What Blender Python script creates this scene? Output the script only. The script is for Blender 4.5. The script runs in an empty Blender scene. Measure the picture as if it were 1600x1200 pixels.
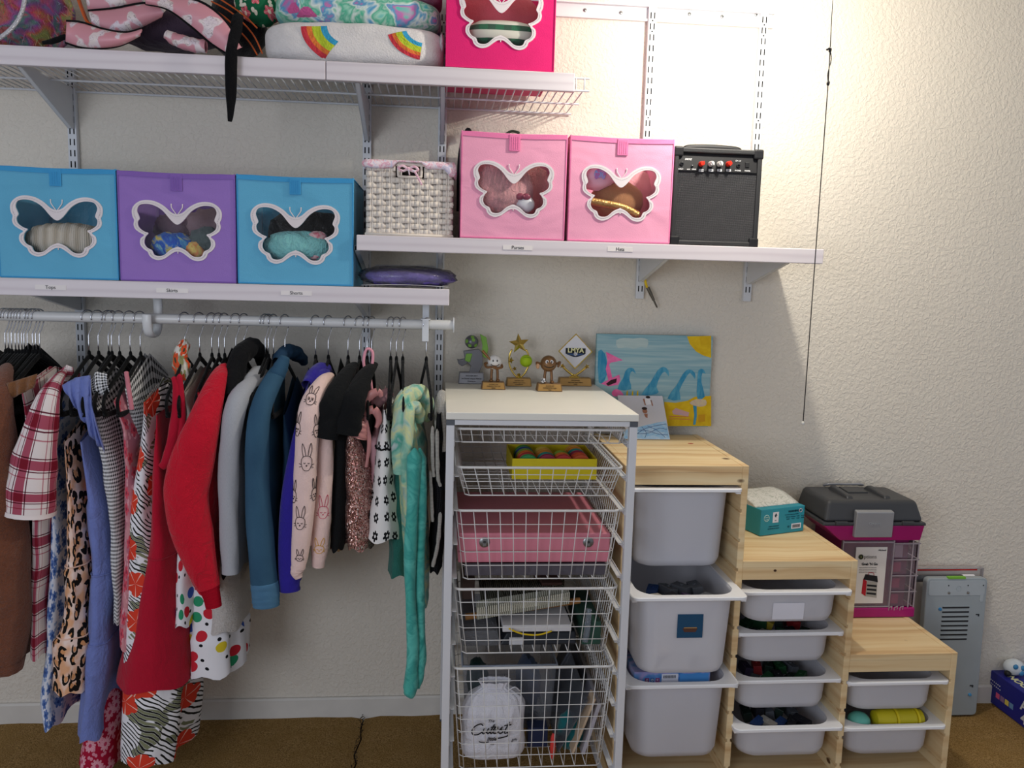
import bpy, bmesh, math, random
from mathutils import Vector, Matrix, geometry, noise
random.seed(11)
sc = bpy.context.scene
COL = sc.collection
PI = math.pi

# ---------------------------------------------------------------- camera
F_PX, PITCH, YAW, ROLL = 1267.5, .12574, .0906, .02658
CAM = Vector((0, -2.5, 1.403))
_F = Vector((math.sin(YAW)*math.cos(PITCH), math.cos(YAW)*math.cos(PITCH), -math.sin(PITCH)))
_r = Vector((math.cos(YAW), -math.sin(YAW), 0)); _u = _r.cross(_F)
_R = _r*math.cos(ROLL) + _u*math.sin(ROLL); _U = _u*math.cos(ROLL) - _r*math.sin(ROLL)
cd = bpy.data.cameras.new('camera'); cam = bpy.data.objects.new('camera', cd); COL.objects.link(cam)
cd.sensor_width = 36; cd.sensor_fit = 'HORIZONTAL'; cd.lens = F_PX/1600*36; cd.clip_start = .02
cam.matrix_world = Matrix(((_R.x, _U.x, -_F.x, CAM.x), (_R.y, _U.y, -_F.y, CAM.y), (_R.z, _U.z, -_F.z, CAM.z), (0, 0, 0, 1)))
sc.camera = cam
# ---------------------------------------------------------------- light and exposure
sc.view_settings.view_transform = 'Standard'; sc.view_settings.look = 'None'
sc.view_settings.exposure = 0.0; sc.view_settings.gamma = 1; sc.view_settings.use_curve_mapping = False
w = bpy.data.worlds.new('world'); sc.world = w; w.use_nodes = True
w.node_tree.nodes['Background'].inputs[0].default_value = (.80, .86, 1.0, 1)
w.node_tree.nodes['Background'].inputs[1].default_value = .44
def light(name, kind, loc, energy, col, size=.1, rot=None, sy=None):
    d = bpy.data.lights.new(name, kind); d.energy = energy; d.color = col
    if kind == 'POINT': d.shadow_soft_size = size
    if kind == 'AREA':
        d.size = size
        if sy: d.shape = 'RECTANGLE'; d.size_y = sy
    o = bpy.data.objects.new(name, d); COL.objects.link(o); o.location = loc
    if rot: o.rotation_euler = rot
    return o
LAMP = Vector((.83, -.58, 2.12))
light('closet_bulb_light', 'POINT', LAMP, 27, (1, .945, .84), .028)
light('window_daylight', 'AREA', (-1.6, -3.6, 1.5), 32, (.82, .88, 1), 1.3, (math.radians(90), 0, math.radians(-28)), 1.2)
sc.cycles.max_bounces = 8; sc.cycles.transparent_max_bounces = 16
sc.cycles.sample_clamp_indirect = 6

# ---------------------------------------------------------------- geometry helpers
def ray(px, py): return _F*F_PX + _R*(px-800) - _U*(py-600)
def P(px, py, y):                       # photo pixel -> point of the room on the plane at that y
    d = ray(px, py); return CAM + d*((y-CAM.y)/d.y)
def PZ(px, py, z):
    d = ray(px, py); return CAM + d*((z-CAM.z)/d.z)
def lerp(a, b, t): return a+(b-a)*t
def interp(tab, t):                     # piecewise-linear, smoothed by callers
    if t <= tab[0][0]: return tab[0][1]
    for (a, x), (b, y) in zip(tab, tab[1:]):
        if t <= b: return lerp(x, y, (t-a)/(b-a))
    return tab[-1][1]
def crom(pts, n=4, closed=False):       # catmull-rom smoothing of 2-D or 3-D points
    pts = [Vector(p) for p in pts]; N = len(pts); out = []
    rng = range(N) if closed else range(N-1)
    for i in rng:
        if closed: a, b, c, d = pts[(i-1) % N], pts[i], pts[(i+1) % N], pts[(i+2) % N]
        else: a, b, c, d = pts[max(i-1, 0)], pts[i], pts[i+1], pts[min(i+2, N-1)]
        for k in range(n):
            t = k/n
            out.append(.5*((2*b)+(c-a)*t+(2*a-5*b+4*c-d)*t*t+(3*b-a-3*c+d)*t**3))
    if not closed: out.append(pts[-1])
    return out
def nz(x, y, z, s=1): return noise.noise(Vector((x*s, y*s, z*s)))

class MB:
    def __init__(s): s.v = []; s.f = []; s.uv = {}
    def add(s, vs, fs, uvs=None):
        o = len(s.v); s.v += [tuple(v) for v in vs]
        for f in fs:
            s.f.append(tuple(i+o for i in f))
        if uvs:
            for i, q in enumerate(uvs): s.uv[o+i] = q
        return s
    def box(s, x0, x1, y0, y1, z0, z1):
        vs = [(x, y, z) for z in (z0, z1) for y in (y0, y1) for x in (x0, x1)]
        return s.add(vs, [(0, 2, 3, 1), (4, 5, 7, 6), (0, 1, 5, 4), (2, 6, 7, 3), (0, 4, 6, 2), (1, 3, 7, 5)])
    def hexa(s, b, t):                  # 4 bottom points (ccw from above), 4 top points
        return s.add(list(b)+list(t), [(3, 2, 1, 0), (4, 5, 6, 7), (0, 1, 5, 4), (1, 2, 6, 5), (2, 3, 7, 6), (3, 0, 4, 7)])
    def tube(s, pts, r, seg=6, closed=False, flat=None):
        pts = [Vector(p) for p in pts]; n = len(pts); vs = []; fs = []
        rr = r if isinstance(r, (list, tuple)) else [r]*n
        up = None
        for i, p in enumerate(pts):
            a = pts[i-1] if (i or closed) else p; b = pts[(i+1) % n] if (i < n-1 or closed) else p
            t = (b-a)
            if t.length < 1e-9: t = Vector((0, 0, 1))
            t.normalize()
            if up is None:
                up = Vector((0, 0, 1)) if abs(t.z) < .9 else Vector((0, 1, 0))
            u = up-t*up.dot(t)
            if u.length < 1e-6: u = t.orthogonal()
            u.normalize(); up = u; w_ = t.cross(u)
            for k in range(seg):
                an = 2*PI*(k+.5)/seg
                fx, fy = (1, 1) if flat is None else flat
                vs.append(p+(u*math.cos(an)*fx+w_*math.sin(an)*fy)*rr[i])
        m = n if closed else n-1
        for i in range(m):
            for k in range(seg):
                a = i*seg+k; b = i*seg+(k+1) % seg; j = ((i+1) % n)*seg
                fs.append((a, b, j+(k+1) % seg, j+k))
        if not closed:
            fs.append(tuple(range(seg-1, -1, -1))); fs.append(tuple((n-1)*seg+k for k in range(seg)))
        return s.add(vs, fs)
    def seg(s, a, b, r, n=6): return s.tube([a, b], r, n)
    def lathe(s, prof, c=(0, 0, 0), seg=20, axis='Z'):
        vs = []; fs = []; c = Vector(c)
        for (r, h) in prof:
            for k in range(seg):
                a = 2*PI*k/seg; x, y = r*math.cos(a), r*math.sin(a)
                vs.append(c+{'Z': Vector((x, y, h)), 'Y': Vector((x, -h, y)), 'X': Vector((h, x, y))}[axis])
        for i in range(len(prof)-1):
            for k in range(seg):
                a = i*seg+k; b = i*seg+(k+1) % seg
                fs.append((a, b, b+seg, a+seg))
        fs.append(tuple(range(seg-1, -1, -1))); fs.append(tuple((len(prof)-1)*seg+k for k in range(seg)))
        return s.add(vs, fs)
    def ell(s, c, r, nu=16, nv=10, fn=None, zcut=None):
        vs = []; fs = []; c = Vector(c)
        for j in range(nv+1):
            th = PI*j/nv
            for i in range(nu):
                ph = 2*PI*i/nu
                d = Vector((math.sin(th)*math.cos(ph), math.sin(th)*math.sin(ph), math.cos(th)))
                k = fn(d) if fn else 1
                p = Vector((d.x*r[0]*k, d.y*r[1]*k, d.z*r[2]*k))
                if zcut is not None: p.z = max(p.z, zcut)
                vs.append(c+p)
        for j in range(nv):
            for i in range(nu):
                a = j*nu+i; b = j*nu+(i+1) % nu
                fs.append((a, a+nu, b+nu, b))
        return s.add(vs, fs)
    def grid(s, fn, nu, nv, cu=False, uvf=None):
        vs = []; fs = []; uvs = []
        for j in range(nv+1):
            for i in range(nu if cu else nu+1):
                vs.append(fn(i/nu, j/nv))
                if uvf: uvs.append(uvf(i/nu, j/nv))
        W = nu if cu else nu+1
        for j in range(nv):
            for i in range(nu):
                a = j*W+i; b = j*W+((i+1) % W if cu else i+1)
                fs.append((a, b, b+W, a+W))
        return s.add(vs, fs, uvs or None)
    def prism(s, poly, fr, d):          # fr(x, y, depth) -> point ; extrude an outline by d
        n = len(poly)
        vs = [fr(x, y, 0) for x, y in poly]+[fr(x, y, d) for x, y in poly]
        fs = [tuple(range(n)), tuple(range(2*n-1, n-1, -1))]
        for i in range(n): fs.append((i, i+n, (i+1) % n+n, (i+1) % n))
        return s.add(vs, fs)
    def sheet(s, outer, holes, fr):     # flat sheet with holes
        loops = [[Vector((x, y, 0)) for x, y in outer]]+[[Vector((x, y, 0)) for x, y in h] for h in holes]
        flat = [p for l in loops for p in l]
        tri = geometry.tessellate_polygon(loops)
        return s.add([fr(p.x, p.y, 0) for p in flat], [tuple(t) for t in tri], [(p.x, p.y) for p in flat])
    def xf(s, m):
        s.v = [tuple(m @ Vector(v)) for v in s.v]; return s
    def build(s, name, mat, parent=None, smooth=False, bevel=0, solid=0, sub=0, kind=None, label=None, seg=2):
        me = bpy.data.meshes.new(name)
        off = Vector((0, 0, 0))
        top = parent is None
        if top and s.v:
            xs, ys, zs = zip(*s.v); off = Vector(((min(xs)+max(xs))/2, (min(ys)+max(ys))/2, min(zs)))
        me.from_pydata([tuple(Vector(v)-off) for v in s.v] if top else s.v, [], s.f)
        if s.uv:
            ul = me.uv_layers.new(name='UVMap')
            for l in me.loops:
                ul.data[l.index].uv = s.uv.get(l.vertex_index, (0, 0))
        me.materials.append(mat)
        if smooth:
            me.polygons.foreach_set('use_smooth', [True]*len(me.polygons))
        o = bpy.data.objects.new(name, me); COL.objects.link(o); o.location = off
        if smooth == 'auto':
            try: me.set_sharp_from_angle(angle=math.radians(40))
            except Exception: pass
        if solid:
            m = o.modifiers.new('solid', 'SOLIDIFY'); m.thickness = solid; m.offset = 0
        if sub:
            m = o.modifiers.new('sub', 'SUBSURF'); m.levels = m.render_levels = sub
        if bevel:
            m = o.modifiers.new('bevel', 'BEVEL'); m.width = bevel; m.segments = seg; m.limit_method = 'ANGLE'; m.angle_limit = math.radians(35)
        if parent is not None: attach(o, parent)
        if kind: o['kind'] = kind
        if label: o['label'] = label
        return o
_inv = {}
def attach(o, parent):
    o.parent = parent
    if parent.name in _inv: o.matrix_parent_inverse = _inv[parent.name]
def tag(o, label, cat, group=None, kind=None):
    o['label'] = label; o['category'] = cat
    if group: o['group'] = group
    if kind: o['kind'] = kind
    return o
def thing(name, label, cat, loc, group=None, world=True, rot=(0, 0, 0)):
    o = bpy.data.objects.new(name, None); COL.objects.link(o); o.location = loc; o.rotation_euler = rot
    o.empty_display_size = .05
    tag(o, label, cat, group)
    if world: _inv[o.name] = Matrix.Translation(-Vector(loc))
    return o
def struct(o): o['kind'] = 'structure'; return o
def clone(root, loc, label=None, rotz=None, scale=None, remat=None):
    r = root.copy(); COL.objects.link(r); r.location = loc
    if rotz is not None: r.rotation_euler = (root.rotation_euler[0], root.rotation_euler[1], rotz)
    if scale is not None: r.scale = scale
    if label: r['label'] = label
    for ch in list(root.children):
        c = ch.copy(); COL.objects.link(c); c.parent = r; c.matrix_parent_inverse = ch.matrix_parent_inverse.copy()
        for g in ch.children:
            d = g.copy(); COL.objects.link(d); d.parent = c; d.matrix_parent_inverse = g.matrix_parent_inverse.copy()
    return r
def text(txt, size, org, xdir, ydir, mat, parent, name='lettering', align='CENTER', ext=.0004, shear=0, space=1.0, bold=0):
    cu = bpy.data.curves.new('t', 'FONT'); cu.body = txt; cu.size = size; cu.align_x = align; cu.align_y = 'CENTER'
    cu.extrude = ext; cu.shear = shear; cu.space_character = space; cu.offset = bold; cu.resolution_u = 3
    to = bpy.data.objects.new('t', cu); COL.objects.link(to)
    dg = bpy.context.evaluated_depsgraph_get(); dg.update()
    me0 = bpy.data.meshes.new_from_object(to.evaluated_get(dg))
    bpy.data.objects.remove(to); bpy.data.curves.remove(cu)
    X = Vector(xdir).normalized(); Y = Vector(ydir).normalized(); Z = X.cross(Y); O = Vector(org)
    mb = MB(); mb.add([O+X*v.co.x+Y*v.co.y+Z*v.co.z for v in me0.vertices], [tuple(p.vertices) for p in me0.polygons])
    bpy.data.meshes.remove(me0)
    return mb.build(name, mat, parent)

# ---------------------------------------------------------------- material helpers
def lin(c):
    if isinstance(c, str):
        c = [int(c[i:i+2], 16)/255 for i in (0, 2, 4)]
        return tuple(x/12.92 if x <= .04045 else ((x+.055)/1.055)**2.4 for x in c)+(1,)
    return tuple(c)+((1,) if len(c) == 3 else ())
class NT:
    def __init__(s, name):
        s.m = bpy.data.materials.new(name); s.m.use_nodes = True; s.t = s.m.node_tree
        s.b = s.t.nodes['Principled BSDF']; s._c = {}
    def n(s, typ, **kw):
        o = s.t.nodes.new(typ)
        for k, v in kw.items(): setattr(o, k, v)
        return o
    def put(s, sock, val):
        if isinstance(val, bpy.types.NodeSocket): s.t.links.new(val, sock)
        elif val is not None:
            if isinstance(val, str): val = lin(val)
            sock.default_value = val
    def coord(s, kind='Generated'):
        if 'tc' not in s._c: s._c['tc'] = s.n('ShaderNodeTexCoord')
        return s._c['tc'].outputs[kind]
    def mapp(s, vec, scale=(1, 1, 1), rot=(0, 0, 0), loc=(0, 0, 0)):
        o = s.n('ShaderNodeMapping'); s.put(o.inputs['Vector'], vec)
        o.inputs['Scale'].default_value = scale; o.inputs['Rotation'].default_value = rot; o.inputs['Location'].default_value = loc
        return o.outputs[0]
    def math(s, op, a, b=None, c=None, clamp=False):
        o = s.n('ShaderNodeMath', operation=op, use_clamp=clamp); s.put(o.inputs[0], a)
        if b is not None: s.put(o.inputs[1], b)
        if c is not None: s.put(o.inputs[2], c)
        return o.outputs[0]
    def vm(s, op, a, b=None):
        o = s.n('ShaderNodeVectorMath', operation=op); s.put(o.inputs[0], a)
        if b is not None: s.put(o.inputs[1], b)
        return o.outputs['Value'] if op in ('LENGTH', 'DOT_PRODUCT', 'DISTANCE') else o.outputs[0]
    def xyz(s, v):
        o = s.n('ShaderNodeSeparateXYZ'); s.put(o.inputs[0], v); return o.outputs
    def mix(s, f, a, b, mode='MIX'):
        o = s.n('ShaderNodeMix', data_type='RGBA', blend_type=mode); s.put(o.inputs[0], f); s.put(o.inputs[6], a); s.put(o.inputs[7], b)
        return o.outputs[2]
    def noise(s, vec, scale, detail=2, rough=.5, dist=0):
        o = s.n('ShaderNodeTexNoise'); s.put(o.inputs['Vector'], vec); o.inputs['Scale'].default_value = scale
        o.inputs['Detail'].default_value = detail; o.inputs['Roughness'].default_value = rough; o.inputs['Distortion'].default_value = dist
        return o.outputs
    def voro(s, vec, scale, feat='F1', rnd=1, dim='3D'):
        o = s.n('ShaderNodeTexVoronoi', feature=feat, voronoi_dimensions=dim); s.put(o.inputs['Vector'], vec); o.inputs['Scale'].default_value = scale
        o.inputs['Randomness'].default_value = rnd
        return o.outputs
    def wave(s, vec, scale, dist=0, axis='X', prof='SIN', ds=1, detail=2):
        o = s.n('ShaderNodeTexWave', bands_direction=axis, wave_profile=prof); s.put(o.inputs['Vector'], vec)
        o.inputs['Scale'].default_value = scale; o.inputs['Distortion'].default_value = dist; o.inputs['Detail Scale'].default_value = ds; o.inputs['Detail'].default_value = detail
        return o.outputs
    def ramp(s, f, stops, interp_='LINEAR'):
        o = s.n('ShaderNodeValToRGB'); s.put(o.inputs[0], f); o.color_ramp.interpolation = interp_
        e = o.color_ramp.elements
        while len(e) < len(stops): e.new(.5)
        for el, (p, c) in zip(e, stops): el.position = p; el.color = lin(c)
        return o.outputs[0]
    def bump(s, h, strength=.3, dist=.002):
        o = s.n('ShaderNodeBump'); s.put(o.inputs['Height'], h); o.inputs['Strength'].default_value = strength; o.inputs['Distance'].default_value = dist
        s.put(s.b.inputs['Normal'], o.outputs[0]); return s
    def fin(s, col=None, rough=.7, metal=0, spec=.3, **kw):
        if col is not None: s.put(s.b.inputs['Base Color'], col)
        s.put(s.b.inputs['Roughness'], rough); s.put(s.b.inputs['Metallic'], metal)
        s.put(s.b.inputs['Specular IOR Level'], spec)
        for k, v in kw.items(): s.put(s.b.inputs[k], v)
        return s.m
_mats = {}
def M(name, col='cccccc', rough=.6, metal=0, spec=.3, var=.06, bump=0, bs=300, **kw):
    """plain procedural material: slight colour variation, optional fine bump"""
    if name in _mats: return _mats[name]
    t = NT(name); c = t.coord('Object')
    f = t.noise(c, 14, 3)[0]
    base = lin(col); dark = tuple(x*(1-2*var) for x in base[:3])+(1,); lite = tuple(min(1, x*(1+var)) for x in base[:3])+(1,)
    if bump: t.bump(t.noise(c, bs, 2)[0], bump, .001)
    _mats[name] = t.fin(t.mix(f, dark, lite), rough, metal, spec, **kw)
    return _mats[name]
def CL(name, col, bump=.25, bs=500, var=.08, rough=.9, sheen=.15):
    """plain cloth"""
    if name in _mats: return _mats[name]
    t = NT(name); c = t.coord('Object')
    f = t.noise(c, 25, 4)[0]; g = t.noise(c, bs, 1)[0]
    base = lin(col); dark = tuple(x*(1-2.2*var) for x in base[:3])+(1,); lite = tuple(min(1, x*(1+var)) for x in base[:3])+(1,)
    col_ = t.mix(f, dark, lite)
    col_ = t.mix(t.math('MULTIPLY', g, .25), col_, dark)
    fo = t.noise(t.mapp(c, (1, 1, .6)), 26, 3, .55, 1.4)[0]
    t.bump(t.math('MULTIPLY_ADD', fo, 5, g), min(1, bump*1.6), .003)
    _mats[name] = t.fin(col_, rough, 0, .15, **{'Sheen Weight': sheen})
    return _mats[name]
def clear_film(name, tint='ffffff', op=.14, rough=.12, gl=.12):
    if name in _mats: return _mats[name]
    t = NT(name); tr = t.n('ShaderNodeBsdfTransparent'); tr.inputs[0].default_value = lin(tint)
    t.fin(tint, rough, 0, .5)
    gls = t.n('ShaderNodeBsdfGlossy'); gls.inputs[1].default_value = rough
    m1 = t.n('ShaderNodeMixShader'); m1.inputs[0].default_value = op
    t.t.links.new(tr.outputs[0], m1.inputs[1]); t.t.links.new(t.b.outputs[0], m1.inputs[2])
    fr = t.n('ShaderNodeFresnel'); fr.inputs[0].default_value = 1.35
    c = t.noise(t.coord('Object'), 22, 3, .6, 1.5)[0]; t.bump(c, .5, .004)
    b2 = t.n('ShaderNodeBump'); t.put(b2.inputs['Height'], c); b2.inputs['Strength'].default_value = .5; b2.inputs['Distance'].default_value = .006
    t.t.links.new(b2.outputs[0], gls.inputs['Normal'])
    m2 = t.n('ShaderNodeMixShader'); t.put(m2.inputs[0], t.math('MULTIPLY_ADD', fr.outputs[0], gl*3, 0))
    t.t.links.new(m1.outputs[0], m2.inputs[1]); t.t.links.new(gls.outputs[0], m2.inputs[2])
    t.t.links.new(m2.outputs[0], t.t.nodes['Material Output'].inputs[0])
    _mats[name] = t.m; return t.m
# ================================================================ the setting
def wall_mat():
    t = NT('orange_peel_paint'); c = t.coord('Object')
    n1 = t.noise(c, 85, 3, .55, .6)[0]; n2 = t.noise(c, 38, 2, .5, .3)[0]
    h = t.math('ADD', t.ramp(n1, [(.42, '000000'), (.62, 'ffffff')]), t.math('MULTIPLY', n2, .7))
    t.bump(h, .55, .0022)
    return t.fin(t.mix(t.noise(c, 2.5, 3)[0], 'dad2c4', 'e1d9cb'), .75, 0, .25)
WALL = wall_mat()
def carpet_mat():
    t = NT('cut_pile_carpet'); c = t.coord('Object')
    f = t.noise(c, 260, 3, .7)[0]; g = t.noise(c, 14, 4, .6)[0]
    col = t.mix(t.ramp(f, [(.35, '000000'), (.65, 'ffffff')]), '765a34', 'c49f66')
    col = t.mix(t.math('MULTIPLY', t.ramp(g, [(.4, '000000'), (.6, 'ffffff')]), .35), col, '94733f')
    t.bump(t.math('ADD', f, g), 1, .006)
    return t.fin(col, .95, 0, .05)
CARPET = carpet_mat()
WHITE_TRIM = M('white_trim_paint', 'd9d4cb', .5)
struct(MB().box(-2.4, 2.9, 0, .12, -.02, 2.46).build('wall_back', WALL))
# carpet: gently uneven pile surface, in two lengths that meet at a seam
def carpet(x0, x1, sx0, sx1):
    nx, ny = 60, 60
    def fn(u, v):
        y = lerp(-2.6, 0, v); a = x0 if sx0 is None else sx0(y); b = x1 if sx1 is None else sx1(y)
        x = lerp(a, b, u)
        e = min(u*abs(b-a) if sx0 else 9, (1-u)*abs(b-a) if sx1 else 9)
        return (x, y, .004*nz(x, y, 0, 9)-(.008*math.exp(-(e/.012)**2)))
    return MB().grid(fn, nx, ny)
seamf = lambda y: PZ(568, 1117, 0).x + (-.02)*(-y) + .004*math.sin(y*40)+.003*math.sin(y*93)
fl = carpet(-2.4, 0, None, seamf).build('floor', CARPET, smooth=True); struct(fl)
fl2 = carpet(0, 2.9, lambda y: seamf(y)+.004, None).build('floor', CARPET, smooth=True); struct(fl2)
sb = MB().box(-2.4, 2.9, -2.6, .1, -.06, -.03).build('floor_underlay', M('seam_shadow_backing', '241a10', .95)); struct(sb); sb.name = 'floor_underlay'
# a few loose fibres along the seam
fz = MB()
for i in range(70):
    y = -i*.008-.002; x = seamf(y)+.002+random.uniform(-.003, .003)
    fz.seg((x-.003, y, .001), (x+random.uniform(-.008, .008), y+random.uniform(-.006, .006), .006+random.random()*.004), .0011, 4)
so = fz.build('seam_fibres', M('seam_fibre_dark', '2a1e12', .9), fl2, kind='stuff')
so.matrix_parent_inverse = Matrix.Translation(-fl2.location)
zb = P(560, 1090, -.012).z
bb = MB().prism([(-.001, -.02), (-.012, -.02), (-.012, zb-.006), (-.008, zb), (-.001, zb)], lambda y, z, d: (-2.4+d, y, z), 5.3)
struct(bb.build('baseboard_back', WHITE_TRIM, bevel=.0015))
struct(MB().box(-2.4, 2.9, -2.3, .12, 2.44, 2.5).build('ceiling', M('ceiling_paint', 'dcd8cf', .8)))

# ================================================================ wall standards, rail, shelves
STEEL = M('white_enamelled_steel', 'd3d5d8', .38, 0, .4, var=.02)
GREY = M('slot_shadow_recess', '0c0c0d', .9, 0, .05)
SCREW = M('zinc_screw', '9a9a98', .35, .8)
zr = P(950, 15, -.012).z
xr0, xr1 = P(860, 10, -.012).x-.9, P(1209, 28, -.012).x
rail = thing('hang_rail', 'long white steel top rail screwed across the wall', 'rail', ((xr0+xr1)/2, 0, zr))
zt, zbm = P(1000, 9, -.01).z, P(1000, 31, -.01).z
MB().box(xr0, xr1, -.006, -.0005, zbm, zt).build('rail_plate', STEEL, rail, bevel=.001)
MB().box(xr0, xr1, -.02, -.0005, zt-.004, zt).build('rail_lip', STEEL, rail, bevel=.0008)
MB().box(xr0, xr1, -.012, -.0005, zbm-.003, zbm+.004).build('rail_lip', STEEL, rail, bevel=.0008)
for (a, b) in ((914, 16), (970, 20), (1128, 26), (1077, 22), (1181, 23)):
    c = P(a, b, -.006)
    sw = MB().lathe([(.0052, 0), (.005, .002), (.003, .0034)], c, 14, 'Y').build('screw', SCREW, rail, smooth='auto')
    MB().box(c.x-.003, c.x+.003, c.y-.0042, c.y-.003, c.z-.0006, c.z+.0006).build('screw_slot', GREY, sw)

def standard(px, ptop, zbot, label):
    c = P(px, ptop, -.02); x = c.x; zt = c.z
    t = thing('wall_standard', label, 'shelf upright', (x, 0, zbot), 'slotted uprights on the closet wall')
    wd, dp = .0125, .018
    MB().box(x-wd, x+wd, -dp, -.0005, zbot, zt).build('channel', STEEL, t, bevel=.0015)
    sl = MB(); z = zt-.018; k = 0
    while z > zbot+.03:
        for s in (-1, 1): sl.box(x+s*.0055-.0016, x+s*.0055+.0016, -dp-.0004, -dp+.001, z-.0175, z)
        if k in (0, 1, 9, 15): sl.lathe([(.0022, 0), (.0022, .0005)], (x, -dp, z-.0235), 10, 'Y')
        z -= .031; k += 1
    sl.build('slot', GREY, t, kind='stuff')
    return x
ZB = .62
UX = [standard(104, 10, ZB, 'leftmost slotted white upright, behind the blue storage cube'),
      standard(574, 12, ZB, 'slotted white upright behind the woven basket'),
      standard(694, 12, ZB, 'slotted white upright between basket and pink purses cube'),
      standard(1021, 9, 1.36, 'slotted white upright behind the hats cube, under bright light'),
      standard(1196, 16, 1.36, 'rightmost slotted white upright, behind the black amplifier')]

def wood_white():
    t = NT('whitewashed_wood'); c = t.coord('Object')
    g = t.wave(t.mapp(c, (.7, 4, 9), (0, .05, .05)), 1.3, 9, 'Z', 'SIN', .8, 3)[0]
    col = t.mix(t.math('MULTIPLY', t.math('POWER', g, 3), .35), 'dcd4d7', 'bdb0b6')
    return t.fin(col, .5, 0, .3)
FASCIA = wood_white()
YF = -.33
def fascia(pa, pb, zt, h, label, yf=YF):
    xa, xb = pa, pb
    o = MB().prism([(yf, -h), (yf-.001, 0), (yf+.016, 0), (yf+.016, -h)], lambda y, z, d: (xa+d, y, zt+z), xb-xa).build('shelf_fascia', FASCIA, bevel=.002)
    return tag(o, label, 'shelf front')
def wire_shelf(xa, xb, zt, label, h, yf=YF):
    t = thing('wire_shelf', label, 'shelf', ((xa+xb)/2, -.16, zt-h))
    zd = zt-h*.75; r = .0019
    m = MB(); x = xa+.004
    while x < xb:
        m.tube([(x, -.012, zd), (x, yf+.021, zd), (x, yf+.021, zd+h*.62)], r, 5); x += .0225
    m.build('cross_wire', STEEL, t, smooth=True, kind='stuff')
    for y, z, rr in ((-.010, zd-.004, .003), (-.15, zd-.0045, .0028), (yf+.022, zd-.004, .0028), (yf+.022, zd+h*.6, .0026)):
        MB().seg((xa, y, z), (xb, y, z), rr, 8).build('rod', STEEL, t, smooth='auto')
    return t
def bracket(x, zt, drop, label, yf=-.3, ztop=None):
    zt_ = zt-.012
    t = thing('shelf_bracket', label, 'bracket', (x, 0, zt-drop), 'white steel shelf brackets')
    prof = [(-.017, zt_), (yf, zt_), (yf, zt_-.014), (-.03, zt-drop), (-.017, zt-drop)]
    for s in (-1, 1):
        MB().prism(prof, lambda y, z, d: (x+s*.0055+d-.0008, y, z), .0016).build('side_plate', STEEL, t)
    MB().hexa([(x-.006, -.03, zt-drop), (x+.006, -.03, zt-drop), (x+.006, yf, zt_-.014), (x-.006, yf, zt_-.014)],
              [(x-.006, -.03, zt-drop+.0016), (x+.006, -.03, zt-drop+.0016), (x+.006, yf, zt_-.0124), (x-.006, yf, zt_-.0124)]).build('lower_edge', STEEL, t)
    MB().box(x-.0045, x+.0045, yf-.002, yf+.006, zt_-.013, zt_-.002).build('tip', GREY, t)
    return t
# upper shelf
zU = P(450, 92, YF).z; hU = .046
xs = P(509, 110, YF).x; xe = P(898, 130, YF).x
fascia(-1.75, xs-.0008, zU, hU, 'left length of whitewashed wood front on the top shelf')
fascia(xs+.0008, xe, zU, hU, 'right length of whitewashed wood front on the top shelf, ending under the magenta cube')
wire_shelf(-1.75, P(921, 135, -.31).x, zU, 'white wire shelf at the top holding blankets and bags', hU)
# lower left shelf
zL = P(350, 443, YF).z; hL = .043; xLe = P(702, 462, YF).x
fL = fascia(-1.75, xLe, zL, hL, 'whitewashed wood front of the shelf above the clothes rod')
wire_shelf(-1.75, xLe-.002, zL, 'white wire shelf under the blue and purple cubes', hL)
# right shelf
zR = P(920, 378, YF).z; hR = .040; xR0 = P(557, 380, YF).x; xR1 = P(1287, 398, YF).x
fR = fascia(xR0, xR1, zR, hR, 'whitewashed wood front of the right shelf under pink cubes')
bo = MB().box(xR0+.003, xR1-.003, YF+.017, -.004, zR-.022, zR-.003).build('shelf_board', M('shelf_white_laminate', 'd8d4d2', .45), bevel=.001)
tag(bo, 'solid white shelf board carrying the pink cubes and black amplifier', 'shelf')
for x, l in ((UX[0], 'white bracket under the top shelf, far left'), (UX[1], 'white bracket under the top shelf, above the basket'), (UX[2], 'white bracket under the top shelf, left of the purses cube')):
    bracket(x, zU-.018, .125, l)
for x, l in ((UX[0], 'white bracket under the left lower shelf, behind hangers'), (UX[1], 'white bracket under the left lower shelf, second from its right end'), (UX[2], 'white bracket under the right end of the left lower shelf')):
    bracket(x, zL-.016, .075, l)
for x, l in ((UX[1], 'white bracket under the left end of the right shelf'), (UX[2], 'white bracket under the right shelf, above the plastic packet'), (UX[3], 'white bracket under the right shelf, above the yellow cable'), (UX[4], 'white bracket under the right end of the right shelf')):
    bracket(x, zR-.014, .085, l)
# shelf labels
INK = M('label_ink', '1b1b1d', .7); TAPE = M('label_tape', 'e6dfdc', .45)
def shelf_label(word, px, py, wpx, par, nm):
    c = P(px, py, YF-.0012); wd = wpx/1267*2.17; hh = .0118
    o = MB().box(c.x-wd/2, c.x+wd/2, c.y-.0003, c.y+.0006, c.z-hh/2, c.z+hh/2).build('label_strip', TAPE, par, label='printed label strip reading '+word)
    o.matrix_parent_inverse = Matrix.Translation(-par.location)
    text(word, .0125, (c.x, c.y-.0005, c.z), (1, 0, 0), (0, 0, 1), INK, o)
shelf_label('Tops', 79, 449, 44, fL, 0); shelf_label('Skirts', 269, 454, 46, fL, 1); shelf_label('Shorts', 463, 458, 46, fL, 2)
shelf_label('Purses', 809, 387, 46, fR, 3); shelf_label('Hats', 969, 389.5, 40, fR, 4)

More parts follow.
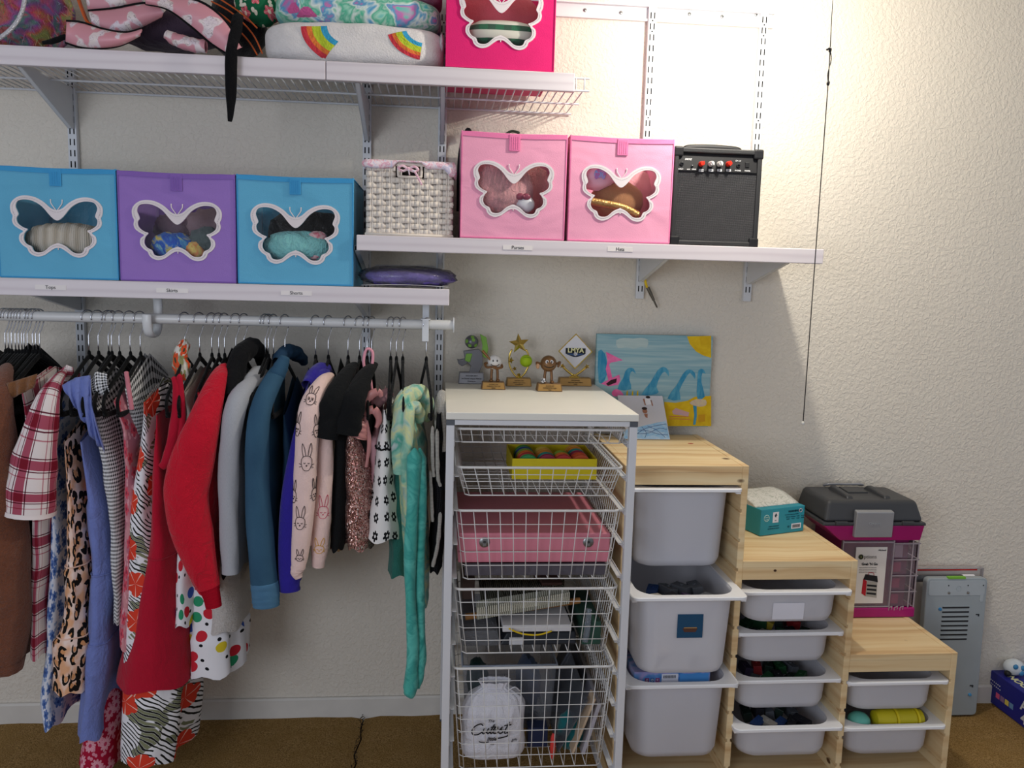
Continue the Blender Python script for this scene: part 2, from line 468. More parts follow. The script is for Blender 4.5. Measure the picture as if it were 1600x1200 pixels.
# clothes rod
YR = -.27
RODR = .0135
pr = P(430, 502, YR); zRod = pr.z; xRe = P(708, 505, YR).x
rod = thing('clothes_rod', 'long white metal clothes rod full of hangers', 'rod', (pr.x, YR, zRod-RODR))
MB().tube([(-1.75, YR, zRod), (xRe, YR, zRod)], RODR, 20).build('tube', M('rod_white', 'd6d5d2', .3, 0, .5, var=.02), rod, smooth='auto')
MB().lathe([(.021, 0), (.021, .003)], (xRe, YR, zRod), 24, 'X').build('end_cap', STEEL, rod, smooth='auto')
# J hook holder (left) and flat holder (right)
xj = P(236, 500, YR).x
h = thing('rod_holder', 'white curved J hook holding the clothes rod near its middle', 'rod holder', (xj, YR, zRod-.05))
jp = crom([(xj, -.22, zL-hL), (xj, -.215, zRod+.045), (xj, -.214, zRod+.005), (xj, -.225, zRod-.032), (xj, -.255, zRod-.047), (xj, -.288, zRod-.038), (xj, -.3, zRod-.012), (xj, -.3, zRod+.012)], 6)
MB().tube(jp, .0105, 8, flat=(.45, 1.2)).build('hook_arm', M('translucent_white_plastic', 'dfdfdd', .3), h, smooth=True)
MB().box(xj-.012, xj+.012, -.235, -.205, zL-hL, zL-hL+.012).build('clip', STEEL, h)
xk = P(665, 505, YR).x
h = thing('rod_holder', 'flat white bracket holding the right end of the clothes rod', 'rod holder', (xk, YR, zRod-.05))
MB().box(xk-.009, xk+.009, YR-.017, YR-.0145, zRod-.045, zRod+.016).build('front_tongue', STEEL, h, bevel=.001)
MB().box(xk-.009, xk+.009, YR+.0145, YR+.018, zRod-.02, zL-hL+.01).build('strap', STEEL, h, bevel=.001)
MB().box(xk-.013, xk+.013, YR-.0165, YR+.0165, zRod+.0136, zRod+.0165).build('saddle', STEEL, h, bevel=.0008)
# pull cord with knot and ring, in front of the right shelf
yc = -.62; a = P(1303.5, -60, yc); b = P(1254.5, 664, yc); k1 = P(1297, 78, yc); k2 = P(1294, 130, yc)
DK = M('dark_cord', '3a3836', .8)
cl = thing('ceiling_lamp', 'bare bulb lampholder on the closet ceiling above the frame', 'lamp', (LAMP.x, LAMP.y, 2.2))
MB().lathe([(.06, 2.44), (.058, 2.40), (.03, 2.37), (.026, 2.235), (.02, 2.23)], (LAMP.x, LAMP.y, 0), 24).build('lampholder', M('porcelain', 'e9e7e0', .25), cl, smooth='auto')
pc = thing('pull_cord', 'thin dark knotted pull cord hanging in front of the bare wall', 'cord', (b.x, yc, b.z))
top = Vector((a.x, yc, 2.43))
MB().tube([top, a, Vector((k1.x, yc, k1.z)), k2, b], .0013, 6).build('cord', DK, pc, smooth=True)
kn = MB(); kn.ell(k1, (.004, .004, .006), 8, 6); kn.ell(k2, (.004, .004, .006), 8, 6)
kn.tube(crom([k1+Vector((0, 0, 0)), k1+Vector((-.004, -.002, .003)), k1+Vector((-.009, -.002, -.001))], 3), .0028, 6)
kn.tube(crom([k1, lerp(k1, k2, .3)+Vector((.003, -.002, 0)), lerp(k1, k2, .7)+Vector((-.003, -.002, 0)), k2], 4), .0012, 5)
kn.build('knot', DK, pc, smooth=True)
MB().lathe([(.003, 0), (.0042, .002), (.0036, .007), (.0015, .009)], b, 10).build('end_bead', M('white_bead', 'd8d5cc', .4), pc, smooth=True)
# audio cable hanging with a jack plug
ya = -.03
cb = [P(1013, 420, ya), P(1008, 434, ya), P(1010, 446, ya), P(1013, 452, ya)]
jk = thing('audio_cable', 'yellow cable end with metal jack plug hanging under the right shelf', 'cable', P(1027, 481, ya))
MB().tube(crom(cb, 5), .0038, 8).build('cable', M('yellow_rubber', 'e6c21a', .5), jk, smooth=True)
d0, d1 = P(1012, 449, ya), P(1027, 481, ya); dv = d1-d0
MB().tube([d0, d0+dv*.35, d0+dv*.42, d0+dv*.62, d0+dv*.64, d0+dv*.95, d1], [.0056, .0056, .0048, .0045, .0029, .0027, .001], 10).build('jack_plug', M('brushed_nickel', '6c665c', .35, .85), jk, smooth='auto')
# small anchor strip on the wall, in the wall's own paint
pp = P(822, 177, -.003); o = MB().box(pp.x-.028, pp.x+.028, -.003, -.0002, pp.z-.0035, pp.z+.0035).build('trim_1', WALL, bevel=.001); struct(o)
# ================================================================ storage cubes with butterfly windows
_ou = [(0, -98), (38, -111), (78, -146), (128, -174), (178, -184), (228, -178), (268, -151), (286, -116), (283, -76), (273, -52), (278, -24), (268, 6), (238, 29), (213, 44), (236, 66), (239, 104), (218, 134), (193, 152), (184, 174), (163, 194), (128, 204), (88, 194), (53, 169), (23, 149), (0, 145)]
_in = [(0, -31), (38, -56), (88, -116), (138, -148), (188, -159), (236, -150), (254, -116), (245, -86), (239, -62), (252, -40), (245, -6), (213, 19), (186, 30), (206, 55), (214, 94), (198, 124), (168, 139), (153, 169), (123, 177), (88, 169), (48, 134), (10, 116), (0, 114)]
def wing(half, k):
    r = [(x*k, -y*k) for x, y in half]
    full = r+[(-x, y) for x, y in reversed(r[1:-1])]
    return [(p.x, p.y) for p in crom([(x, y, 0) for x, y in full], 3, True)]
TRIM = M('white_felt_trim', 'e3dadb', .85, bump=.3, bs=700)
FILM = clear_film('clear_window_film', 'f2f4f6', .01, .1, .03)
def nonwoven(name, col):
    t = NT(name); c = t.coord('Object')
    v = t.voro(c, 420)[0]; f = t.noise(c, 7, 3)[0]; h = t.noise(t.mapp(c, (1, 1, 2)), 5, 2, .5, 1)[0]
    b = lin(col); d = tuple(x*.86 for x in b[:3])+(1,)
    t.bump(t.math('ADD', t.math('MULTIPLY', v, .12), t.math('MULTIPLY', h, 3.0)), .35, .006)
    return t.fin(t.mix(f, d, b), .75, 0, .25, **{'Sheen Weight': .2})
def cube(pxl, pxr, ptop, pbot, zb, col, label, trimcol=None, yf=-.318, name='storage_cube'):
    pl, pr_ = P(pxl, (ptop+pbot)/2, yf), P(pxr, (ptop+pbot)/2, yf)
    W = pr_.x-pl.x; cx = (pl.x+pr_.x)/2; H = P((pxl+pxr)/2, ptop, yf).z-zb; D = min(W, .29)
    m = nonwoven('nonwoven_'+col, col); m2 = nonwoven('piping_'+col, trimcol or col)
    t = thing(name, label, 'storage box', (cx, yf+D/2, zb), 'fabric storage cubes with butterfly windows')
    k = W/745; cz = zb+H*.485
    fr = lambda x, y, d: (cx+x, yf+d, cz+y)
    hw = W/2-.001
    o = [(-hw, zb-cz), (hw, zb-cz), (hw, zb+H-cz), (-hw, zb+H-cz)]
    # slightly sagging top edge, subdivided outline
    top = [(hw-2*hw*i/8, zb+H-cz-.0035*math.sin(PI*i/8)) for i in range(9)]
    o = [(-hw, zb-cz), (hw, zb-cz)]+top
    inner = wing(_in, k)
    MB().sheet(o, [inner], lambda x, y, d: fr(x, y, .0015)).build('front_panel', m, t, solid=.003)
    for s, nm in ((-1, 'side_panel'), (1, 'side_panel')):
        def fn(u, v, s=s):
            y = lerp(yf+.002, yf+D, u); z = lerp(zb, zb+H, v)
            return (cx+s*(hw-.0015)+s*-.004*math.sin(PI*u)*math.sin(PI*v), y, z)
        MB().grid(fn, 8, 8).build(nm, m, t, smooth=True, solid=.003)
    MB().box(cx-hw+.003, cx+hw-.003, yf+D-.003, yf+D, zb+.001, zb+H).build('back_panel', m, t)
    MB().box(cx-hw+.003, cx+hw-.003, yf+.004, yf+D-.003, zb+.001, zb+.005).build('base_panel', m, t)
    r = .0022
    q = [(cx-hw, yf, zb+.003), (cx+hw, yf, zb+.003)]+[fr(x, y, 0) for x, y in top]
    MB().tube(q, r, 6, True).build('piping', m2, t, smooth=True)
    MB().tube([(cx+hw, yf, zb+H), (cx+hw, yf+D, zb+H), (cx-hw, yf+D, zb+H), (cx-hw, yf, zb+H)], r, 6).build('piping', m2, t, smooth=True)
    # hem stitching band along the top
    MB().grid(lambda u, v: fr(lerp(-hw, hw, u), zb+H-cz-.0035*math.sin(PI*u)-v*.011, -.0015), 10, 1).build('top_hem', m2, t, solid=.0012)
    # pull tab
    tw = .0145
    tb = MB().box(cx-tw, cx+tw, yf-.004, yf-.001, zb+H-.046, zb+H-.004).build('pull_tab', m2, t, bevel=.001)
    st = MB()
    for i in range(4): st.box(cx-tw+.006+i*.0056, cx-tw+.0078+i*.0056, yf-.0048, yf-.004, zb+H-.042, zb+H-.01)
    st.build('stitched_ribs', m2, tb)
    # butterfly trim (ring), antennae, pane
    ou = wing(_ou, k)
    tr = MB().sheet(ou, [inner], lambda x, y, d: fr(x, y, -.0016)).build('butterfly_trim', TRIM, t, solid=.0028)
    for s in (-1, 1):
        an = MB(); an.tube(crom([fr(s*4*k, 96*k, -.002), fr(s*20*k, 118*k, -.002), fr(s*34*k, 140*k, -.002), fr(s*36*k, 160*k, -.002)], 4), .0013, 5)
        an.ell(fr(s*36*k, 161*k, -.002), (.0019, .001, .0019), 6, 4)
        an.build('antenna', TRIM, tr, smooth=True)
    MB().tube([fr(0, -146*k, -.002), fr(0, -158*k, -.002)], .0014, 5).build('tail_tip', TRIM, tr, smooth=True)
    stt = MB(); midl = [((a[0]+b[0])/2, (a[1]+b[1])/2) for a, b in zip(crom([(x, y, 0) for x, y in ou], 1, True), crom([(x, y, 0) for x, y in ou], 1, True))]
    n = len(ou)
    c0 = Vector((0, 10*k, 0))
    for i in range(n):
        a = Vector((ou[i][0], ou[i][1], 0)); b = Vector((ou[(i+1) % n][0], ou[(i+1) % n][1], 0))
        if (b-a).length < 1e-6: continue
        nn = Vector((-(b-a).y, (b-a).x, 0)).normalized()
        if nn.dot(c0-a) < 0 and False: nn = -nn
        for tt in (.2, .7):
            p = a.lerp(b, tt)+nn*(.0055 if area2(ou) > 0 else -.0055)
            stt.box(cx+p.x-.0009, cx+p.x+.0009, yf-.0034, yf-.0028, cz+p.y-.0005, cz+p.y+.0005)
    stt.build('stitches', M('grey_thread', 'b7aeb2', .8), tr, kind='stuff')
    MB().sheet(wing(_ou, k*.97), [], lambda x, y, d: fr(x, y, .0048)).build('window_pane', FILM, t)
    return dict(cx=cx, W=W, H=H, zb=zb, yf=yf, D=D, k=k, cz=cz, t=t)
def area2(poly):
    return sum(a[0]*b[1]-b[0]*a[1] for a, b in zip(poly, poly[1:]+poly[:1]))
zLs = zL+.0008; zRs = zR+.0012; zUs = zU+.001
B1 = cube(-4, 183, 262, 437, zLs, '62b0d2', 'bright blue storage cube at the far left, cream ribbed knit behind its window', '3d9bd0')
B2 = cube(186, 368, 270, 441, zLs, '9875c2', 'purple storage cube with white butterfly window', '8662b4')
B3 = cube(371, 552, 276, 446, zLs, '62b0d2', 'bright blue storage cube with black and aqua clothes behind its window', '3d9bd0')
B4 = cube(720, 884, 208, 375, zRs, 'f0a3bf', 'pale pink storage cube with pink fur behind its window', 'ee7fae')
B5 = cube(889, 1050, 215, 379.5, zRs, 'f0a3bf', 'pale pink storage cube with brown hat behind its window', 'ee7fae')
B6 = cube(697, 868, -60, 112, zUs, 'e0176f', 'hot pink storage cube on the right end of the top shelf', 'd01069')

# ---- soft things behind the windows
def bundle(name, label, cat, c, r, mat, amp=.12, fr=3, seed=0, ribs=0, group=None, power=1, nu=28, nv=18, ribax='x'):
    def fn(d):
        k = 1+amp*nz(d.x*fr+seed, d.y*fr, d.z*fr)+amp*.5*nz(d.x*fr*2.3, d.y*fr*2.3+seed, d.z*fr*2.3)
        if power != 1:
            k *= 1/((abs(d.x)**power+abs(d.y)**power+abs(d.z)**power)**(1/power))
        if ribs: k *= 1+.05*math.sin((d.x if ribax == 'x' else d.z)*ribs)
        return k
    o = MB().ell(c, r, nu, nv, fn).build(name, mat, smooth=True)
    return tag(o, label, cat, group)
def inb(B, fx, fz, dy=0): return Vector((B['cx']+fx*B['W'], B['yf']+.05+dy, B['zb']+fz*B['H']))
RIBKNIT = (lambda: (lambda t: (t.bump(t.wave(t.coord('Object'), 60, .6, 'X')[0], .6, .003), t.fin(t.mix(t.wave(t.coord('Object'), 12, 1.5, 'X')[0], 'dccfbc', 'bfb09a'), .9, 0, .1))[1])(NT('cream_rib_knit')))()
bundle('rolled_shirt', 'cream ribbed knit top rolled up inside the far left blue cube', 'clothes', inb(B1, .0, .36), (.098, .04, .043), RIBKNIT, .06, 2, 3, 26, power=2.6)
def tiedye(name, cols, scale=9, dist=1.5):
    t = NT(name); c = t.coord('Object'); n = t.noise(c, scale, 3, .55, dist)[0]
    st = [(.28+.44*i/(len(cols)-1), x) for i, x in enumerate(cols)]
    t.bump(t.noise(c, 400, 2)[0], .25, .0015)
    return t.fin(t.ramp(n, st), .9, 0, .12, **{'Sheen Weight': .2})
bundle('folded_skirt', 'blue yellow and red tie-dyed skirt bundled in the purple cube', 'clothes', inb(B2, -.1, .33), (.058, .036, .038), tiedye('tie_dye_rainbow', ['e0563f', 'd9cb62', '2f6ec0', '2a4fae', '5aa0c4', 'd9d07a', 'd0564a'], 16), .14, 2.5, 4)
bundle('folded_skirt', 'small coral and yellow end of a skirt in the purple cube', 'clothes', inb(B2, .1, .285, -.012), (.026, .022, .026), tiedye('tie_dye_coral', ['e8584a', 'f0a060', 'e8d070', 'e05a4a'], 30), .14, 3, 6)
bundle('folded_skirt', 'dark grey green skirt twisted in the purple cube', 'clothes', inb(B2, .2, .395, .012), (.048, .036, .036), CL('dark_sage_cloth', '5a6663'), .2, 3, 12)
bundle('folded_skirt', 'mauve skirt piled at the back of the purple cube', 'clothes', inb(B2, .12, .545, .12), (.085, .045, .05), CL('dusty_mauve_cloth', 'ab8d90'), .18, 3.2, 15)
bundle('folded_skirt', 'dark plum skirt in the left corner of the purple cube', 'clothes', inb(B2, -.2, .51, .10), (.05, .04, .045), CL('plum_grey_cloth', '8a707a'), .2, 3.2, 19)
bundle('folded_shorts', 'aqua plush shorts heaped in the right blue cube', 'clothes', inb(B3, .0, .355), (.095, .038, .045), CL('aqua_plush', '8fd3ce', .6, 180), .12, 2.6, 22)
bundle('folded_shorts', 'black shorts folded behind the aqua ones in the blue cube', 'clothes', inb(B3, .03, .47, .10), (.105, .045, .07), CL('black_faded_cloth', '2b2624'), .1, 2.2, 27, power=3.4)
bundle('folded_shorts', 'little pink floral shorts tucked beside the aqua ones', 'clothes', inb(B3, .16, .455, -.006), (.026, .02, .017), tiedye('pink_floral_bits', ['d94f6a', 'f1c9c4', 'e88a93', 'b83a52'], 45), .15, 3, 31)
bundle('folded_shorts', 'pink printed hem peeking at the bottom of the blue cube window', 'clothes', inb(B3, .12, .275, -.012), (.026, .016, .014), tiedye('pink_floral_bits2', ['d94f6a', 'f1c9c4', 'c9698a', 'f3d8d0'], 50), .15, 3, 33)
def furmat(name, c1, c2, s=70):
    t = NT(name); c = t.coord('Object')
    n = t.noise(t.mapp(c, (1, 1, .35), (.4, .2, .3)), s, 4, .7, 2.2)[0]; g = t.noise(c, 9, 2)[0]
    t.bump(n, 1, .012)
    return t.fin(t.mix(g, t.mix(n, c1, c2), c2), .95, 0, .1, **{'Sheen Weight': .5})
PFUR = furmat('pink_fur', 'c0707a', 'f8b6b4')
bundle('fur_purse', 'shaggy pink fur purse filling the left pale pink cube', 'purse', inb(B4, -.12, .49), (.092, .04, .075), PFUR, .14, 3, 41)
bundle('fur_purse', 'second pink fur purse at the right of the pale pink cube', 'purse', inb(B4, .24, .5, .11), (.06, .035, .08), furmat('rose_fur', 'cc7a80', 'f8b8b4', 55), .14, 3, 44)
bundle('white_purse', 'plain white rounded purse at the bottom of the pink cube window', 'purse', inb(B4, .125, .345, -.022), (.026, .016, .023), M('white_vinyl', 'dbd8da', .35), .03, 2, 47)
o = MB()
for s in (-1, 1): o.ell(inb(B4, .1+s*.03, .415, -.034), (.012, .006, .009), 10, 7)
o.ell(inb(B4, .1, .415, -.038), (.005, .005, .005), 8, 6)
tag(o.build('bow_clip', M('maroon_satin', '8e3f52', .4), smooth=True), 'maroon satin bow clipped above the small white purse', 'bow')
bundle('baseball_hat', 'light pink hat with a blue patch at the left of the hats cube', 'hat', inb(B5, -.22, .66, .0), (.06, .035, .04), M('light_pink_cotton', 'fbbdd0', .8), .08, 2.4, 51)
o = MB().sheet([(p.x, p.y) for p in crom([(0, .014, 0), (.012, .010, 0), (.016, 0, 0), (.012, -.014, 0), (.002, -.009, 0), (-.012, -.014, 0), (-.015, 0, 0), (-.012, .01, 0)], 3, True)], [], lambda x, y, d: inb(B5, -.2+x/B5['W'], .655+y/B5['H'], -.0385))
o.build('printed_patch', tiedye('blue_print_patch', ['4b7fd0', '8fb7ea', 'd66ea8', '5a8de0'], 70), bpy.data.objects['baseball_hat'], solid=.001).matrix_parent_inverse = Matrix.Translation(-bpy.data.objects['baseball_hat'].location)
bundle('felt_hat', 'brown felt hat in the hats cube', 'hat', inb(B5, .02, .43, .03), (.075, .05, .055), CL('brown_felt', 'a8744f'), .05, 1.8, 55)
gb = MB().tube(crom([inb(B5, -.3, .4, -.030), inb(B5, -.1, .37, -.033), inb(B5, .05, .34, -.033), inb(B5, .2, .275, -.03)], 6), .0105, 10)
def goldmat():
    t = NT('gold_foil'); c = t.coord('Object'); n = t.noise(c, 160, 3)[0]; t.bump(n, .7, .004)
    return t.fin(t.mix(n, '9a6a2c', 'd2a565'), .3, .65, .5)
tag(gb.build('gold_headband', goldmat(), smooth=True), 'shiny gold headband lying in front of the brown hat', 'headband')
bundle('sun_bonnet', 'dusty pink bonnet at the right of the hats cube', 'hat', inb(B5, .24, .52, .12), (.06, .035, .09), CL('dusty_pink_cloth', 'dc9ca4'), .16, 2.6, 60)
bundle('coral_top', 'coral red cloth behind the window of the hot pink cube', 'clothes', inb(B6, .0, .62, .1), (.12, .04, .07), CL('coral_cloth', 'e06a7a'), .1, 2.2, 63, power=3)
def checkm():
    t = NT('green_white_plaid'); x, y, z = t.xyz(t.coord('Object'))
    sx = t.math('GREATER_THAN', t.math('SINE', t.math('MULTIPLY', x, 150)), .1); szz = t.math('GREATER_THAN', t.math('SINE', t.math('MULTIPLY', z, 190)), .25)
    return t.fin(t.mix(t.math('MULTIPLY', sx, .55), t.mix(szz, 'd9d5c4', '2f6b4b'), t.mix(szz, 'd9d5c4', '3a3f3c')), .85)
bundle('plaid_jumper', 'green and white plaid top under the coral cloth', 'clothes', inb(B6, .03, .38, -.005), (.095, .036, .032), checkm(), .06, 2.2, 66, power=2.8)
# black bag strap and hat edge behind the purses cube
sp = thing('black_bag', 'black padded bag strap rising behind the left pink cube', 'bag', (P(726, 260, -.05).x, -.03, zRs))
MB().tube(crom([P(716, 330, -.04), P(717, 260, -.04), P(722, 222, -.04), P(731, 202, -.04), P(737, 212, -.04)], 5), .009, 10, flat=(1, .6)).build('strap', CL('black_webbing', '1b1b20'), sp, smooth=True)
MB().ell((P(726, 300, -.04).x+.012, -.025, zRs+.09), (.02, .014, .088), 16, 10).build('pouch', CL('black_webbing', '1b1b20'), sp, smooth=True)
o = MB().tube(crom([P(790, 210, -.03), P(800, 205, -.03), P(812, 208, -.03)], 5), .004, 8)
tag(o.build('dark_hair_clip', M('dark_green_clip', '3d4a3c', .5), smooth=True), 'small dark clip poking above the left pink cube', 'clip')

# ================================================================ woven basket
WV = (lambda t: (t.bump(t.noise(t.mapp(t.coord('Object'), (60, 60, 500)), 1, 2)[0], .5, .001), t.fin(t.mix(t.noise(t.mapp(t.coord('Object'), (30, 30, 240)), 1, 3)[0], 'cdc1b4', 'ece4da'), .7, 0, .25))[1])(NT('cream_woven_paper'))
by = -.30; bx0, bx1 = P(573, 330, by).x, P(706, 330, by).x; bH = P(640, 249, by).z-zRs; bD = .21
bk = thing('woven_basket', 'cream woven basket with pink cloth liner tied in a bow', 'basket', ((bx0+bx1)/2, by+bD/2, zRs))
NR = 12; zr0 = zRs+.004; rh = (bH-.022)/NR; NC = 9
hcx = (bx0+bx1)/2
def ringpath(ex):
    a, b, c, d = bx0-ex, bx1+ex, by-ex, by+bD+ex
    return a, b, c, d
handle_rows = (NR-2, NR-1)
for r in range(NR):
    pts = []
    nx_, ny_ = 9, 7
    per = []
    for side, n in ((0, nx_), (1, ny_), (2, nx_), (3, ny_)):
        for i in range(n*2): per.append((side, i/(n*2), i))
    ph = r % 2
    def pos(side, t, i, ex):
        if side == 0: return (lerp(bx0, bx1, t), by-ex)
        if side == 1: return (bx1+ex, lerp(by, by+bD, t))
        if side == 2: return (lerp(bx1, bx0, t), by+bD+ex)
        return (bx0-ex, lerp(by+bD, by, t))
    z0, z1 = zr0+r*rh+.0004, zr0+(r+1)*rh-.0004
    loop = []
    for side, t, i in per:
        sgn = 1 if (i+2*ph+(nx_*2 if side in (1,) else 0)) % 4 < 2 else -1
        ex = .0022*sgn
        x, y = pos(side, t, i, ex)
        if side == 0 and r in handle_rows and abs(x-hcx) < .026: loop.append(None)
        else: loop.append((x, y))
    m = MB(); n = len(loop)
    for i in range(n):
        a, b = loop[i], loop[(i+1) % n]
        if a is None or b is None: continue
        zm = (z0+z1)/2; out = Vector((a[0]-hcx, a[1]-(by+bD/2), 0))
        nrm = Vector((b[1]-a[1], -(b[0]-a[0]), 0)).normalized()*.0012
        vs = [(a[0], a[1], z0), (b[0], b[1], z0), (b[0]+nrm.x, b[1]+nrm.y, zm), (a[0]+nrm.x, a[1]+nrm.y, zm), (b[0], b[1], z1), (a[0], a[1], z1)]
        m.add(vs, [(0, 1, 2, 3), (3, 2, 4, 5)])
    m.build('weave_strip', WV, bk, smooth=True, solid=.0012)
for i in range(nx_):
    x = lerp(bx0, bx1, (i+.5)/nx_)+.0
    hi = zr0+bH-.03 if abs(x-hcx) > .024 else zr0+(NR-2)*rh
    for dx in (-.0022, .0022): pass
    MB().box(x-.0042, x-.0006, by-.0012, by+.0012, zr0, hi).box(x+.0006, x+.0042, by-.0012, by+.0012, zr0, hi).build('stake', WV, bk)
for i in range(7):
    y = lerp(by, by+bD, (i+.5)/7)
    MB().box(bx1-.0012, bx1+.0012, y-.004, y+.004, zr0, zr0+bH-.03).build('stake', WV, bk)
for z in (zRs+.003, zRs+bH-.014):
    MB().tube([(bx0-.002, by-.002, z), (bx1+.002, by-.002, z), (bx1+.002, by+bD, z), (bx0-.002, by+bD, z)], .0045, 8, True).build('border', WV, bk, smooth=True)
MB().tube(crom([(hcx-.03, by-.002, zRs+bH-.014), (hcx-.03, by-.002, zRs+bH-.04), (hcx-.024, by-.003, zRs+bH-.045), (hcx+.024, by-.003, zRs+bH-.045), (hcx+.03, by-.002, zRs+bH-.04), (hcx+.03, by-.002, zRs+bH-.014)], 3), .0035, 6).build('handle_rim', WV, bk, smooth=True)
LIN = tiedye('pink_print_liner', ['efdfe2', 'f0d5dc', 'dca0b4', 'f1e2e4', 'c8c3dd', 'efdde1'], 60, .6)
zt_ = zRs+bH-.008
def liner(u, v):
    L = [(bx0-.004, by-.004), (bx1+.004, by-.004), (bx1+.004, by+bD), (bx0-.004, by+bD), (bx0-.004, by-.004)]
    k = min(int(u*4), 3); t = u*4-k; x = lerp(L[k][0], L[k+1][0], t); y = lerp(L[k][1], L[k+1][1], t)
    ex = .006*math.sin(v*PI*.9)+.0025*math.sin(u*90)*v
    dx = (x-hcx)/abs(bx1-hcx); dy = (y-(by+bD/2))/(bD/2)
    drop = .020+.008*nz(u*12, 0, 3)+(.018 if (.22 < u < .33) else 0)
    if k == 0 and abs(x-hcx) < .035: drop *= .25
    return (x+dx*ex, y+dy*ex, zt_+.004-v*drop)
MB().grid(liner, 64, 5).build('cloth_liner', LIN, bk, smooth=True, solid=.001)
bw = MB(); kz = zt_-.018
kn_ = Vector((hcx-.004, by-.012, kz))
bw.ell(kn_, (.006, .005, .0055), 10, 8)
bw.tube(crom([kn_, kn_+Vector((-.015, -.003, .007)), kn_+Vector((-.026, -.002, 0)), kn_+Vector((-.014, -.001, -.006)), kn_], 5), .0036, 6, flat=(1, .5))
bw.tube(crom([kn_, kn_+Vector((.015, -.003, .006)), kn_+Vector((.026, -.002, -.001)), kn_+Vector((.014, -.001, -.006)), kn_], 5), .0036, 6, flat=(1, .5))
bw.tube(crom([kn_, kn_+Vector((.016, -.004, -.006)), kn_+Vector((.026, -.003, -.022)), kn_+Vector((.036, -.002, -.040))], 5), .0032, 6, flat=(1, .4))
bw.tube(crom([kn_, kn_+Vector((.002, -.004, -.008)), kn_+Vector((.004, -.002, -.016))], 4), .003, 6, flat=(1, .4))
bw.build('ribbon_bow', LIN, bk, smooth=True)
bundle('dark_sock', 'black cloth heaped inside the woven basket', 'clothes', Vector((hcx-.005, by+.1, zRs+bH-.04)), (.075, .08, .042), CL('black_faded_cloth', '2b2624'), .2, 3, 71)

# ================================================================ plastic packet with purple garment
px_ = P(635, 432, -.25); pk = thing('garment_packet', 'purple garment in clear plastic packet at the right end of left shelf', 'packet', (px_.x, -.24, zLs))
pcx, pcz = px_.x, zLs
def pil(c, r, amp, fr, sd, pw=3): 
    return lambda: None
def sup(d, pw): return 1/((abs(d.x)**pw+abs(d.y)**pw+abs(d.z)**pw)**(1/pw))
x0_, x1_ = P(560, 440, -.27).x, P(712, 440, -.27).x
MB().ell(((x0_+x1_)/2+.006, -.235, pcz+.027), ((x1_-x0_)/2-.014, .075, .0235), 36, 14, lambda d: sup(d, 3)*(1+.12*nz(d.x*6, d.y*5, d.z*3)+.06*nz(d.x*17, d.y*8, d.z*6))).build('purple_garment', (lambda t: (t.bump(t.noise(t.coord('Object'), 90, 3)[0], .8, .006), t.fin(t.mix(t.noise(t.coord('Object'), 60, 3)[0], '3a2f66', '7a62c0'), .45, 0, .5))[1])(NT('purple_satin')), pk, smooth=True)
MB().grid(lambda u, v: (lerp(x0_+.012, x1_-.02, u), lerp(-.318, -.17, v), pcz+.004+.004*math.sin(u*3)+(.0)), 12, 4).build('paper_card', M('white_card', 'd9d6d6', .6), pk, smooth=True, solid=.001)
MB().hexa([(x0_+.03, -.20, pcz+.052), (x1_-.055, -.20, pcz+.054), (x1_-.06, -.15, pcz+.062), (x0_+.04, -.15, pcz+.060)], [(x0_+.03, -.20, pcz+.053), (x1_-.055, -.20, pcz+.055), (x1_-.06, -.15, pcz+.063), (x0_+.04, -.15, pcz+.061)]).build('paper_card', M('white_card', 'd9d6d6', .6), pk)
MB().ell(((x0_+x1_)/2, -.235, pcz+.030), ((x1_-x0_)/2, .085, .0285), 40, 14, lambda d: sup(d, 2.4)*(1+.10*nz(d.x*9, d.y*7, d.z*4)+.05*nz(d.x*25, d.y*9, d.z*9))).build('clear_bag', clear_film('crinkly_film', 'f4f4f8', .06, .15, .35), pk, smooth=True)

# ================================================================ guitar amplifier
ay = -.305; ax0, ax1 = P(1051, 310, ay).x, P(1188, 310, ay).x; az1 = P(1120, 232, ay).z; aD = .17
am = thing('guitar_amplifier', 'small black guitar amplifier with red and white knobs', 'amplifier', ((ax0+ax1)/2, ay+aD/2, zRs))
BLK = M('black_vinyl', '2a2a2b', .55, 0, .4, bump=.5, bs=350)
BLP = M('black_plastic', '1d1d1f', .45)
fb = .013
b = MB()
b.box(ax0, ax0+fb, ay, ay+aD, zRs, az1); b.box(ax1-fb, ax1, ay, ay+aD, zRs, az1)
b.box(ax0+fb, ax1-fb, ay, ay+aD, zRs, zRs+fb); b.box(ax0+fb, ax1-fb, ay, ay+aD, az1-fb, az1); b.box(ax0+fb, ax1-fb, ay+aD-.01, ay+aD, zRs+fb, az1-fb)
b.build('cabinet', BLK, am, bevel=.003)
def grille():
    t = NT('perforated_grille'); x, y, z = t.xyz(t.coord('Object'))
    u = t.math('SINE', t.math('MULTIPLY', t.math('ADD', x, z), 1150)); v = t.math('SINE', t.math('MULTIPLY', t.math('SUBTRACT', x, z), 1150))
    h = t.math('GREATER_THAN', t.math('MULTIPLY', u, v), .12); h2 = t.math('MULTIPLY', u, v)
    t.bump(h2, .7, .0015)
    return t.fin(t.mix(h, '4a4a4d', '0c0c0e'), .45, .3, .4)
zp = az1-fb-.048
MB().box(ax0+fb, ax1-fb, ay+.006, ay+.012, zRs+fb, zp).build('speaker_grille', grille(), am)
cp = MB().hexa([(ax0+fb, ay+.002, zp), (ax1-fb, ay+.002, zp), (ax1-fb, ay+.03, zp), (ax0+fb, ay+.03, zp)], [(ax0+fb, ay+.009, az1-fb), (ax1-fb, ay+.009, az1-fb), (ax1-fb, ay+.03, az1-fb), (ax0+fb, ay+.03, az1-fb)]).build('control_panel', BLP, am, bevel=.001)
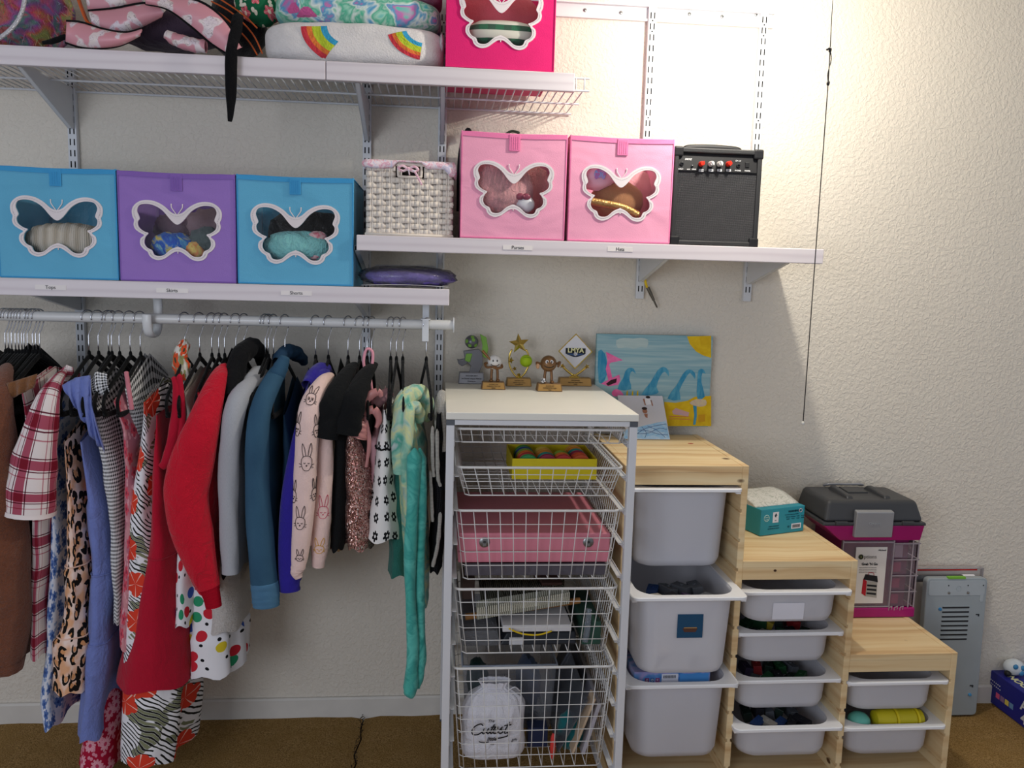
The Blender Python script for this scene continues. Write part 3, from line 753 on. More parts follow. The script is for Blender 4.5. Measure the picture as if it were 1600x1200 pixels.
for sx in (ax0, ax1):
    for sz in (zRs, az1):
        cx_ = sx+(.011 if sx == ax0 else -.011); cz_ = sz+(.011 if sz == zRs else -.011)
        MB().box(cx_-.0135, cx_+.0135, ay-.002, ay+.026, cz_-.0135, cz_+.0135).build('corner_guard', BLP, am, bevel=.005, seg=3)
def on(px, py, out=.0): 
    p = P(px, py, ay+.006); p.y -= out; return p
for i, (kx, col) in enumerate(((1095, 'e0301e'), (1110, 'd8d4cf'), (1123.5, 'd8d4cf'), (1137.5, 'e0301e'))):
    c = on(kx, 256.5)
    kb = MB().lathe([(.0072, -.002), (.0070, .006), (.006, .014), (.0055, .0165), (.003, .017)], (c.x, c.y-.002, c.z), 18, 'Y').build('knob', M('knob_'+col, col, .35), am, smooth='auto')
    MB().box(c.x-.0012, c.x+.0012, c.y-.0208, c.y-.0165, c.z-.0065, c.z+.0065).xf(Matrix.Translation(c) @ Matrix.Rotation((.6, -.7, -.5, 0)[i], 4, 'Y') @ Matrix.Translation(-c)).build('knob_pointer', M('knobtip_'+col, col, .4), kb)
    q = on(kx, 266.5, .004); MB().box(q.x-.0065, q.x+.0065, q.y-.0004, q.y+.003, q.z-.003, q.z+.003).build('scale_plate', M('pale_plate', 'c9c9cc', .5), am)
WINK = M('white_print', 'd6d6d6', .5)
for jx, jy, rr in ((1065, 256, .0052), (1081, 260, .003), (1153, 259, .0052)):
    c = on(jx, jy); MB().lathe([(rr, -.002), (rr, .005), (rr*.6, .0055), (rr*.55, .002)], (c.x, c.y, c.z), 16, 'Y').build('jack_socket', M('jack_metal', '3a3a3c' if rr > .004 else '161617', .3, .6), am, smooth='auto')
c = on(1167, 258); MB().box(c.x-.0055, c.x+.0055, c.y-.004, c.y+.002, c.z-.007, c.z+.007).build('rocker_switch', BLP, am, bevel=.001)
for wd, wx, wy, sz in (('INPUT', 1063, 264.5, .0048), ('AUX', 1075, 265, .0042), ('DRIVE', 1083.5, 265, .0042), ('PHONES', 1152, 267, .0045), ('POWER', 1167, 267.5, .0045)):
    text(wd, sz, on(wx, wy, .0042), (1, 0, 0), (0, .13, 1), WINK, am, bold=.0001)
for i, (wx, wd) in enumerate(((1095, 'VOLUME'), (1110, 'BASS'), (1123.5, 'MID'), (1137.5, 'GAIN'))):
    text(wd, .0032, on(wx, 266.5, .0046), (1, 0, 0), (0, 0, 1), M('label_ink', '1b1b1d', .7), am)
text('DRIVE', .0068, on(1075, 249, .0005), (1, 0, 0), (0, .13, 1), WINK, am, shear=.35, bold=.0002)
text('GA-15', .0058, on(1153, 251.5, .0005), (1, 0, 0), (0, .13, 1), WINK, am, shear=.35)
hp = crom([(ax0+.045, ay+.06, az1+.001), (ax0+.055, ay+.06, az1+.008), ((ax0+ax1)/2, ay+.06, az1+.011), (ax1-.055, ay+.06, az1+.008), (ax1-.045, ay+.06, az1+.001)], 5)
MB().tube(hp, .006, 8, flat=(.5, 1.6)).build('carry_handle', BLP, am, smooth=True)
# ================================================================ wire basket drawer unit
FY = -.60
ux0 = P(697, 655, FY).x; ux1 = P(998, 660, FY).x; zT = P(850, 646, FY).z; UBY = -.03
ZTOPU = zT
un = thing('drawer_unit', 'white steel frame drawer unit with white top between clothes and pine shelf', 'drawer unit', ((ux0+ux1)/2, (FY+UBY)/2, 0))
FRM = M('frame_white_steel', 'd4d4d6', .35, 0, .45, var=.02)
TOPM = M('white_melamine', 'e4e1d6', .4, 0, .3, var=.02)
MB().box(ux0, ux1, FY, UBY, zT-.0175, zT).build('top_board', TOPM, un, bevel=.0015)
zf = zT-.0175
pw = .0195
cor = M('grey_plastic_corner', '5a5d62', .5)
SP = .085                                           # notch spacing of the side ladders
notch = [zf-.055-i*SP for i in range(12)]
for sx, xa in ((-1, ux0+.001), (1, ux1-.001-pw)):
    for ya in (FY+.003, UBY-pw-.003):
        MB().box(xa, xa+pw, ya, ya+pw, 0.006, zf-.014).build('post', FRM, un, bevel=.002)
        MB().box(xa, xa+pw, ya, ya+pw, 0, .007).build('foot', cor, un)
        MB().box(xa-.0005, xa+pw+.0005, ya-.0005, ya+pw, zf-.014, zf-.0005).build('corner_joint', cor, un, bevel=.001)
    MB().box(xa+.002, xa+pw-.002, FY+.02, UBY-.02, zf-.014, zf-.001).build('side_bar', FRM, un)
    xi = xa+pw if sx < 0 else xa
    for i, z in enumerate(notch):
        if z < .05: continue
        s = 1 if sx < 0 else -1
        m = MB()
        a, b = sorted((xi, xi+s*.0125)); m.box(a, b, FY+.012, UBY-.012, z-.0012, z)
        a, b = sorted((xi, xi+s*.0016)); m.box(a, b, FY+.012, UBY-.012, z-.012, z+.004)
        m.build('runner', FRM, un)
for ya in (FY+.003, UBY-.018):
    MB().box(ux0+.001+pw, ux1-.001-pw, ya, ya+.016, zf-.0135, zf-.001).build('cross_bar', FRM, un, bevel=.001)
WIRE = M('white_coated_wire', 'dcdad6', .35, 0, .45, var=.02)
def basket(label, zr_, depth, yf=-.575, yb=-.055, fslope=.012, rows=None, ins=.004, bins=.022, name='wire_basket', nf=13):
    xa, xb = ux0+pw+ins+.004, ux1-pw-ins-.004
    t = thing(name, label, 'wire basket', ((xa+xb)/2, (yf+yb)/2, zr_-depth))
    r = .00115
    R_ = []
    rc = .018
    def rrect(x0, x1, y0, y1, z, rc):
        out = []
        for cx, cy, a0 in ((x1-rc, y0+rc, -90), (x1-rc, y1-rc, 0), (x0+rc, y1-rc, 90), (x0+rc, y0+rc, 180)):
            for k in range(5):
                a = math.radians(a0+k*22.5); out.append((cx+rc*math.cos(a), cy+rc*math.sin(a), z))
        return out
    MB().tube(rrect(xa, xb, yf, yb, zr_, rc), .0034, 8, True).build('rim', WIRE, t, smooth=True)
    def at(u, v, side):                 # u across 0..1, v down 0..1
        i = bins*v
        if side == 'f': return (lerp(xa+rc*.6+i, xb-rc*.6-i, u), yf+fslope*v, zr_-depth*v)
        if side == 'b': return (lerp(xa+rc*.6+i, xb-rc*.6-i, u), yb-fslope*v, zr_-depth*v)
        if side == 'l': return (xa+i, lerp(yf+rc*.6+fslope*v, yb-rc*.6-fslope*v, u), zr_-depth*v)
        return (xb-i, lerp(yf+rc*.6+fslope*v, yb-rc*.6-fslope*v, u), zr_-depth*v)
    nrow = rows or max(1, round(depth/.0275)); nsd = 24
    m = MB()
    for sd in 'fb':
        for i in range(nf): m.tube([at(i/(nf-1), 0, sd), at(i/(nf-1), 1, sd)], r, 5)
    for sd in 'lr':
        for i in range(nsd): m.tube([at(i/(nsd-1), 0, sd), at(i/(nsd-1), 1, sd)], r, 5)
    for k in range(1, nrow+1):
        v = k/nrow
        m.tube([at(0, v, 'f'), at(1, v, 'f'), at(0, v, 'r'), at(1, v, 'r'), at(1, v, 'b'), at(0, v, 'b'), at(1, v, 'l'), at(0, v, 'l')], r*(1.0 if k < nrow else 1.5), 5, True)
    for i in range(1, nf-1): m.tube([at(i/(nf-1), 1, 'f'), at(i/(nf-1), 1, 'b')], r, 5)
    for k in range(1, 6):
        m.tube([at(k/6, 1, 'l'), at(k/6, 1, 'r')], r, 5)
    m.build('wire_grid', WIRE, t, smooth=True, kind='stuff')
    z = zr_
    return dict(zb=zr_-depth, xa=xa+bins, xb=xb-bins, t=t)
def zat(py, y=-.575, px=840): return P(px, py, y).z
z0_ = zat(671); bk0 = basket('shallow empty wire rack directly under the white top', z0_, z0_-zat(692), rows=1, fslope=.004, bins=.006, ins=.0, nf=16)
z1_ = zat(731); bk1 = basket('wire basket holding the yellow tray, second from the top', z1_, z1_-zat(774, -.563), rows=4)
z2_ = zat(798); bk2 = basket('wire basket holding the pink case, third from the top', z2_, z2_-zat(904, -.563), rows=5)
z3_ = zat(920); bk3 = basket('wire basket holding the cream loom, fourth from the top', z3_, z3_-zat(1019, -.563), rows=5)
z4_ = zat(1043); bk4 = basket('deep bottom wire basket holding the white drawstring bag', z4_, z4_-zat(1198, -.563), rows=8)

# ---- yellow tray with round coloured toys
zb1 = bk1['zb']+.003
YEL = M('yellow_card', 'e2cf1d', .5)
yt = PZ(866, 749, zb1).y; tx0, tx1 = P(800, 740, yt).x, P(932, 740, yt).x; th = P(866, 717, yt).z-zb1; td = .19
tr = thing('yellow_tray', 'yellow open tray of colourful discs in the second basket', 'tray', ((tx0+tx1)/2, yt+td/2, zb1))
MB().box(tx0, tx1, yt, yt+.002, zb1, zb1+th).build('front_wall', YEL, tr)
MB().box(tx0, tx1, yt+td-.002, yt+td, zb1, zb1+th).build('back_wall', YEL, tr)
MB().box(tx0, tx0+.002, yt+.002, yt+td-.002, zb1, zb1+th).build('side_wall', YEL, tr)
MB().box(tx1-.002, tx1, yt+.002, yt+td-.002, zb1, zb1+th).build('side_wall', YEL, tr)
MB().box(tx0+.002, tx1-.002, yt+.002, yt+td-.002, zb1, zb1+.002).build('base', YEL, tr)
DC = ['3f9d5a', '2f8f86', '31508f', '8f3b2f', 'c9582f', 'c23a3a', 'd98b2a', '4f9a3c', '39306b', 'd5502e', 'e0742e', 'd9a441', '6f3aa0', '276b6e', '9c2f4a', '8fae3a', 'd8c04a', '3d7d42']
spots = [(0.20, 6, 0), (.43, 5, 1), (.62, 3, 2), (.83, 6, 0)]
k = 0; nm_ = ['green', 'teal', 'blue', 'brown red', 'burnt orange', 'red', 'amber', 'leaf green', 'dark violet', 'vermilion', 'orange', 'straw', 'purple', 'deep teal', 'crimson', 'olive', 'mustard', 'forest green', 'green', 'teal']
colname = ['leftmost', 'second', 'third', 'rightmost']
for ci, (fx, n, _) in enumerate(spots):
    for i in range(n):
        c = DC[(k*5+ci*2) % len(DC)]; nm = nm_[(k*5+ci*2) % len(DC)]
        y = yt+.026+i*.0245+ci % 2*.004; x = lerp(tx0, tx1, fx); rr = .0285
        t = thing('toy_disc', '%s toy disc, %s from the front, %s row of the yellow tray' % (nm, ('first', 'second', 'third', 'fourth', 'fifth', 'sixth')[i], colname[ci]), 'toy', (x, y, zb1+.003), 'round toy discs in the yellow tray')
        MB().lathe([(rr*.72, -.0115), (rr*.97, -.0095), (rr, -.004), (rr*.9, -.001), (rr*.9, .001), (rr, .004), (rr*.97, .008), (rr*.72, .0095)], (x, y, zb1+.005+rr), 20, 'Y').build('shell', M('disc_'+c, c, .4), t, smooth='auto')
        MB().lathe([(rr*.45, 0), (rr*.4, .001)], (x, y-.0116, zb1+.005+rr), 14, 'Y').build('cap', M('disc_'+DC[(k*3+4) % 18], DC[(k*3+4) % 18], .4), t)
        k += 1

# ---- pink case on a clear dark tray
zb2 = bk2['zb']+.003; yc = -.545
cx0, cx1 = P(716, 855, yc).x, P(953, 855, yc).x; cz0 = P(834, 879, yc).z; cz1 = P(834, 833, yc).z
PINKC = M('pink_case_vinyl', 'd5808f', .45, 0, .35, bump=.15, bs=300)
cs = thing('pink_case', 'pink hard case with two round metal latches', 'case', ((cx0+cx1)/2, yc+.2, cz0))
sp_ = P(834, 862, yc).z
MB().box(cx0, cx1, yc, yc+.40, cz0, sp_-.0006).build('case_body', PINKC, cs, bevel=.004, seg=3)
MB().box(cx0, cx1, yc, yc+.40, sp_+.0006, cz1).build('lid', PINKC, cs, bevel=.004, seg=3)
CHR = M('aged_chrome', '8d8d8c', .3, .85)
for lx in (757, 919):
    c = P(lx, 847, yc)
    lt = MB().lathe([(.0135, 0), (.0135, .002), (.011, .0035)], (c.x, yc, c.z), 14, 'Y').build('latch', CHR, cs, smooth='auto')
    MB().box(c.x-.005, c.x+.005, yc-.0065, yc-.003, c.z-.009, c.z+.008).build('latch_hasp', CHR, lt, bevel=.001)
    MB().lathe([(.004, .006), (.003, .0085)], (c.x, yc, c.z+.002), 10, 'Y').build('latch_button', M('dark_latch', '4a4a4a', .4, .6), lt)
def openbox(name, label, cat, x0, x1, y0, y1, z0, z1, mat, wall=.002, parts=True):
    t = thing(name, label, cat, ((x0+x1)/2, (y0+y1)/2, z0))
    MB().box(x0, x1, y0, y0+wall, z0, z1).build('front_wall', mat, t, bevel=.001)
    MB().box(x0, x1, y1-wall, y1, z0, z1).build('back_wall', mat, t, bevel=.001)
    MB().box(x0, x0+wall, y0+wall, y1-wall, z0, z1).build('side_wall', mat, t)
    MB().box(x1-wall, x1, y0+wall, y1-wall, z0, z1).build('side_wall', mat, t)
    MB().box(x0+wall, x1-wall, y0+wall, y1-wall, z0, z0+wall).build('base', mat, t)
    return t
SMOKE = clear_film('smoky_clear_plastic', '8d8690', .35, .1, .15)
CLEARP = clear_film('clear_box_plastic', 'e6eaf2', .12, .08, .3)
openbox('plastic_tray', 'smoky clear tray under the pink case in the third basket', 'tray', bk2['xa']+.004, bk2['xb']-.006, -.548, -.10, zb2, cz0-.001, SMOKE)

# ---- fourth basket: loom, sheets, boxes
zb3 = bk3['zb']+.003
CREAMY = (lambda t: (t.bump(t.wave(t.coord('Object'), 55, .4, 'X')[0], .9, .005), t.fin(t.mix(t.wave(t.coord('Object'), 55, .4, 'X')[0], '8f8c7a', 'd6d3c0'), .9, 0, .1))[1])(NT('cream_warp_yarn'))
a, b = P(745, 969, -.52), P(890, 944, -.50)
a2, b2 = P(747, 953, -.50), P(885, 934, -.48)
lm = thing('weaving_loom', 'cream yarn loom with wooden bar lying slanted in the fourth basket', 'loom', ((a.x+b.x)/2, -.42, zb3+.05))
MB().hexa([a, b, b+Vector((0, .03, .018)), a+Vector((0, .03, .018))], [a+Vector((0, 0, .026)), b+Vector((0, 0, .022)), b+Vector((0, .026, .038)), a+Vector((0, .026, .042))]).build('woven_band', CREAMY, lm, bevel=.002)
w0, w1 = P(727, 964, -.49), P(906, 938, -.465)
MB().tube([w0, w1], .0085, 10).build('wooden_bar', M('tan_wood_bar', 'a0703f', .5), lm, smooth='auto')
cm = MB()
for i in range(46):
    p = lerp(a, b, (i+.5)/46); cm.box(p.x-.0011, p.x+.0011, p.y-.004, p.y, p.z+.012, p.z+.034)
cm.build('comb_teeth', M('cream_plastic', 'd9d5c2', .5), lm, kind='stuff')
def warp(u, v):
    p = lerp(w0, w1, .14+.72*u); q = P(lerp(748, 882, u), 906, -.2)
    r = lerp(p+Vector((0, .01, .006)), q, v); return (r.x, r.y, r.z+.0015*math.sin(u*160))
MB().grid(warp, 60, 4).build('warp_threads', CREAMY, lm, smooth=True, solid=.002)
GRN = M('dark_green_card', '2e4f42', .6)
def slab(name, label, cat, x0, x1, y0, y1, z0, z1, mat, bev=.002):
    return tag(MB().box(x0, x1, y0, y1, z0, z1).build(name, mat, bevel=bev), label, cat)
g0, g1 = P(908, 1000, -.52), P(938, 980, -.52)
slab('green_box', 'dark green box at the right of the fourth basket', 'box', g0.x, g1.x, -.53, -.30, zb3, zb3+.062, GRN)
q0, q1 = P(914, 1004, -.545), P(921, 965, -.54)
o = MB().tube([q0+Vector((0, 0, .003)), lerp(q0, q1, .5), q1+Vector((0, .01, .02))], [.008, .0085, .0075], 12).build('clear_roll', CLEARP, smooth='auto'); tag(o, 'clear plastic roll leaning in front of the green box', 'roll')
s0, s1 = P(785, 1010, -.53), P(893, 995, -.53)
slab('white_folder', 'white folded card with yellow edge low in the fourth basket', 'folder', s0.x, s1.x, -.525, -.30, zb3+.034, zb3+.052, M('white_card', 'd9d6d6', .6))
yb_ = crom([P(795, 982, -.535), P(815, 990, -.54), P(840, 992, -.54), P(862, 986, -.535)], 5)
tag(MB().tube(yb_, .0022, 6).build('yellow_ruler_band', M('yellow_rubber', 'e6c21a', .5), smooth=True), 'thin yellow band curving over the white card', 'band')
s0, s1 = P(780, 1015, -.53), P(900, 1010, -.53)
bc = thing('black_case', 'black case with pale window at the bottom of the fourth basket', 'case', ((s0.x+s1.x)/2, -.42, zb3))
MB().hexa([(s0.x, -.53, zb3), (s1.x, -.53, zb3), (s1.x, -.30, zb3), (s0.x, -.30, zb3)], [(s0.x+.02, -.52, zb3+.031), (s1.x, -.52, zb3+.031), (s1.x, -.30, zb3+.031), (s0.x+.02, -.30, zb3+.031)]).build('shell', M('black_satin', '22242a', .4), bc, bevel=.004)
MB().box(s0.x+.025, s0.x+.062, -.534, -.528, zb3+.004, zb3+.022).build('pale_label', M('pale_plate', 'c9c9cc', .5), bc)
slab('clear_organizer', 'low clear plastic organizer at the left of the fourth basket', 'box', bk3['xa']+.004, s0.x-.004, -.53, -.28, zb3, zb3+.04, CLEARP)
slab('brown_folder', 'brown book standing behind the loom, left side', 'book', P(722, 930, -.30).x, P(741, 930, -.30).x, -.32, -.12, zb3, zb3+.10, M('brown_book', '5a463d', .7))
slab('rust_notebook', 'rust red notebook lying behind the white card', 'book', s1.x-.06, s1.x+.0, -.28, -.08, zb3, zb3+.07, M('rust_book', '6b4a40', .7))

# ---- bottom basket: drawstring bag, bin, cloth, folders
zb4 = bk4['zb']+.003
byf = -.545
bx0_, bx1_ = P(723, 1150, byf).x, P(822, 1150, byf).x; bz1 = P(770, 1078, byf).z
bcx = (bx0_+bx1_)/2; bw_ = (bx1_-bx0_)/2; bh = bz1-zb4
BAGM = CL('white_cotton_bag', 'e2e0e6', .35, 350, .05)
bg = thing('drawstring_bag', 'white cotton drawstring gift bag with black script lettering', 'bag', (bcx, byf+.05, zb4))
def bagf(u, v):
    a = 2*PI*u; h = v
    wprof = interp([(0, .93), (.06, 1.02), (.45, 1.0), (.68, .96), (.80, .84), (.88, .60), (.91, .40), (.95, .42), (1, .5)], h)
    dprof = interp([(0, .8), (.1, 1), (.6, 1), (.82, .75), (.9, .4), (1, .42)], h)
    ru = .06*math.sin(a*15)*max(0, (h-.55)/.45)+.10*nz(math.cos(a)*2, math.sin(a)*2, h*4)*(.35+.65*h)
    sx = abs(math.cos(a))**.7*(1 if math.cos(a) > 0 else -1); sy = abs(math.sin(a))**.7*(1 if math.sin(a) > 0 else -1)
    return (bcx+bw_*wprof*sx*(1+ru), byf+.05+.046*dprof*sy*(1+ru*1.3), zb4+.001+bh*h-(0 if h > .02 else 0))
MB().grid(bagf, 60, 26, True).build('cloth_body', BAGM, bg, smooth=True)
MB().tube([(bcx+bw_*.44*math.cos(a), byf+.05+.021*math.sin(a), zb4+bh*.912) for a in [2*PI*i/24 for i in range(24)]], .0022, 6, True).build('drawstring', BAGM, bg, smooth=True)
MB().tube(crom([(bcx+bw_*.42, byf+.03, zb4+bh*.90), (bcx+bw_*.62, byf+.024, zb4+bh*.97), (bcx+bw_*.8, byf+.03, zb4+bh*.9)], 5), .0018, 6).build('drawstring_end', BAGM, bg, smooth=True)
yq = byf-.0035
text('The', .011, P(767, 1127, yq), (1, 0, 0), (0, 0, 1), INK, bg, shear=.3)
# brushed script: letters drawn as strokes
def strokes(lines, org, s, mat, parent, nm, r=.0016, sh=.25):
    m = MB()
    for ln in lines:
        pts = [Vector(org)+Vector(((x+sh*y)*s, 0, y*s)) for x, y in ln]
        m.tube(crom(pts, 4), r, 5, flat=(1, 1))
    return m.build(nm, mat, parent, smooth=True, kind='stuff')
cut = [[(1.3, 1.25), (.9, 1.5), (.2, 1.2), (-.1, .5), (.2, -.05), (.9, -.1), (1.45, .3)],            # C
       [(1.6, .8), (1.5, .2), (1.7, 0), (2.05, .3), (2.2, .8), (2.15, .2), (2.35, 0), (2.6, .3)],      # u
       [(2.9, 1.4), (2.65, .4), (2.75, 0), (3.05, .2)], [(2.5, .95), (3.15, 1.0)],                     # t
       [(3.0, .42), (3.4, .5), (3.5, .85), (3.22, .98), (3.0, .5), (3.2, 0), (3.55, .05), (3.75, .2)],                # e
       [(3.75, .15), (4.15, .98), (4.08, .62), (4.4, .28), (4.2, -.04), (3.9, .08)],                     # s
       [(5.0, 1.7), (4.7, .4), (4.8, 0), (5.2, .15)], [(4.4, 1.15), (5.4, 1.3)],                       # t
       [(5.2, .15), (5.35, -.35), (4.6, -.65), (4.0, -.75)]]
o0 = P(737, 1147, yq)
strokes(cut, o0, .0178, INK, bg, 'script_lettering')
text('little', .0135, P(768, 1155, yq), (1, 0, 0), (0, 0, 1), INK, bg, shear=.3, bold=.0003)
text('gift', .011, P(803, 1156, yq), (1, 0, 0), (0, 0, 1), INK, bg, shear=.3)
strokes([[(0, .25), (1, -.1), (2, -.15), (3, .1)]], P(748, 1160, yq), .0085, INK, bg, 'script_flourish', .0013)
text('shop', .005, P(769, 1163, yq), (1, 0, 0), (0, 0, 1), INK, bg)
# clear bin behind
nb0, nb1 = P(722, 1060, -.38).x, P(866, 1060, -.38).x; nz1 = P(800, 1030, -.38).z
def taper_bin(name, label, x0, x1, y0, y1, z0, z1, mat, rimmat=None, tp=.012):
    t = thing(name, label, 'bin', ((x0+x1)/2, (y0+y1)/2, z0))
    m = MB().hexa([(x0+tp, y0+tp, z0), (x1-tp, y0+tp, z0), (x1-tp, y1-tp, z0), (x0+tp, y1-tp, z0)], [(x0, y0, z1), (x1, y0, z1), (x1, y1, z1), (x0, y1, z1)])
    del m.f[1]
    m.build('bin_wall', mat, t, bevel=.004)
    MB().tube([(x0, y0, z1), (x1, y0, z1), (x1, y1, z1), (x0, y1, z1)], .0045, 8, True).build('rim', rimmat or mat, t, smooth=True)
    return t
taper_bin('clear_bin', 'clear plastic bin behind the white drawstring bag', nb0, nb1, -.42, -.12, zb4+.012, nz1, CLEARP, clear_film('clear_rim_plastic', 'dfe6f2', .45, .1, .3))
bundle('yarn_skein', 'dark teal yarn skein inside the clear bin', 'yarn', Vector((nb0+.05, -.27, zb4+.085)), (.032, .1, .05), CL('dark_teal_yarn', '23544e'), .15, 4, 81)
bundle('yarn_skein', 'grey blue yarn skein at the right of the clear bin', 'yarn', Vector((nb1-.06, -.27, zb4+.085)), (.035, .1, .06), CL('grey_blue_yarn', '5a6a86'), .15, 4, 84)
bundle('teal_cloth', 'teal cloth bunched beside the drawstring bag', 'cloth', P(892, 1140, -.47)+Vector((0, 0, 0)), (.038, .04, .052), CL('teal_cloth', '1f6d70'), .22, 3.5, 87)
bundle('red_tube', 'bright red soft bottle standing beside the teal cloth', 'bottle', Vector((P(864, 1155, -.535).x, -.535, zb4+.036)), (.0075, .009, .036), M('coral_red_plastic', 'd9403a', .4), .08, 3, 88)
slab('navy_box', 'dark navy box with white top stripe behind the red bottle', 'box', P(824, 1150, -.47).x, P(855, 1150, -.47).x, -.48, -.44, zb4, zb4+.055, M('navy_card', '232c4a', .5))
def leaning(name, label, cat, p0, p1, wd, mat, yd=.30, th=.003):
    d = (p1-p0); n = Vector((d.z, 0, -d.x)).normalized()*th
    Y = Vector((0, yd, 0))
    return tag(MB().hexa([p0, p0+n, p0+n+Y, p0+Y], [p1, p1+n, p1+n+Y, p1+Y]).build(name, mat, bevel=.0008), label, cat)
def flo(v, z): return Vector((v.x, v.y, max(v.z, z)))
leaning('grey_folder', 'grey plastic folder leaning in the bottom basket', 'folder', flo(P(871, 1176, -.54), zb4), P(918, 1094, -.54), 0, CLEARP)
leaning('wooden_slat', 'pale wooden slat leaning at the right of the bottom basket', 'slat', flo(P(893, 1178, -.545), zb4), P(928, 1092, -.545), 0, M('pale_wood_slat', 'cbb296', .6), .05, .006)
leaning('paper_folder', 'pale paper folder with dark print leaning at the basket edge', 'folder', flo(P(908, 1178, -.53), zb4), P(934, 1100, -.53), 0, M('pale_paper', 'b9b5bd', .6), .3, .010)
leaning('black_folder', 'black folder leaning behind the teal cloth', 'folder', flo(P(880, 1178, -.40), zb4), P(912, 1050, -.40), 0, M('black_satin', '22242a', .4), .3, .006)

# ================================================================ pine stair shelf with bins
def pine():
    t = NT('knotty_pine'); c = t.coord('Object')
    wob = t.vm('ADD', c, t.vm('MULTIPLY', t.noise(c, 3.5, 2)[1], (0, .05, .05)))
    g = t.noise(t.mapp(wob, (.8, 1, 24)), 1.6, 2, .5)[0]
    g2 = t.noise(t.mapp(wob, (.8, 20, 1)), 1.6, 2, .5)[0]
    geo = t.n('ShaderNodeNewGeometry'); nz_ = t.xyz(geo.outputs['Normal'])[2]
    up = t.math('GREATER_THAN', t.math('ABSOLUTE', nz_), .7)
    gg = t.mix(up, g, g2)
    fine = t.noise(t.mapp(c, (4, 40, 160)), 2, 3)[0]
    col = t.ramp(gg, [(.32, 'e8d3a8'), (.52, 'dfc394'), (.72, 'c69f70')])
    col = t.mix(t.math('MULTIPLY', fine, .25), col, 'cfae80')
    kn = t.voro(t.mapp(c, (5, 5, 9)), 1.0)[0]
    col = t.mix(t.ramp(kn, [(.045, 'ffffff'), (.075, '000000')]), col, '5b3a22')
    t.bump(gg, .06, .001)
    return t.fin(col, .55, 0, .3)
PINE = pine()
TFY, TBY = -.465, -.025
zs = [P(1168, 728, TFY).z, P(1338, 876, TFY).z, P(1494, 1020, TFY).z]
xr = [P(1171, 728, TFY).x, P(1341, 876, TFY).x, P(1497, 1020, TFY).x]
pt = .0175
xl = [max(xr[0]-.342, ux1+.003), xr[0]-pt, xr[1]-pt, xr[2]-pt]                # left faces of the four upright panels
ht = [zs[0], zs[0], zs[1], zs[2]]
tf = thing('pine_stair_shelf', 'pine stair shaped shelf of three steps filled with white bins', 'shelf unit', ((xl[0]+xr[2])/2, (TFY+TBY)/2, 0))
GSP = .0815
for i in range(4):
    x0, x1, h = xl[i], xl[i]+pt, ht[i]
    def side_pts(x, s, top):            # one face of the panel with runner grooves
        out = [(x, 0)]; z = .075
        while z < top-.06:
            out += [(x, z), (x+s*.0045, z), (x+s*.0045, z+.0095), (x, z+.0095)]; z += GSP
        return out+[(x, top)]
    R_ = side_pts(x1, -1, ht[i+1] if i < 3 else 0) if i < 3 else [(x1, 0), (x1, h)]
    if i < 3 and ht[i+1] < h: R_ = R_[:-1]+[(x1, h)]
    L_ = side_pts(x0, 1, h) if i > 0 else [(x0, 0), (x0, h)]
    MB().prism(R_+list(reversed(L_)), lambda x, z, d: (x, TFY+d, z), TBY-TFY).build('side_panel', PINE, tf, bevel=.0012, seg=1)
for i in range(3):
    xa, xb, z = xl[i]+pt, xl[i+1], zs[i]
    if i == 0: xa = xl[0]+pt
    n = 4; yy = [TFY, TFY+.115, TFY+.225, TFY+.335, TBY]
    tb = MB()
    for k in range(n):
        MB().box(xa+.0003, xb-.0003, yy[k]+.0002, yy[k+1]-.0002, z-.0185-.0002*k, z-.001-.0003*(k % 2)).build('top_plank', PINE, tf, bevel=.0006, seg=1)
    MB().box(xa+.0003, xb-.0003, TFY+.0005, TFY+.018, z-.0525, z-.0186).build('front_rail', PINE, tf, bevel=.001)
    MB().box(xa+.0003, xb-.0003, TFY+.012, TBY-.004, .032, .048).build('bottom_board', PINE, tf, bevel=.001)
    MB().box(xa+.0003, xb-.0003, TBY-.006, TBY, .05, z-.02).build('back_panel', M('hardboard_back', 'a88d66', .8), tf)
# knots and marks
def disc(p, r, nrm, mat, name, par, th=.0006, sq=1):
    m = MB(); 
    if nrm == 'Z': pts = [(p.x+r*math.cos(a), p.y+r*sq*math.sin(a)) for a in [2*PI*i/16 for i in range(16)]]; m.prism(pts, lambda x, y, d: (x, y, p.z+d), th)
    else: pts = [(p.x+r*math.cos(a), p.z+r*sq*math.sin(a)) for a in [2*PI*i/16 for i in range(16)]]; m.prism(pts, lambda x, z, d: (x, p.y-d, z), th)
    return m.build(name, mat, par)
disc(PZ(1079, 693, zs[0]-.0009), .0085, 'Z', M('red_paint_mark', 'b3322c', .6), 'red_paint_spot', tf, .0005, .7)
kn_c = P(1211, 891.5, TFY+.0004); disc(kn_c, .0042, 'Y', M('knot_brown', '4a3020', .6), 'wood_knot', tf, .0008, .8)
for a_, b_ in ((1155, 855), (1150, 888)):
    pass

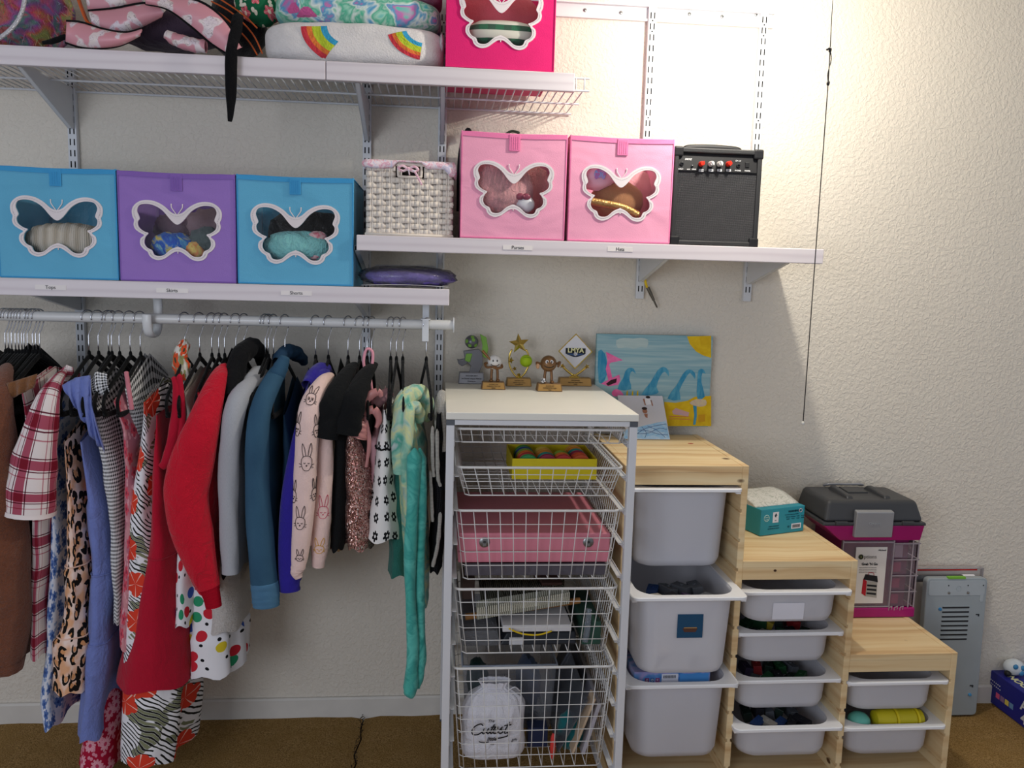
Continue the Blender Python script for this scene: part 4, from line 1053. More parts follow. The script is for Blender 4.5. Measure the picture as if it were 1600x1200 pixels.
# ---- white bins
BINM = (lambda t: (t.fin(t.mix(t.noise(t.coord('Object'), 9, 3)[0], 'c6c6cb', 'd2d2d6'), .35, 0, .4), t))
def binmat():
    t = NT('frosted_white_plastic'); f = t.noise(t.coord('Object'), 8, 3)[0]
    t.fin(t.mix(f, 'e2e2e8', 'ececf0'), .38, 0, .35)
    tl = t.n('ShaderNodeBsdfTranslucent'); tl.inputs[0].default_value = lin('ececf2')
    tp = t.n('ShaderNodeBsdfTransparent'); tp.inputs[0].default_value = (.95, .95, .97, 1)
    m1 = t.n('ShaderNodeMixShader'); m1.inputs[0].default_value = .3
    t.t.links.new(t.b.outputs[0], m1.inputs[1]); t.t.links.new(tl.outputs[0], m1.inputs[2])
    m2 = t.n('ShaderNodeMixShader'); m2.inputs[0].default_value = .13
    t.t.links.new(m1.outputs[0], m2.inputs[1]); t.t.links.new(tp.outputs[0], m2.inputs[2])
    t.t.links.new(m2.outputs[0], t.t.nodes['Material Output'].inputs[0])
    return t.m
BIN = binmat(); RIMM = M('white_plastic_rim', 'ececee', .35, 0, .4, var=.01)
def rr(cx, cy, hx, hy, r, z, n=6):
    out = []
    for sx, sy, a0 in ((1, -1, -90), (1, 1, 0), (-1, 1, 90), (-1, -1, 180)):
        for k in range(n+1):
            a = math.radians(a0+90*k/n); out.append((cx+sx*(hx-r)+r*math.cos(a), cy+sy*(hy-r)+r*math.sin(a), z))
    return out
def loft(rings, cap0=True, cap1=False):
    m = MB(); n = len(rings[0]); vs = [p for r in rings for p in r]; fs = []
    for j in range(len(rings)-1):
        for i in range(n):
            a = j*n+i; b = j*n+(i+1) % n; fs.append((a, b, b+n, a+n))
    if cap0: fs.append(tuple(range(n-1, -1, -1)))
    if cap1: fs.append(tuple((len(rings)-1)*n+i for i in range(n)))
    return m.add(vs, fs)
def tbin(col, yf, pz_top, h, label, px):
    xa, xb = xl[col]+pt, xl[col+1]; cx = (xa+xb)/2; hx = (xb-xa)/2+.0035; hy = .205; cy = yf+hy
    zt = P(px, pz_top, yf).z; z0 = zt-h
    t = thing('storage_bin', label, 'bin', (cx, cy, z0), 'white plastic bins in the pine shelf')
    tp = .012 if h > .15 else .007
    bx, by_ = hx-.022, hy-.018; rb = .05
    rings = [rr(cx, cy, bx-tp-.02, by_-tp-.02, rb-.015, z0), rr(cx, cy, bx-tp-.006, by_-tp-.006, rb-.004, z0+.006), rr(cx, cy, bx-tp, by_-tp, rb, z0+.022), rr(cx, cy, bx-.002, by_-.002, rb+.004, zt-.012), rr(cx, cy, bx, by_, rb+.004, zt-.002)]
    loft(rings).build('bin_body', BIN, t, smooth=True, solid=.0022)
    # flange: thick lip with a wide rounded opening
    g = [rr(cx, cy, bx-.001, by_-.001, rb+.004, zt-.004), rr(cx, cy, bx-.001, by_-.001, rb+.004, zt), rr(cx, cy, hx-.002, hy-.002, .016, zt), rr(cx, cy, hx, hy, .018, zt-.002), rr(cx, cy, hx, hy, .018, zt-.0085), rr(cx, cy, hx-.002, hy-.002, .016, zt-.010), rr(cx, cy, bx+.004, by_+.004, rb+.004, zt-.010), rr(cx, cy, bx-.001, by_-.001, rb+.004, zt-.004)]
    loft(g, False).build('rim', RIMM, t, smooth='auto')
    for s in (-1, 1):
        a, b = sorted((cx+s*(hx-.002), cx+s*(hx-.016))); MB().box(a, b, yf+.012, yf+.05, zt-.017, zt-.0095).build('stop_lug', RIMM, t, bevel=.001)
    return dict(cx=cx, cy=cy, z0=z0, zt=zt, bx=bx, by=by_, t=t, yf=yf)
HB, HS = .226, .100
b1 = tbin(0, -.475, 764, HB, 'topmost large white bin under the tall pine step', 1080)
b2 = tbin(0, -.555, 934, HB, 'middle large white bin with dark blue square sticker, pulled forward', 1070)
b3 = tbin(0, -.535, 1071, HB, 'bottom large white bin with a flat puzzle box resting inside', 1060)
m1b = tbin(1, -.485, 925, HS, 'topmost shallow white bin with blank white label', 1245)
m2b = tbin(1, -.462, 989, HS, 'second shallow white bin from the top under the middle step', 1235)
m3b = tbin(1, -.468, 1063, HS, 'third shallow white bin from the top under the middle step', 1235)
m4b = tbin(1, -.495, 1139, HS, 'bottom shallow white bin under the middle step, full of toys', 1230)
l1b = tbin(2, -.470, 1066, HS, 'upper shallow white bin under the lowest pine step', 1400)
l2b = tbin(2, -.475, 1137, HS, 'lower shallow white bin holding yellow and aqua toys', 1390)
# blank label on first bin, sticker on second
c = P(1232, 955, m1b['yf']+.02); MB().box(c.x-.044, c.x+.044, m1b['yf']+.0205, m1b['yf']+.0212, c.z-.024, c.z+.024).xf(Matrix.Translation(Vector((0, m1b['yf']+.0205, c.z))) @ Matrix.Rotation(.07, 4, 'X') @ Matrix.Translation(-Vector((0, m1b['yf']+.0205, c.z)))).build('blank_label', M('white_paper', 'e4e3ea', .6), m1b['t'], label='blank white paper label')
c = P(1078, 978, b2['yf']+.02); yq = b2['yf']+.0185
st_ = MB().box(c.x-.034, c.x+.034, yq, yq+.001, c.z-.032, c.z+.032).build('square_sticker', M('deep_blue_sticker', '1f4c6c', .45), b2['t'], label='dark blue square sticker with a small brown boat')
MB().prism([(-.02, -.006), (.02, -.006), (.015, -.016), (-.015, -.016)], lambda x, z, d: (c.x+x, yq-d, c.z+z), .0008).build('boat_print', M('boat_brown', '5a3a2c', .6), st_)
MB().prism([(-.016, -.003), (.018, -.003), (.018, -.0055), (-.016, -.0055)], lambda x, z, d: (c.x+x, yq-d, c.z+z), .0008).build('boat_gunwale', M('boat_tan', 'b58b55', .6), st_)

# ---- toys inside the bins (each a thing)
def brick(name, label, c, s, col, rz=0, ry=0, cat='toy', group='loose toys in the white bins'):
    m = MB().box(-s[0], s[0], -s[1], s[1], -s[2], s[2])
    n = max(1, round(s[0]/.012))
    for i in range(n):
        m.lathe([(.005, s[2]), (.005, s[2]+.003)], (lerp(-s[0], s[0], (i+.5)/n), 0, 0), 8)
    m.xf(Matrix.Translation(c) @ Matrix.Rotation(rz, 4, 'Z') @ Matrix.Rotation(ry, 4, 'Y'))
    return tag(m.build(name, M('toy_'+col, col, .4), bevel=.001), label, cat, group)
rt = random.Random(5)
pal = [('1f1f24', 'black'), ('8a2428', 'red'), ('1f4a2c', 'green'), ('a8932e', 'yellow'), ('263f6e', 'blue'), ('55585e', 'grey'), ('16261f', 'dark green'), ('3a3048', 'violet'), ('a8a298', 'cream'), ('1c1c22', 'charcoal')]
def fill(B, n, where, fillz, big=1):
    k = 0
    cells = [(i, j) for j in range(2) for i in range(n)]
    for i, j in cells:
        col, nm = pal[rt.randrange(len(pal))]
        x = B['cx']+lerp(-B['bx']+.05, B['bx']-.05, (i+.5)/n); y = B['cy']-B['by']+.055+j*.075
        s = (.4*(2*B['bx']-.1)/n*.9, .026, .010*big+rt.random()*.006)
        brick('toy_brick', '%s toy piece, %s %s in the %s' % (nm, (('leftmost', 'second', 'third', 'rightmost') if n == 4 else ('leftmost', 'second', 'middle', 'fourth', 'rightmost'))[i], ('of the front row', 'of the back row')[j], where), Vector((x, y, fillz+s[2]+rt.random()*.006)), s, col, rt.uniform(-.9, .9), rt.uniform(-.3, .3))
fill(m2b, 5, 'second shallow bin', m2b['zt']-.052)
fill(m3b, 5, 'third shallow bin', m3b['zt']-.052)
fill(m4b, 5, 'bottom shallow bin', m4b['zt']-.050, 1.2)
fill(b2, 4, 'middle large bin', b2['zt']-.075, 2)
# faint contents behind frosted walls
def lump(B, label, fx, fz, r, col, y=.05):
    return bundle('stuffed_toy', label, 'toy', Vector((B['cx']+fx*B['bx'], B['cy']-B['by']+y, B['z0']+fz)), r, CL('plush_'+col, col), .15, 3, fz*90)
lump(b1, 'pink plush toy dimly visible low in the topmost large bin', .1, .04, (.045, .03, .03), 'd9546a')
lump(b2, 'cream plush toy dimly visible at the left of the middle large bin', -.45, .055, (.045, .032, .04), 'cdb9a8')
lump(b2, 'pale blue plush toy dimly visible in the middle large bin', .25, .06, (.055, .032, .045), 'b4c3cf')
lump(b3, 'peach plush toy dimly visible at the bottom large bin', .1, .05, (.09, .032, .036), 'c9976f', .055)
# puzzle box in the bottom large bin
pz0, pz1 = P(993, 1065, -.50), P(1112, 1065, -.50)
zp_ = b3['zt']-.035
pb = thing('puzzle_box', 'flat blue puzzle box with letters and barcode in the bottom large bin', 'box', ((pz0.x+pz1.x)/2, -.40, zp_))
fy = -.485
MB().box(pz0.x, pz1.x, fy, -.20, zp_, zp_+.048).build('carton', tiedye('blue_lilac_carton', ['3f6db0', '5f8fc4', 'a79ccb', '8aa0cf', '3f78b8'], 12), pb, bevel=.001)
zc_ = zp_+.026
MB().box(pz0.x+.075, pz0.x+.12, fy-.0006, fy, zc_-.014, zc_+.016).build('barcode_label', M('white_paper', 'e4e3ea', .6), pb)
bcd = MB()
for i in range(16): bcd.box(pz0.x+.079+i*.0022, pz0.x+.0802+i*.0022, fy-.0009, fy-.0006, zc_+.004, zc_+.012)
bcd.build('barcode', INK, pb, kind='stuff')
for i, (ch, cc) in enumerate((('G', '7a2d66'), ('O', '3a6aa0'), ('K', '8a3a7a'))):
    x = pz0.x+.035+i*.0145
    MB().box(x-.0055, x+.0055, fy-.0006, fy, zc_-.007, zc_+.005).build('letter_tile', M('tile_'+cc, cc, .5), pb)
    text(ch, .009, (x, fy-.0008, zc_-.001), (1, 0, 0), (0, 0, 1), M('white_print', 'd6d6d6', .5), pb)
MB().box(pz0.x+.125, pz1.x-.004, fy-.0006, fy, zc_-.012, zc_+.016).build('blue_picture', M('sky_blue_print', '4f96d8', .5), pb)
# yellow and aqua toys in the lowest bin
yt_ = thing('yellow_toy_barrel', 'ribbed translucent yellow toy barrel lying in the lowest bin', 'toy', (l2b['cx']+.03, l2b['cy']-.13, l2b['z0']+.03))
x0 = P(1364, 1122, -.42).x; x1 = P(1440, 1122, -.42).x; zc_ = l2b['zt']+.003
MB().lathe([(.012, 0), (.024, .004), (.029, .02), (.029, (x1-x0)*.38), (.026, (x1-x0)*.4), (.026, (x1-x0)*.43), (.029, (x1-x0)*.45), (.029, (x1-x0)*.8), (.026, (x1-x0)*.82), (.026, (x1-x0)*.85), (.028, (x1-x0)*.87), (.024, (x1-x0)*.97), (.012, x1-x0)], (x0, -.42, zc_-.008), 24, 'X').build('barrel', M('yellow_toy_plastic', 'c3b41e', .3), yt_, smooth='auto')
for f in (.4, .82):
    MB().lathe([(.031, 0), (.031, .006)], (x0+(x1-x0)*f, -.42, zc_-.008), 24, 'X').build('band', M('yellow_bright', 'd8c420', .35), yt_, smooth='auto')
bundle('aqua_egg', 'aqua glitter toy egg in the lowest bin, beside the yellow barrel', 'toy', P(1342, 1124, -.42)+Vector((0, 0, -.003)), (.031, .03, .024), M('aqua_glitter', '66b5a4', .35), .02, 2, 91)
cc_ = P(1432, 1113, -.425); MB().ell(cc_, (.012, .008, .005), 14, 8).build('lid_knob', M('toy_red', 'b53040', .4), yt_, smooth=True, label='red knob on the yellow barrel')

# ================================================================ trophies
TP = ZTOPU
def tbase(name, label, px0, px1, pybot, hpx, basecol, text_lines, dep=.035, plate='b98f52', rough=.45, tilt=0):
    c = PZ((px0+px1)/2, pybot, TP); yf = c.y; x0, x1 = P(px0, pybot, yf).x, P(px1, pybot, yf).x
    h = P(px0, pybot-hpx, yf).z-TP
    t = thing(name, label, 'trophy', ((x0+x1)/2, yf+dep/2, TP))
    s = .0035
    MB().hexa([(x0, yf, TP+.0004), (x1, yf, TP+.0004), (x1, yf+dep, TP+.0004), (x0, yf+dep, TP+.0004)], [(x0+s, yf+s*1.5, TP+h), (x1-s, yf+s*1.5, TP+h), (x1-s, yf+dep-s, TP+h), (x0+s, yf+dep-s, TP+h)]).build('base', M('trophy_base_'+basecol, basecol, .5, 0, .4), t, bevel=.0015)
    pl = MB().hexa([(x0+.003, yf-.0012, TP+.002), (x1-.003, yf-.0012, TP+.002), (x1-.003, yf, TP+.002), (x0+.003, yf, TP+.002)], [(x0+.0055, yf+s*1.2-.0008, TP+h*.92), (x1-.0055, yf+s*1.2-.0008, TP+h*.92), (x1-.0055, yf+s*1.2+.001, TP+h*.92), (x0+.0055, yf+s*1.2+.001, TP+h*.92)]).build('name_plate', M('plate_'+plate, plate, .35, .4), t)
    for i, ln in enumerate(text_lines):
        text(ln, h*.17, ((x0+x1)/2, yf-.0008+.0007*(1.0-i), TP+h*(.72-.24*i)), (1, 0, 0), (0, .18, 1), INK, pl)
    return t, (x0+x1)/2, yf, TP+h, dep
GOLD = M('polished_gold', 'd9bb62', .18, .9, .5, var=.05)
BRZ = M('bronze_resin', '7d5836', .4, .35, .4, var=.15)
PEW = M('pewter_resin', '77777c', .35, .5, .4, var=.15)
GRNM = M('lime_paint', '7fb04a', .5)
# 1 pewter soccer trophy
t, cx, yf, zt, d = tbase('trophy', 'grey pewter soccer trophy with green cape, leftmost of the trophies', 716, 757, 600, 18, '85858a', ['SOCCER 2019', '1st Grade League Winner', 'Champion'], .04, '9a9a9e')
yc = yf+.02
pp = lambda a, b: P(a, b, yc)
c = pp(737, 534); r_ = .0205
bl = MB().ell(c, (r_, r_, r_), 24, 16).build('soccer_ball', M('dark_pewter', '6a6a70', .35, .5), t, smooth=True)
for a_, b_ in ((.2, .3), (-.9, .15), (.7, -.6), (-.3, -.5), (.1, .9)):
    dd = Vector((a_, -.8, b_)).normalized()
    pen = [(math.cos(2*PI*i/5)*.0062, math.sin(2*PI*i/5)*.0062) for i in range(5)]
    q = dd.to_track_quat('Z', 'Y')
    MB().prism(pen, lambda x, y, dz: c+q @ Vector((x, y, r_-.0012+dz)), .0016).build('ball_patch', GRNM, bl)
def fig(poly_, mat, nm, th=.012, yo=0):
    return MB().prism([(pp(a, b).x, pp(a, b).z) for a, b in poly_], lambda x, z, dz: (x, yc-th/2+yo+dz, z), th).build(nm, mat, t, bevel=.002)
fig([(724, 548), (748, 545), (754, 552), (754, 570), (748, 583), (732, 584), (736, 572), (730, 566), (724, 571), (716, 562), (726, 560)], PEW, 'swoosh_body', .016)
fig([(750, 522), (760, 527), (763, 545), (760, 560), (752, 556), (754, 540)], GRNM, 'green_flame', .010, .004)
fig([(714, 560), (722, 564), (732, 556), (730, 568), (722, 572), (716, 568)], M('dark_pewter', '6a6a70', .35, .5), 'cape_tail', .010, -.004)
fig([(728, 552), (738, 552), (734, 566), (726, 563)], GRNM, 'green_panel', .006, -.009)
# 3 gold star with softball
t, cx, yf, zt, d = tbase('trophy', 'gold star trophy with yellow green softball, in the middle', 791, 831, 604, 13, '9b7a45', ['SOFTBALL 2021', 'Fall ball league winner', 'CHAMPIONS'], .04)
yc = yf+.018
c = pp(811, 537)
def star(c, R, r2, th, mat, nm, rot=0):
    m = MB(); ring = []
    for i in range(10):
        a = PI/2+rot+i*PI/5; q = R if i % 2 == 0 else r2
        ring.append(c+Vector((q*math.cos(a), 0, q*math.sin(a))))
    vs = ring+[c+Vector((0, -th, 0)), c+Vector((0, th, 0))]; fs = []
    for i in range(10):
        fs += [(i, (i+1) % 10, 10), ((i+1) % 10, i, 11)]
    return m.add(vs, fs).build(nm, mat, t)
star(c, .0315, .0135, .009, GOLD, 'star', .12)
star(pp(798, 563), .011, .005, .004, GOLD, 'small_star', -.3); star(pp(804, 576), .008, .0035, .003, GOLD, 'small_star', .3)
sb_ = MB().ell(pp(822, 564), (.0185, .0185, .0185), 24, 16).build('softball', M('optic_yellow', 'a8c81e', .6, bump=.3, bs=900), t, smooth=True)
bc_ = pp(822, 564)
for s in (-1, 1):
    MB().tube([bc_+Vector((.0188*math.sin(a)*.75, -.0188*math.sqrt(max(0, 1-(.75*math.sin(a))**2-(s*(.55+.12*math.cos(2*a)))**2)), s*.0188*(.55+.12*math.cos(2*a)))) for a in [-1.1+2.2*i/12 for i in range(13)]], .0006, 5).build('seam', M('seam_dark_green', '6f8a18', .6), sb_)
for s in (-1, 1):
    pts = crom([pp(811+s*1, 591), pp(811+s*9, 583), pp(811+s*15, 570), pp(811+s*15, 556), pp(811+s*11, 546)], 4)
    MB().tube(pts, .0028, 8, flat=(1, .5)).build('laurel_arc', GOLD, t, smooth=True)
MB().lathe([(.010, 0), (.007, .003), (.004, .006), (.006, .010), (.003, .013)], (cx, yc, zt), 14).build('stem', GOLD, t, smooth='auto')
# 5 white diamond LMYA
t, cx, yf, zt, d = tbase('trophy', 'gold framed white diamond trophy with soccer badge, rightmost', 873, 925, 603.5, 13, '9b7a45', ['SOCCER 2020', '2nd Grade League Winner', 'LMYA'], .04)
yc = yf+.02
c = pp(899, 549)
R = .0515
dm = [(0, R), (R*.97, 0), (0, -R), (-R*.97, 0)]
MB().prism(dm, lambda x, z, dz: (c.x+x, yc-.003+dz, c.z+z), .006).build('diamond_plate', M('white_enamel', 'd9d8dc', .4), t)
MB().tube([(c.x+x*1.02, yc-.002, c.z+z*1.02) for x, z in dm], .0028, 8, True).build('gold_frame', GOLD, t)
yq = yc-.0045
bd = [(-.0305, .010), (.0305, .010), (.0305, -.007), (.022, -.011), (.004, -.017), (-.004, -.017), (-.022, -.011), (-.0305, -.007)]
bdg = MB().prism(bd, lambda x, z, dz: (c.x+x, yq+dz, c.z+z), .0015).build('badge', M('badge_navy', '15161c', .5), t)
MB().prism([(-.027, -.0065), (.027, -.0065), (.02, -.0095), (0, -.0145), (-.02, -.0095)], lambda x, z, dz: (c.x+x, yq-.0004+dz, c.z+z), .0005).build('badge_swoosh', M('badge_blue', '33507f', .5), bdg)
text('LMYA', .0195, (c.x, yq-.0006, c.z+.003), (1, 0, 0), (0, 0, 1), M('pale_yellow_print', 'e3dfa8', .5), bdg, bold=.0006)
ballc = Vector((c.x, yq-.001, c.z-.0075))
bb_ = MB().ell(ballc, (.0058, .002, .0058), 16, 10).build('badge_ball', M('white_enamel', 'd9d8dc', .4), bdg, smooth=True)
for i in range(6):
    a = i*PI/3; r2 = .0038 if i else 0
    MB().ell(ballc+Vector((r2*math.cos(a), -.0016 if not i else -.0012, r2*math.sin(a))), (.0013, .0007, .0013), 8, 4).build('ball_patch', M('badge_navy', '15161c', .5), bb_)
for s in (-1, 1):
    pts = crom([Vector((c.x+s*.003, yc, zt+.006)), Vector((c.x+s*.018, yc+.004, zt+.016)), Vector((c.x+s*.034, yc+.004, zt+.030)), Vector((c.x+s*.040, yc+.004, zt+.038))], 4)
    MB().tube(pts, .0036, 8, flat=(1, .5)).build('gold_arm', GOLD, t, smooth=True)
    star(Vector((c.x+s*.038, yc, zt+.034)), .009, .004, .003, GOLD, 'small_star', .3*s)
MB().lathe([(.018, 0), (.016, .003), (.007, .006), (.005, .010)], (c.x, yc, zt), 16).build('stem', GOLD, t, smooth='auto')
# 2 & 4 cartoon ball figures
def ballfig(px0, px1, pyb, hpx, label, cpx, cpy, rpx, ballmat, dark, lines, bat=False):
    global t, yc
    t, cx, yf, zt, d = tbase('trophy', label, px0, px1, pyb, hpx, '7a5a34', lines, .04)
    yc = yf+.02
    c = pp(cpx, cpy); r = rpx/1267*(yc+2.5)
    hd = MB().ell(c, (r, r*.9, r), 24, 16).build('ball_head', ballmat, t, smooth=True)
    for s in (-1, 1):
        e = c+Vector((s*r*.28, -r*.84, r*.28)); MB().ell(e, (r*.09, r*.06, r*.16), 10, 8).build('eye', dark if not bat is None else dark, hd, smooth=True)
        if not bat: MB().ell(e+Vector((0, .0008, 0)), (r*.2, r*.06, r*.24), 10, 8).build('eye_white', M('white_enamel', 'd9d8dc', .4), hd, smooth=True)
        lp = crom([Vector((c.x+s*r*.35, yc, c.z-r*.8)), Vector((c.x+s*r*.42, yc-.001, (c.z-r+zt)/2+.003)), Vector((c.x+s*r*.42, yc-.002, zt+.005))], 4)
        MB().tube(lp, .0042, 8).build('leg', BRZ, t, smooth=True)
        MB().ell((c.x+s*r*.46, yc-.006, zt+.004), (.006, .010, .0048), 12, 8).build('shoe', BRZ, t, smooth=True)
    sm = crom([c+Vector((r*math.sin(a)*.62, -math.sqrt(max(0, 1-(.62*math.sin(a))**2-(.18+.3*math.cos(a))**2))*r*.93, -r*(.0+.42*math.cos(a)))) for a in [-1.15+2.3*i/8 for i in range(9)]], 2)
    MB().tube(sm, r*.055, 6).build('smile', dark, hd, smooth=True)
    if bat:
        MB().tube(crom([c+Vector((-r*.9, 0, -.002)), c+Vector((-r*1.35, -.004, -r*.2)), c+Vector((-r*1.1, -.012, -r*.65)), c+Vector((-r*.5, -.018, -r*.55))], 4), .0035, 8).build('arm', BRZ, t, smooth=True)
        MB().tube(crom([c+Vector((r*.9, -.002, -.006)), c+Vector((r*.95, -.014, -r*.6)), c+Vector((r*.2, -.019, -r*.75)), c+Vector((-r*.4, -.018, -r*.5))], 4), .0035, 8).build('arm', BRZ, t, smooth=True)
        q0 = c+Vector((r*.3, -.019, -r*.72)); q1 = pp(cpx-19, cpy-18)
        MB().tube([q0, lerp(q0, q1, .3), lerp(q0, q1, .7), q1], [.0018, .002, .0036, .0042], 10).build('baseball_bat', M('bat_bronze', '8a6038', .4, .3), t, smooth='auto')
    else:
        MB().tube(crom([c+Vector((-r*.9, 0, -.002)), c+Vector((-r*1.45, -.002, r*.1)), c+Vector((-r*1.3, -.010, -r*.5))], 4), .0035, 8).build('arm', BRZ, t, smooth=True)
        MB().ell(c+Vector((-r*1.35, -.010, -r*.3)), (.0055, .005, .008), 10, 8).build('glove_hand', M('glove_tan', 'b98f6c', .5), t, smooth=True)
        MB().tube(crom([c+Vector((r*.9, 0, -.002)), c+Vector((r*1.4, -.002, r*.2)), c+Vector((r*1.1, -.008, -r*.35))], 4), .0035, 8).build('arm', BRZ, t, smooth=True)
        bc = Vector((c.x-r*.62, yc-.012, zt+.008)); b_ = MB().ell(bc, (.0072, .0072, .0072), 16, 12).build('soccer_ball', M('white_enamel', 'd9d8dc', .4), t, smooth=True)
        for a_, bb in ((0, 0), (.8, .4), (-.8, .3), (.3, -.8), (-.4, .9)):
            dd = Vector((a_, -.8, bb)).normalized(); MB().ell(bc+dd*.0069, (.0021, .0021, .0021), 8, 5).build('ball_patch', dark, b_, smooth=True)
DARK = M('trophy_dark_paint', '191512', .4)
WBALL = (lambda tt: tt.fin(tt.mix(tt.ramp(tt.xyz(tt.coord('Generated'))[2], [(.3, 'ffffff'), (.5, '000000')]), 'd9d6d2', 'd0c6bd'), .5))(NT('white_baseball'))
ballfig(752, 790, 609, 12, 'white smiling baseball figure trophy holding a bat', 773, 566, 11.5, WBALL, DARK, ['SOFTBALL 2018', 'Kindergarten Coed T Ball', 'Athlete'], True)
ballfig(839, 879, 612, 12.5, 'brown smiling soccer ball figure trophy with small soccer ball', 857, 568, 13, M('bronze_ball', '7c5a38', .35, .3, .4, var=.12), DARK, ['SOCCER 2018', 'Kindergarten Rec League', 'Team'])
# ================================================================ painting and card on the tall step
def flat(parent, name, y, pts, mat, th=.0006, smooth=0):
    pp_ = [P(a, b, y) for a, b in pts]
    q = [(p.x, p.z) for p in pp_]
    if smooth: q = [(p.x, p.y) for p in crom([(x, z, 0) for x, z in q], smooth, True)]
    return MB().prism(q, lambda x, z, d: (x, y-d, z), th).build(name, mat, parent)
PY = -.036
def C4(pts): return [(900+a/5.333, 500+b/5.333) for a, b in pts]
def paint(name, c1, c2, sx=6, sz=40):
    t = NT(name); c = t.coord('Object'); n = t.noise(t.mapp(c, (sx, 1, sz)), 1.6, 3, .6, .8)[0]
    return t.fin(t.mix(t.ramp(n, [(.35, '000000'), (.65, 'ffffff')]), c1, c2), .75, 0, .2)
pa, pb_ = P(933, 521.5, PY), P(1110, 600, PY); pb_.z = P(1111, 667, PY).z
cv = thing('canvas_painting', 'childs painted canvas of sea, sun and pink boat leaning on the wall', 'painting', ((pa.x+pb_.x)/2, -.02, pb_.z))
MB().box(pa.x, pb_.x, PY, PY+.018, pb_.z, pa.z).build('canvas', paint('painted_sky', '7fa9b4', 'a3bfc2', 2, 45), cv, bevel=.001)
SEA = paint('painted_sea', '2f86ac', '5aa3bd', 30, 12); SUN = paint('painted_yellow', 'e3c024', 'd6ad1c', 18, 18); PNK = paint('painted_pink', 'e8619e', 'f07fb2', 18, 18)
yq = PY
flat(cv, 'painted_sun', yq, C4([(1126, 132), (925, 136), (948, 200), (1000, 262), (1060, 296), (1126, 316)]), SUN)
flat(cv, 'painted_sand', yq, C4([(735, 682), (830, 690), (930, 672), (990, 640), (1126, 632), (1126, 884), (735, 884)]), SUN)
flat(cv, 'painted_sea_patch', yq, C4([(185, 260), (240, 280), (262, 400), (240, 500), (190, 520)]), SEA, .0004, 2)
flat(cv, 'painted_flag', yq, C4([(250, 265), (390, 335), (290, 355), (275, 370), (302, 480), (270, 505), (248, 410), (262, 340)]), PNK, .0008)
flat(cv, 'painted_hull', yq, C4([(208, 530), (265, 500), (360, 455), (370, 500), (350, 540), (270, 552)]), PNK, .0009)
flat(cv, 'painted_hull_hole', yq, C4([(250, 530), (290, 500), (340, 485), (335, 520), (265, 548)]), M('painted_dark', '3a1f26', .8), .0012)  # dark hole drawn in the boat's hull
for i, w_ in enumerate(([(345, 577), (395, 480), (410, 430), (440, 400), (480, 405), (498, 450), (470, 425), (450, 450), (445, 500), (460, 577)],
           [(545, 622), (620, 520), (680, 420), (730, 390), (770, 420), (772, 470), (740, 430), (700, 470), (670, 560), (690, 600), (640, 622)],
           [(762, 655), (840, 540), (890, 450), (940, 410), (990, 440), (990, 490), (950, 440), (910, 490), (860, 590), (870, 664)],
           [(1010, 655), (1010, 520), (1020, 420), (1060, 410), (1078, 450), (1052, 440), (1045, 520), (1072, 640)])):
    flat(cv, 'painted_wave', yq, C4(w_), SEA, .0007+.0001*i, 2)
flat(cv, 'painted_cloud', yq, C4([(335, 170), (400, 150), (480, 155), (540, 148), (600, 165), (590, 230), (540, 222), (480, 240), (420, 225), (350, 235)]), paint('painted_cloud', 'a9c0bf', 'b9cac6'), .0005, 2)
flat(cv, 'painted_shell', yq, C4([(300, 600), (330, 575), (370, 590), (398, 634), (310, 634)]), PNK, .0007, 2)
for a_ in (425, 470, 512): flat(cv, 'painted_weed', yq, C4([(a_-8, 634), (a_-4, 600), (a_+6, 585), (a_+8, 634)]), SUN, .0006)
flat(cv, 'painted_towel', yq, C4([(800, 760), (830, 733), (942, 770), (935, 803), (810, 785)]), paint('painted_towel', 'd8a79c', 'c9a8b0', 60, 60), .0009)
for q in ((775, 798, 945, 803), (772, 818, 945, 824)): flat(cv, 'painted_line', yq, C4([(q[0], q[1]), (q[2], q[3]), (q[2], q[3]+7), (q[0], q[1]+7)]), M('painted_orange', 'd98a4a', .8), .0009)
flat(cv, 'painted_pole', yq, C4([(975, 710), (1005, 715), (1006, 800), (995, 872), (975, 872), (985, 790)]), SEA, .0010)
flat(cv, 'painted_parasol', yq, C4([(945, 690), (1000, 660), (1080, 665), (1082, 710), (1030, 722), (980, 712)]), paint('painted_parasol', 'd6c69c', 'c9b2a6', 60, 60), .0011, 2)
flat(cv, 'painted_block', yq, C4([(1020, 790), (1075, 785), (1075, 845), (1020, 850)]), M('painted_orange2', 'cf9a1e', .8), .0008)
# printed card leaning against the canvas
kb0, kb1 = PZ(955, 690, zs[0]), PZ(1047, 687, zs[0]); yb = kb1.y
kt = P(1040, 619, PY-.012); x0 = P(962, 620, PY-.012).x
cdn = thing('photo_card', 'white printed photo card with blue scribbles leaning on the canvas', 'card', (kb1.x-.06, yb, zs[0]))
o_ = Vector((kb1.x-.142, yb, zs[0]+.0006)); ux_ = Vector((1, 0, 0)); uy_ = Vector((-.012, kt.y-yb, kt.z-zs[0])); Wd, Hh = .142, 1
def cf(u, v, d=0):
    n = Vector((0, -uy_.z, uy_.y)).normalized()
    return o_+ux_*(u*Wd)+uy_*v+n*d
def card_poly(nm, pts, mat, d, par): return MB().prism(pts, lambda u, v, e: cf(u, v, d+e*.3), .0012).build(nm, mat, par)
MB().prism([(0, 0), (1, 0), (1, 1), (0, 1)], lambda u, v, e: cf(u, v, e), -.0012).build('card_sheet', M('glossy_white_card', 'd3d3da', .3), cdn)
card_poly('blue_sky_print', [(.0, .01), (.995, .01), (.98, .42), (.6, .34), (.3, .26), (0, .2)], paint('sky_blue_print2', '8fc4ec', 'c2dcf2', 25, 60), 0, cdn)
ms = MB()
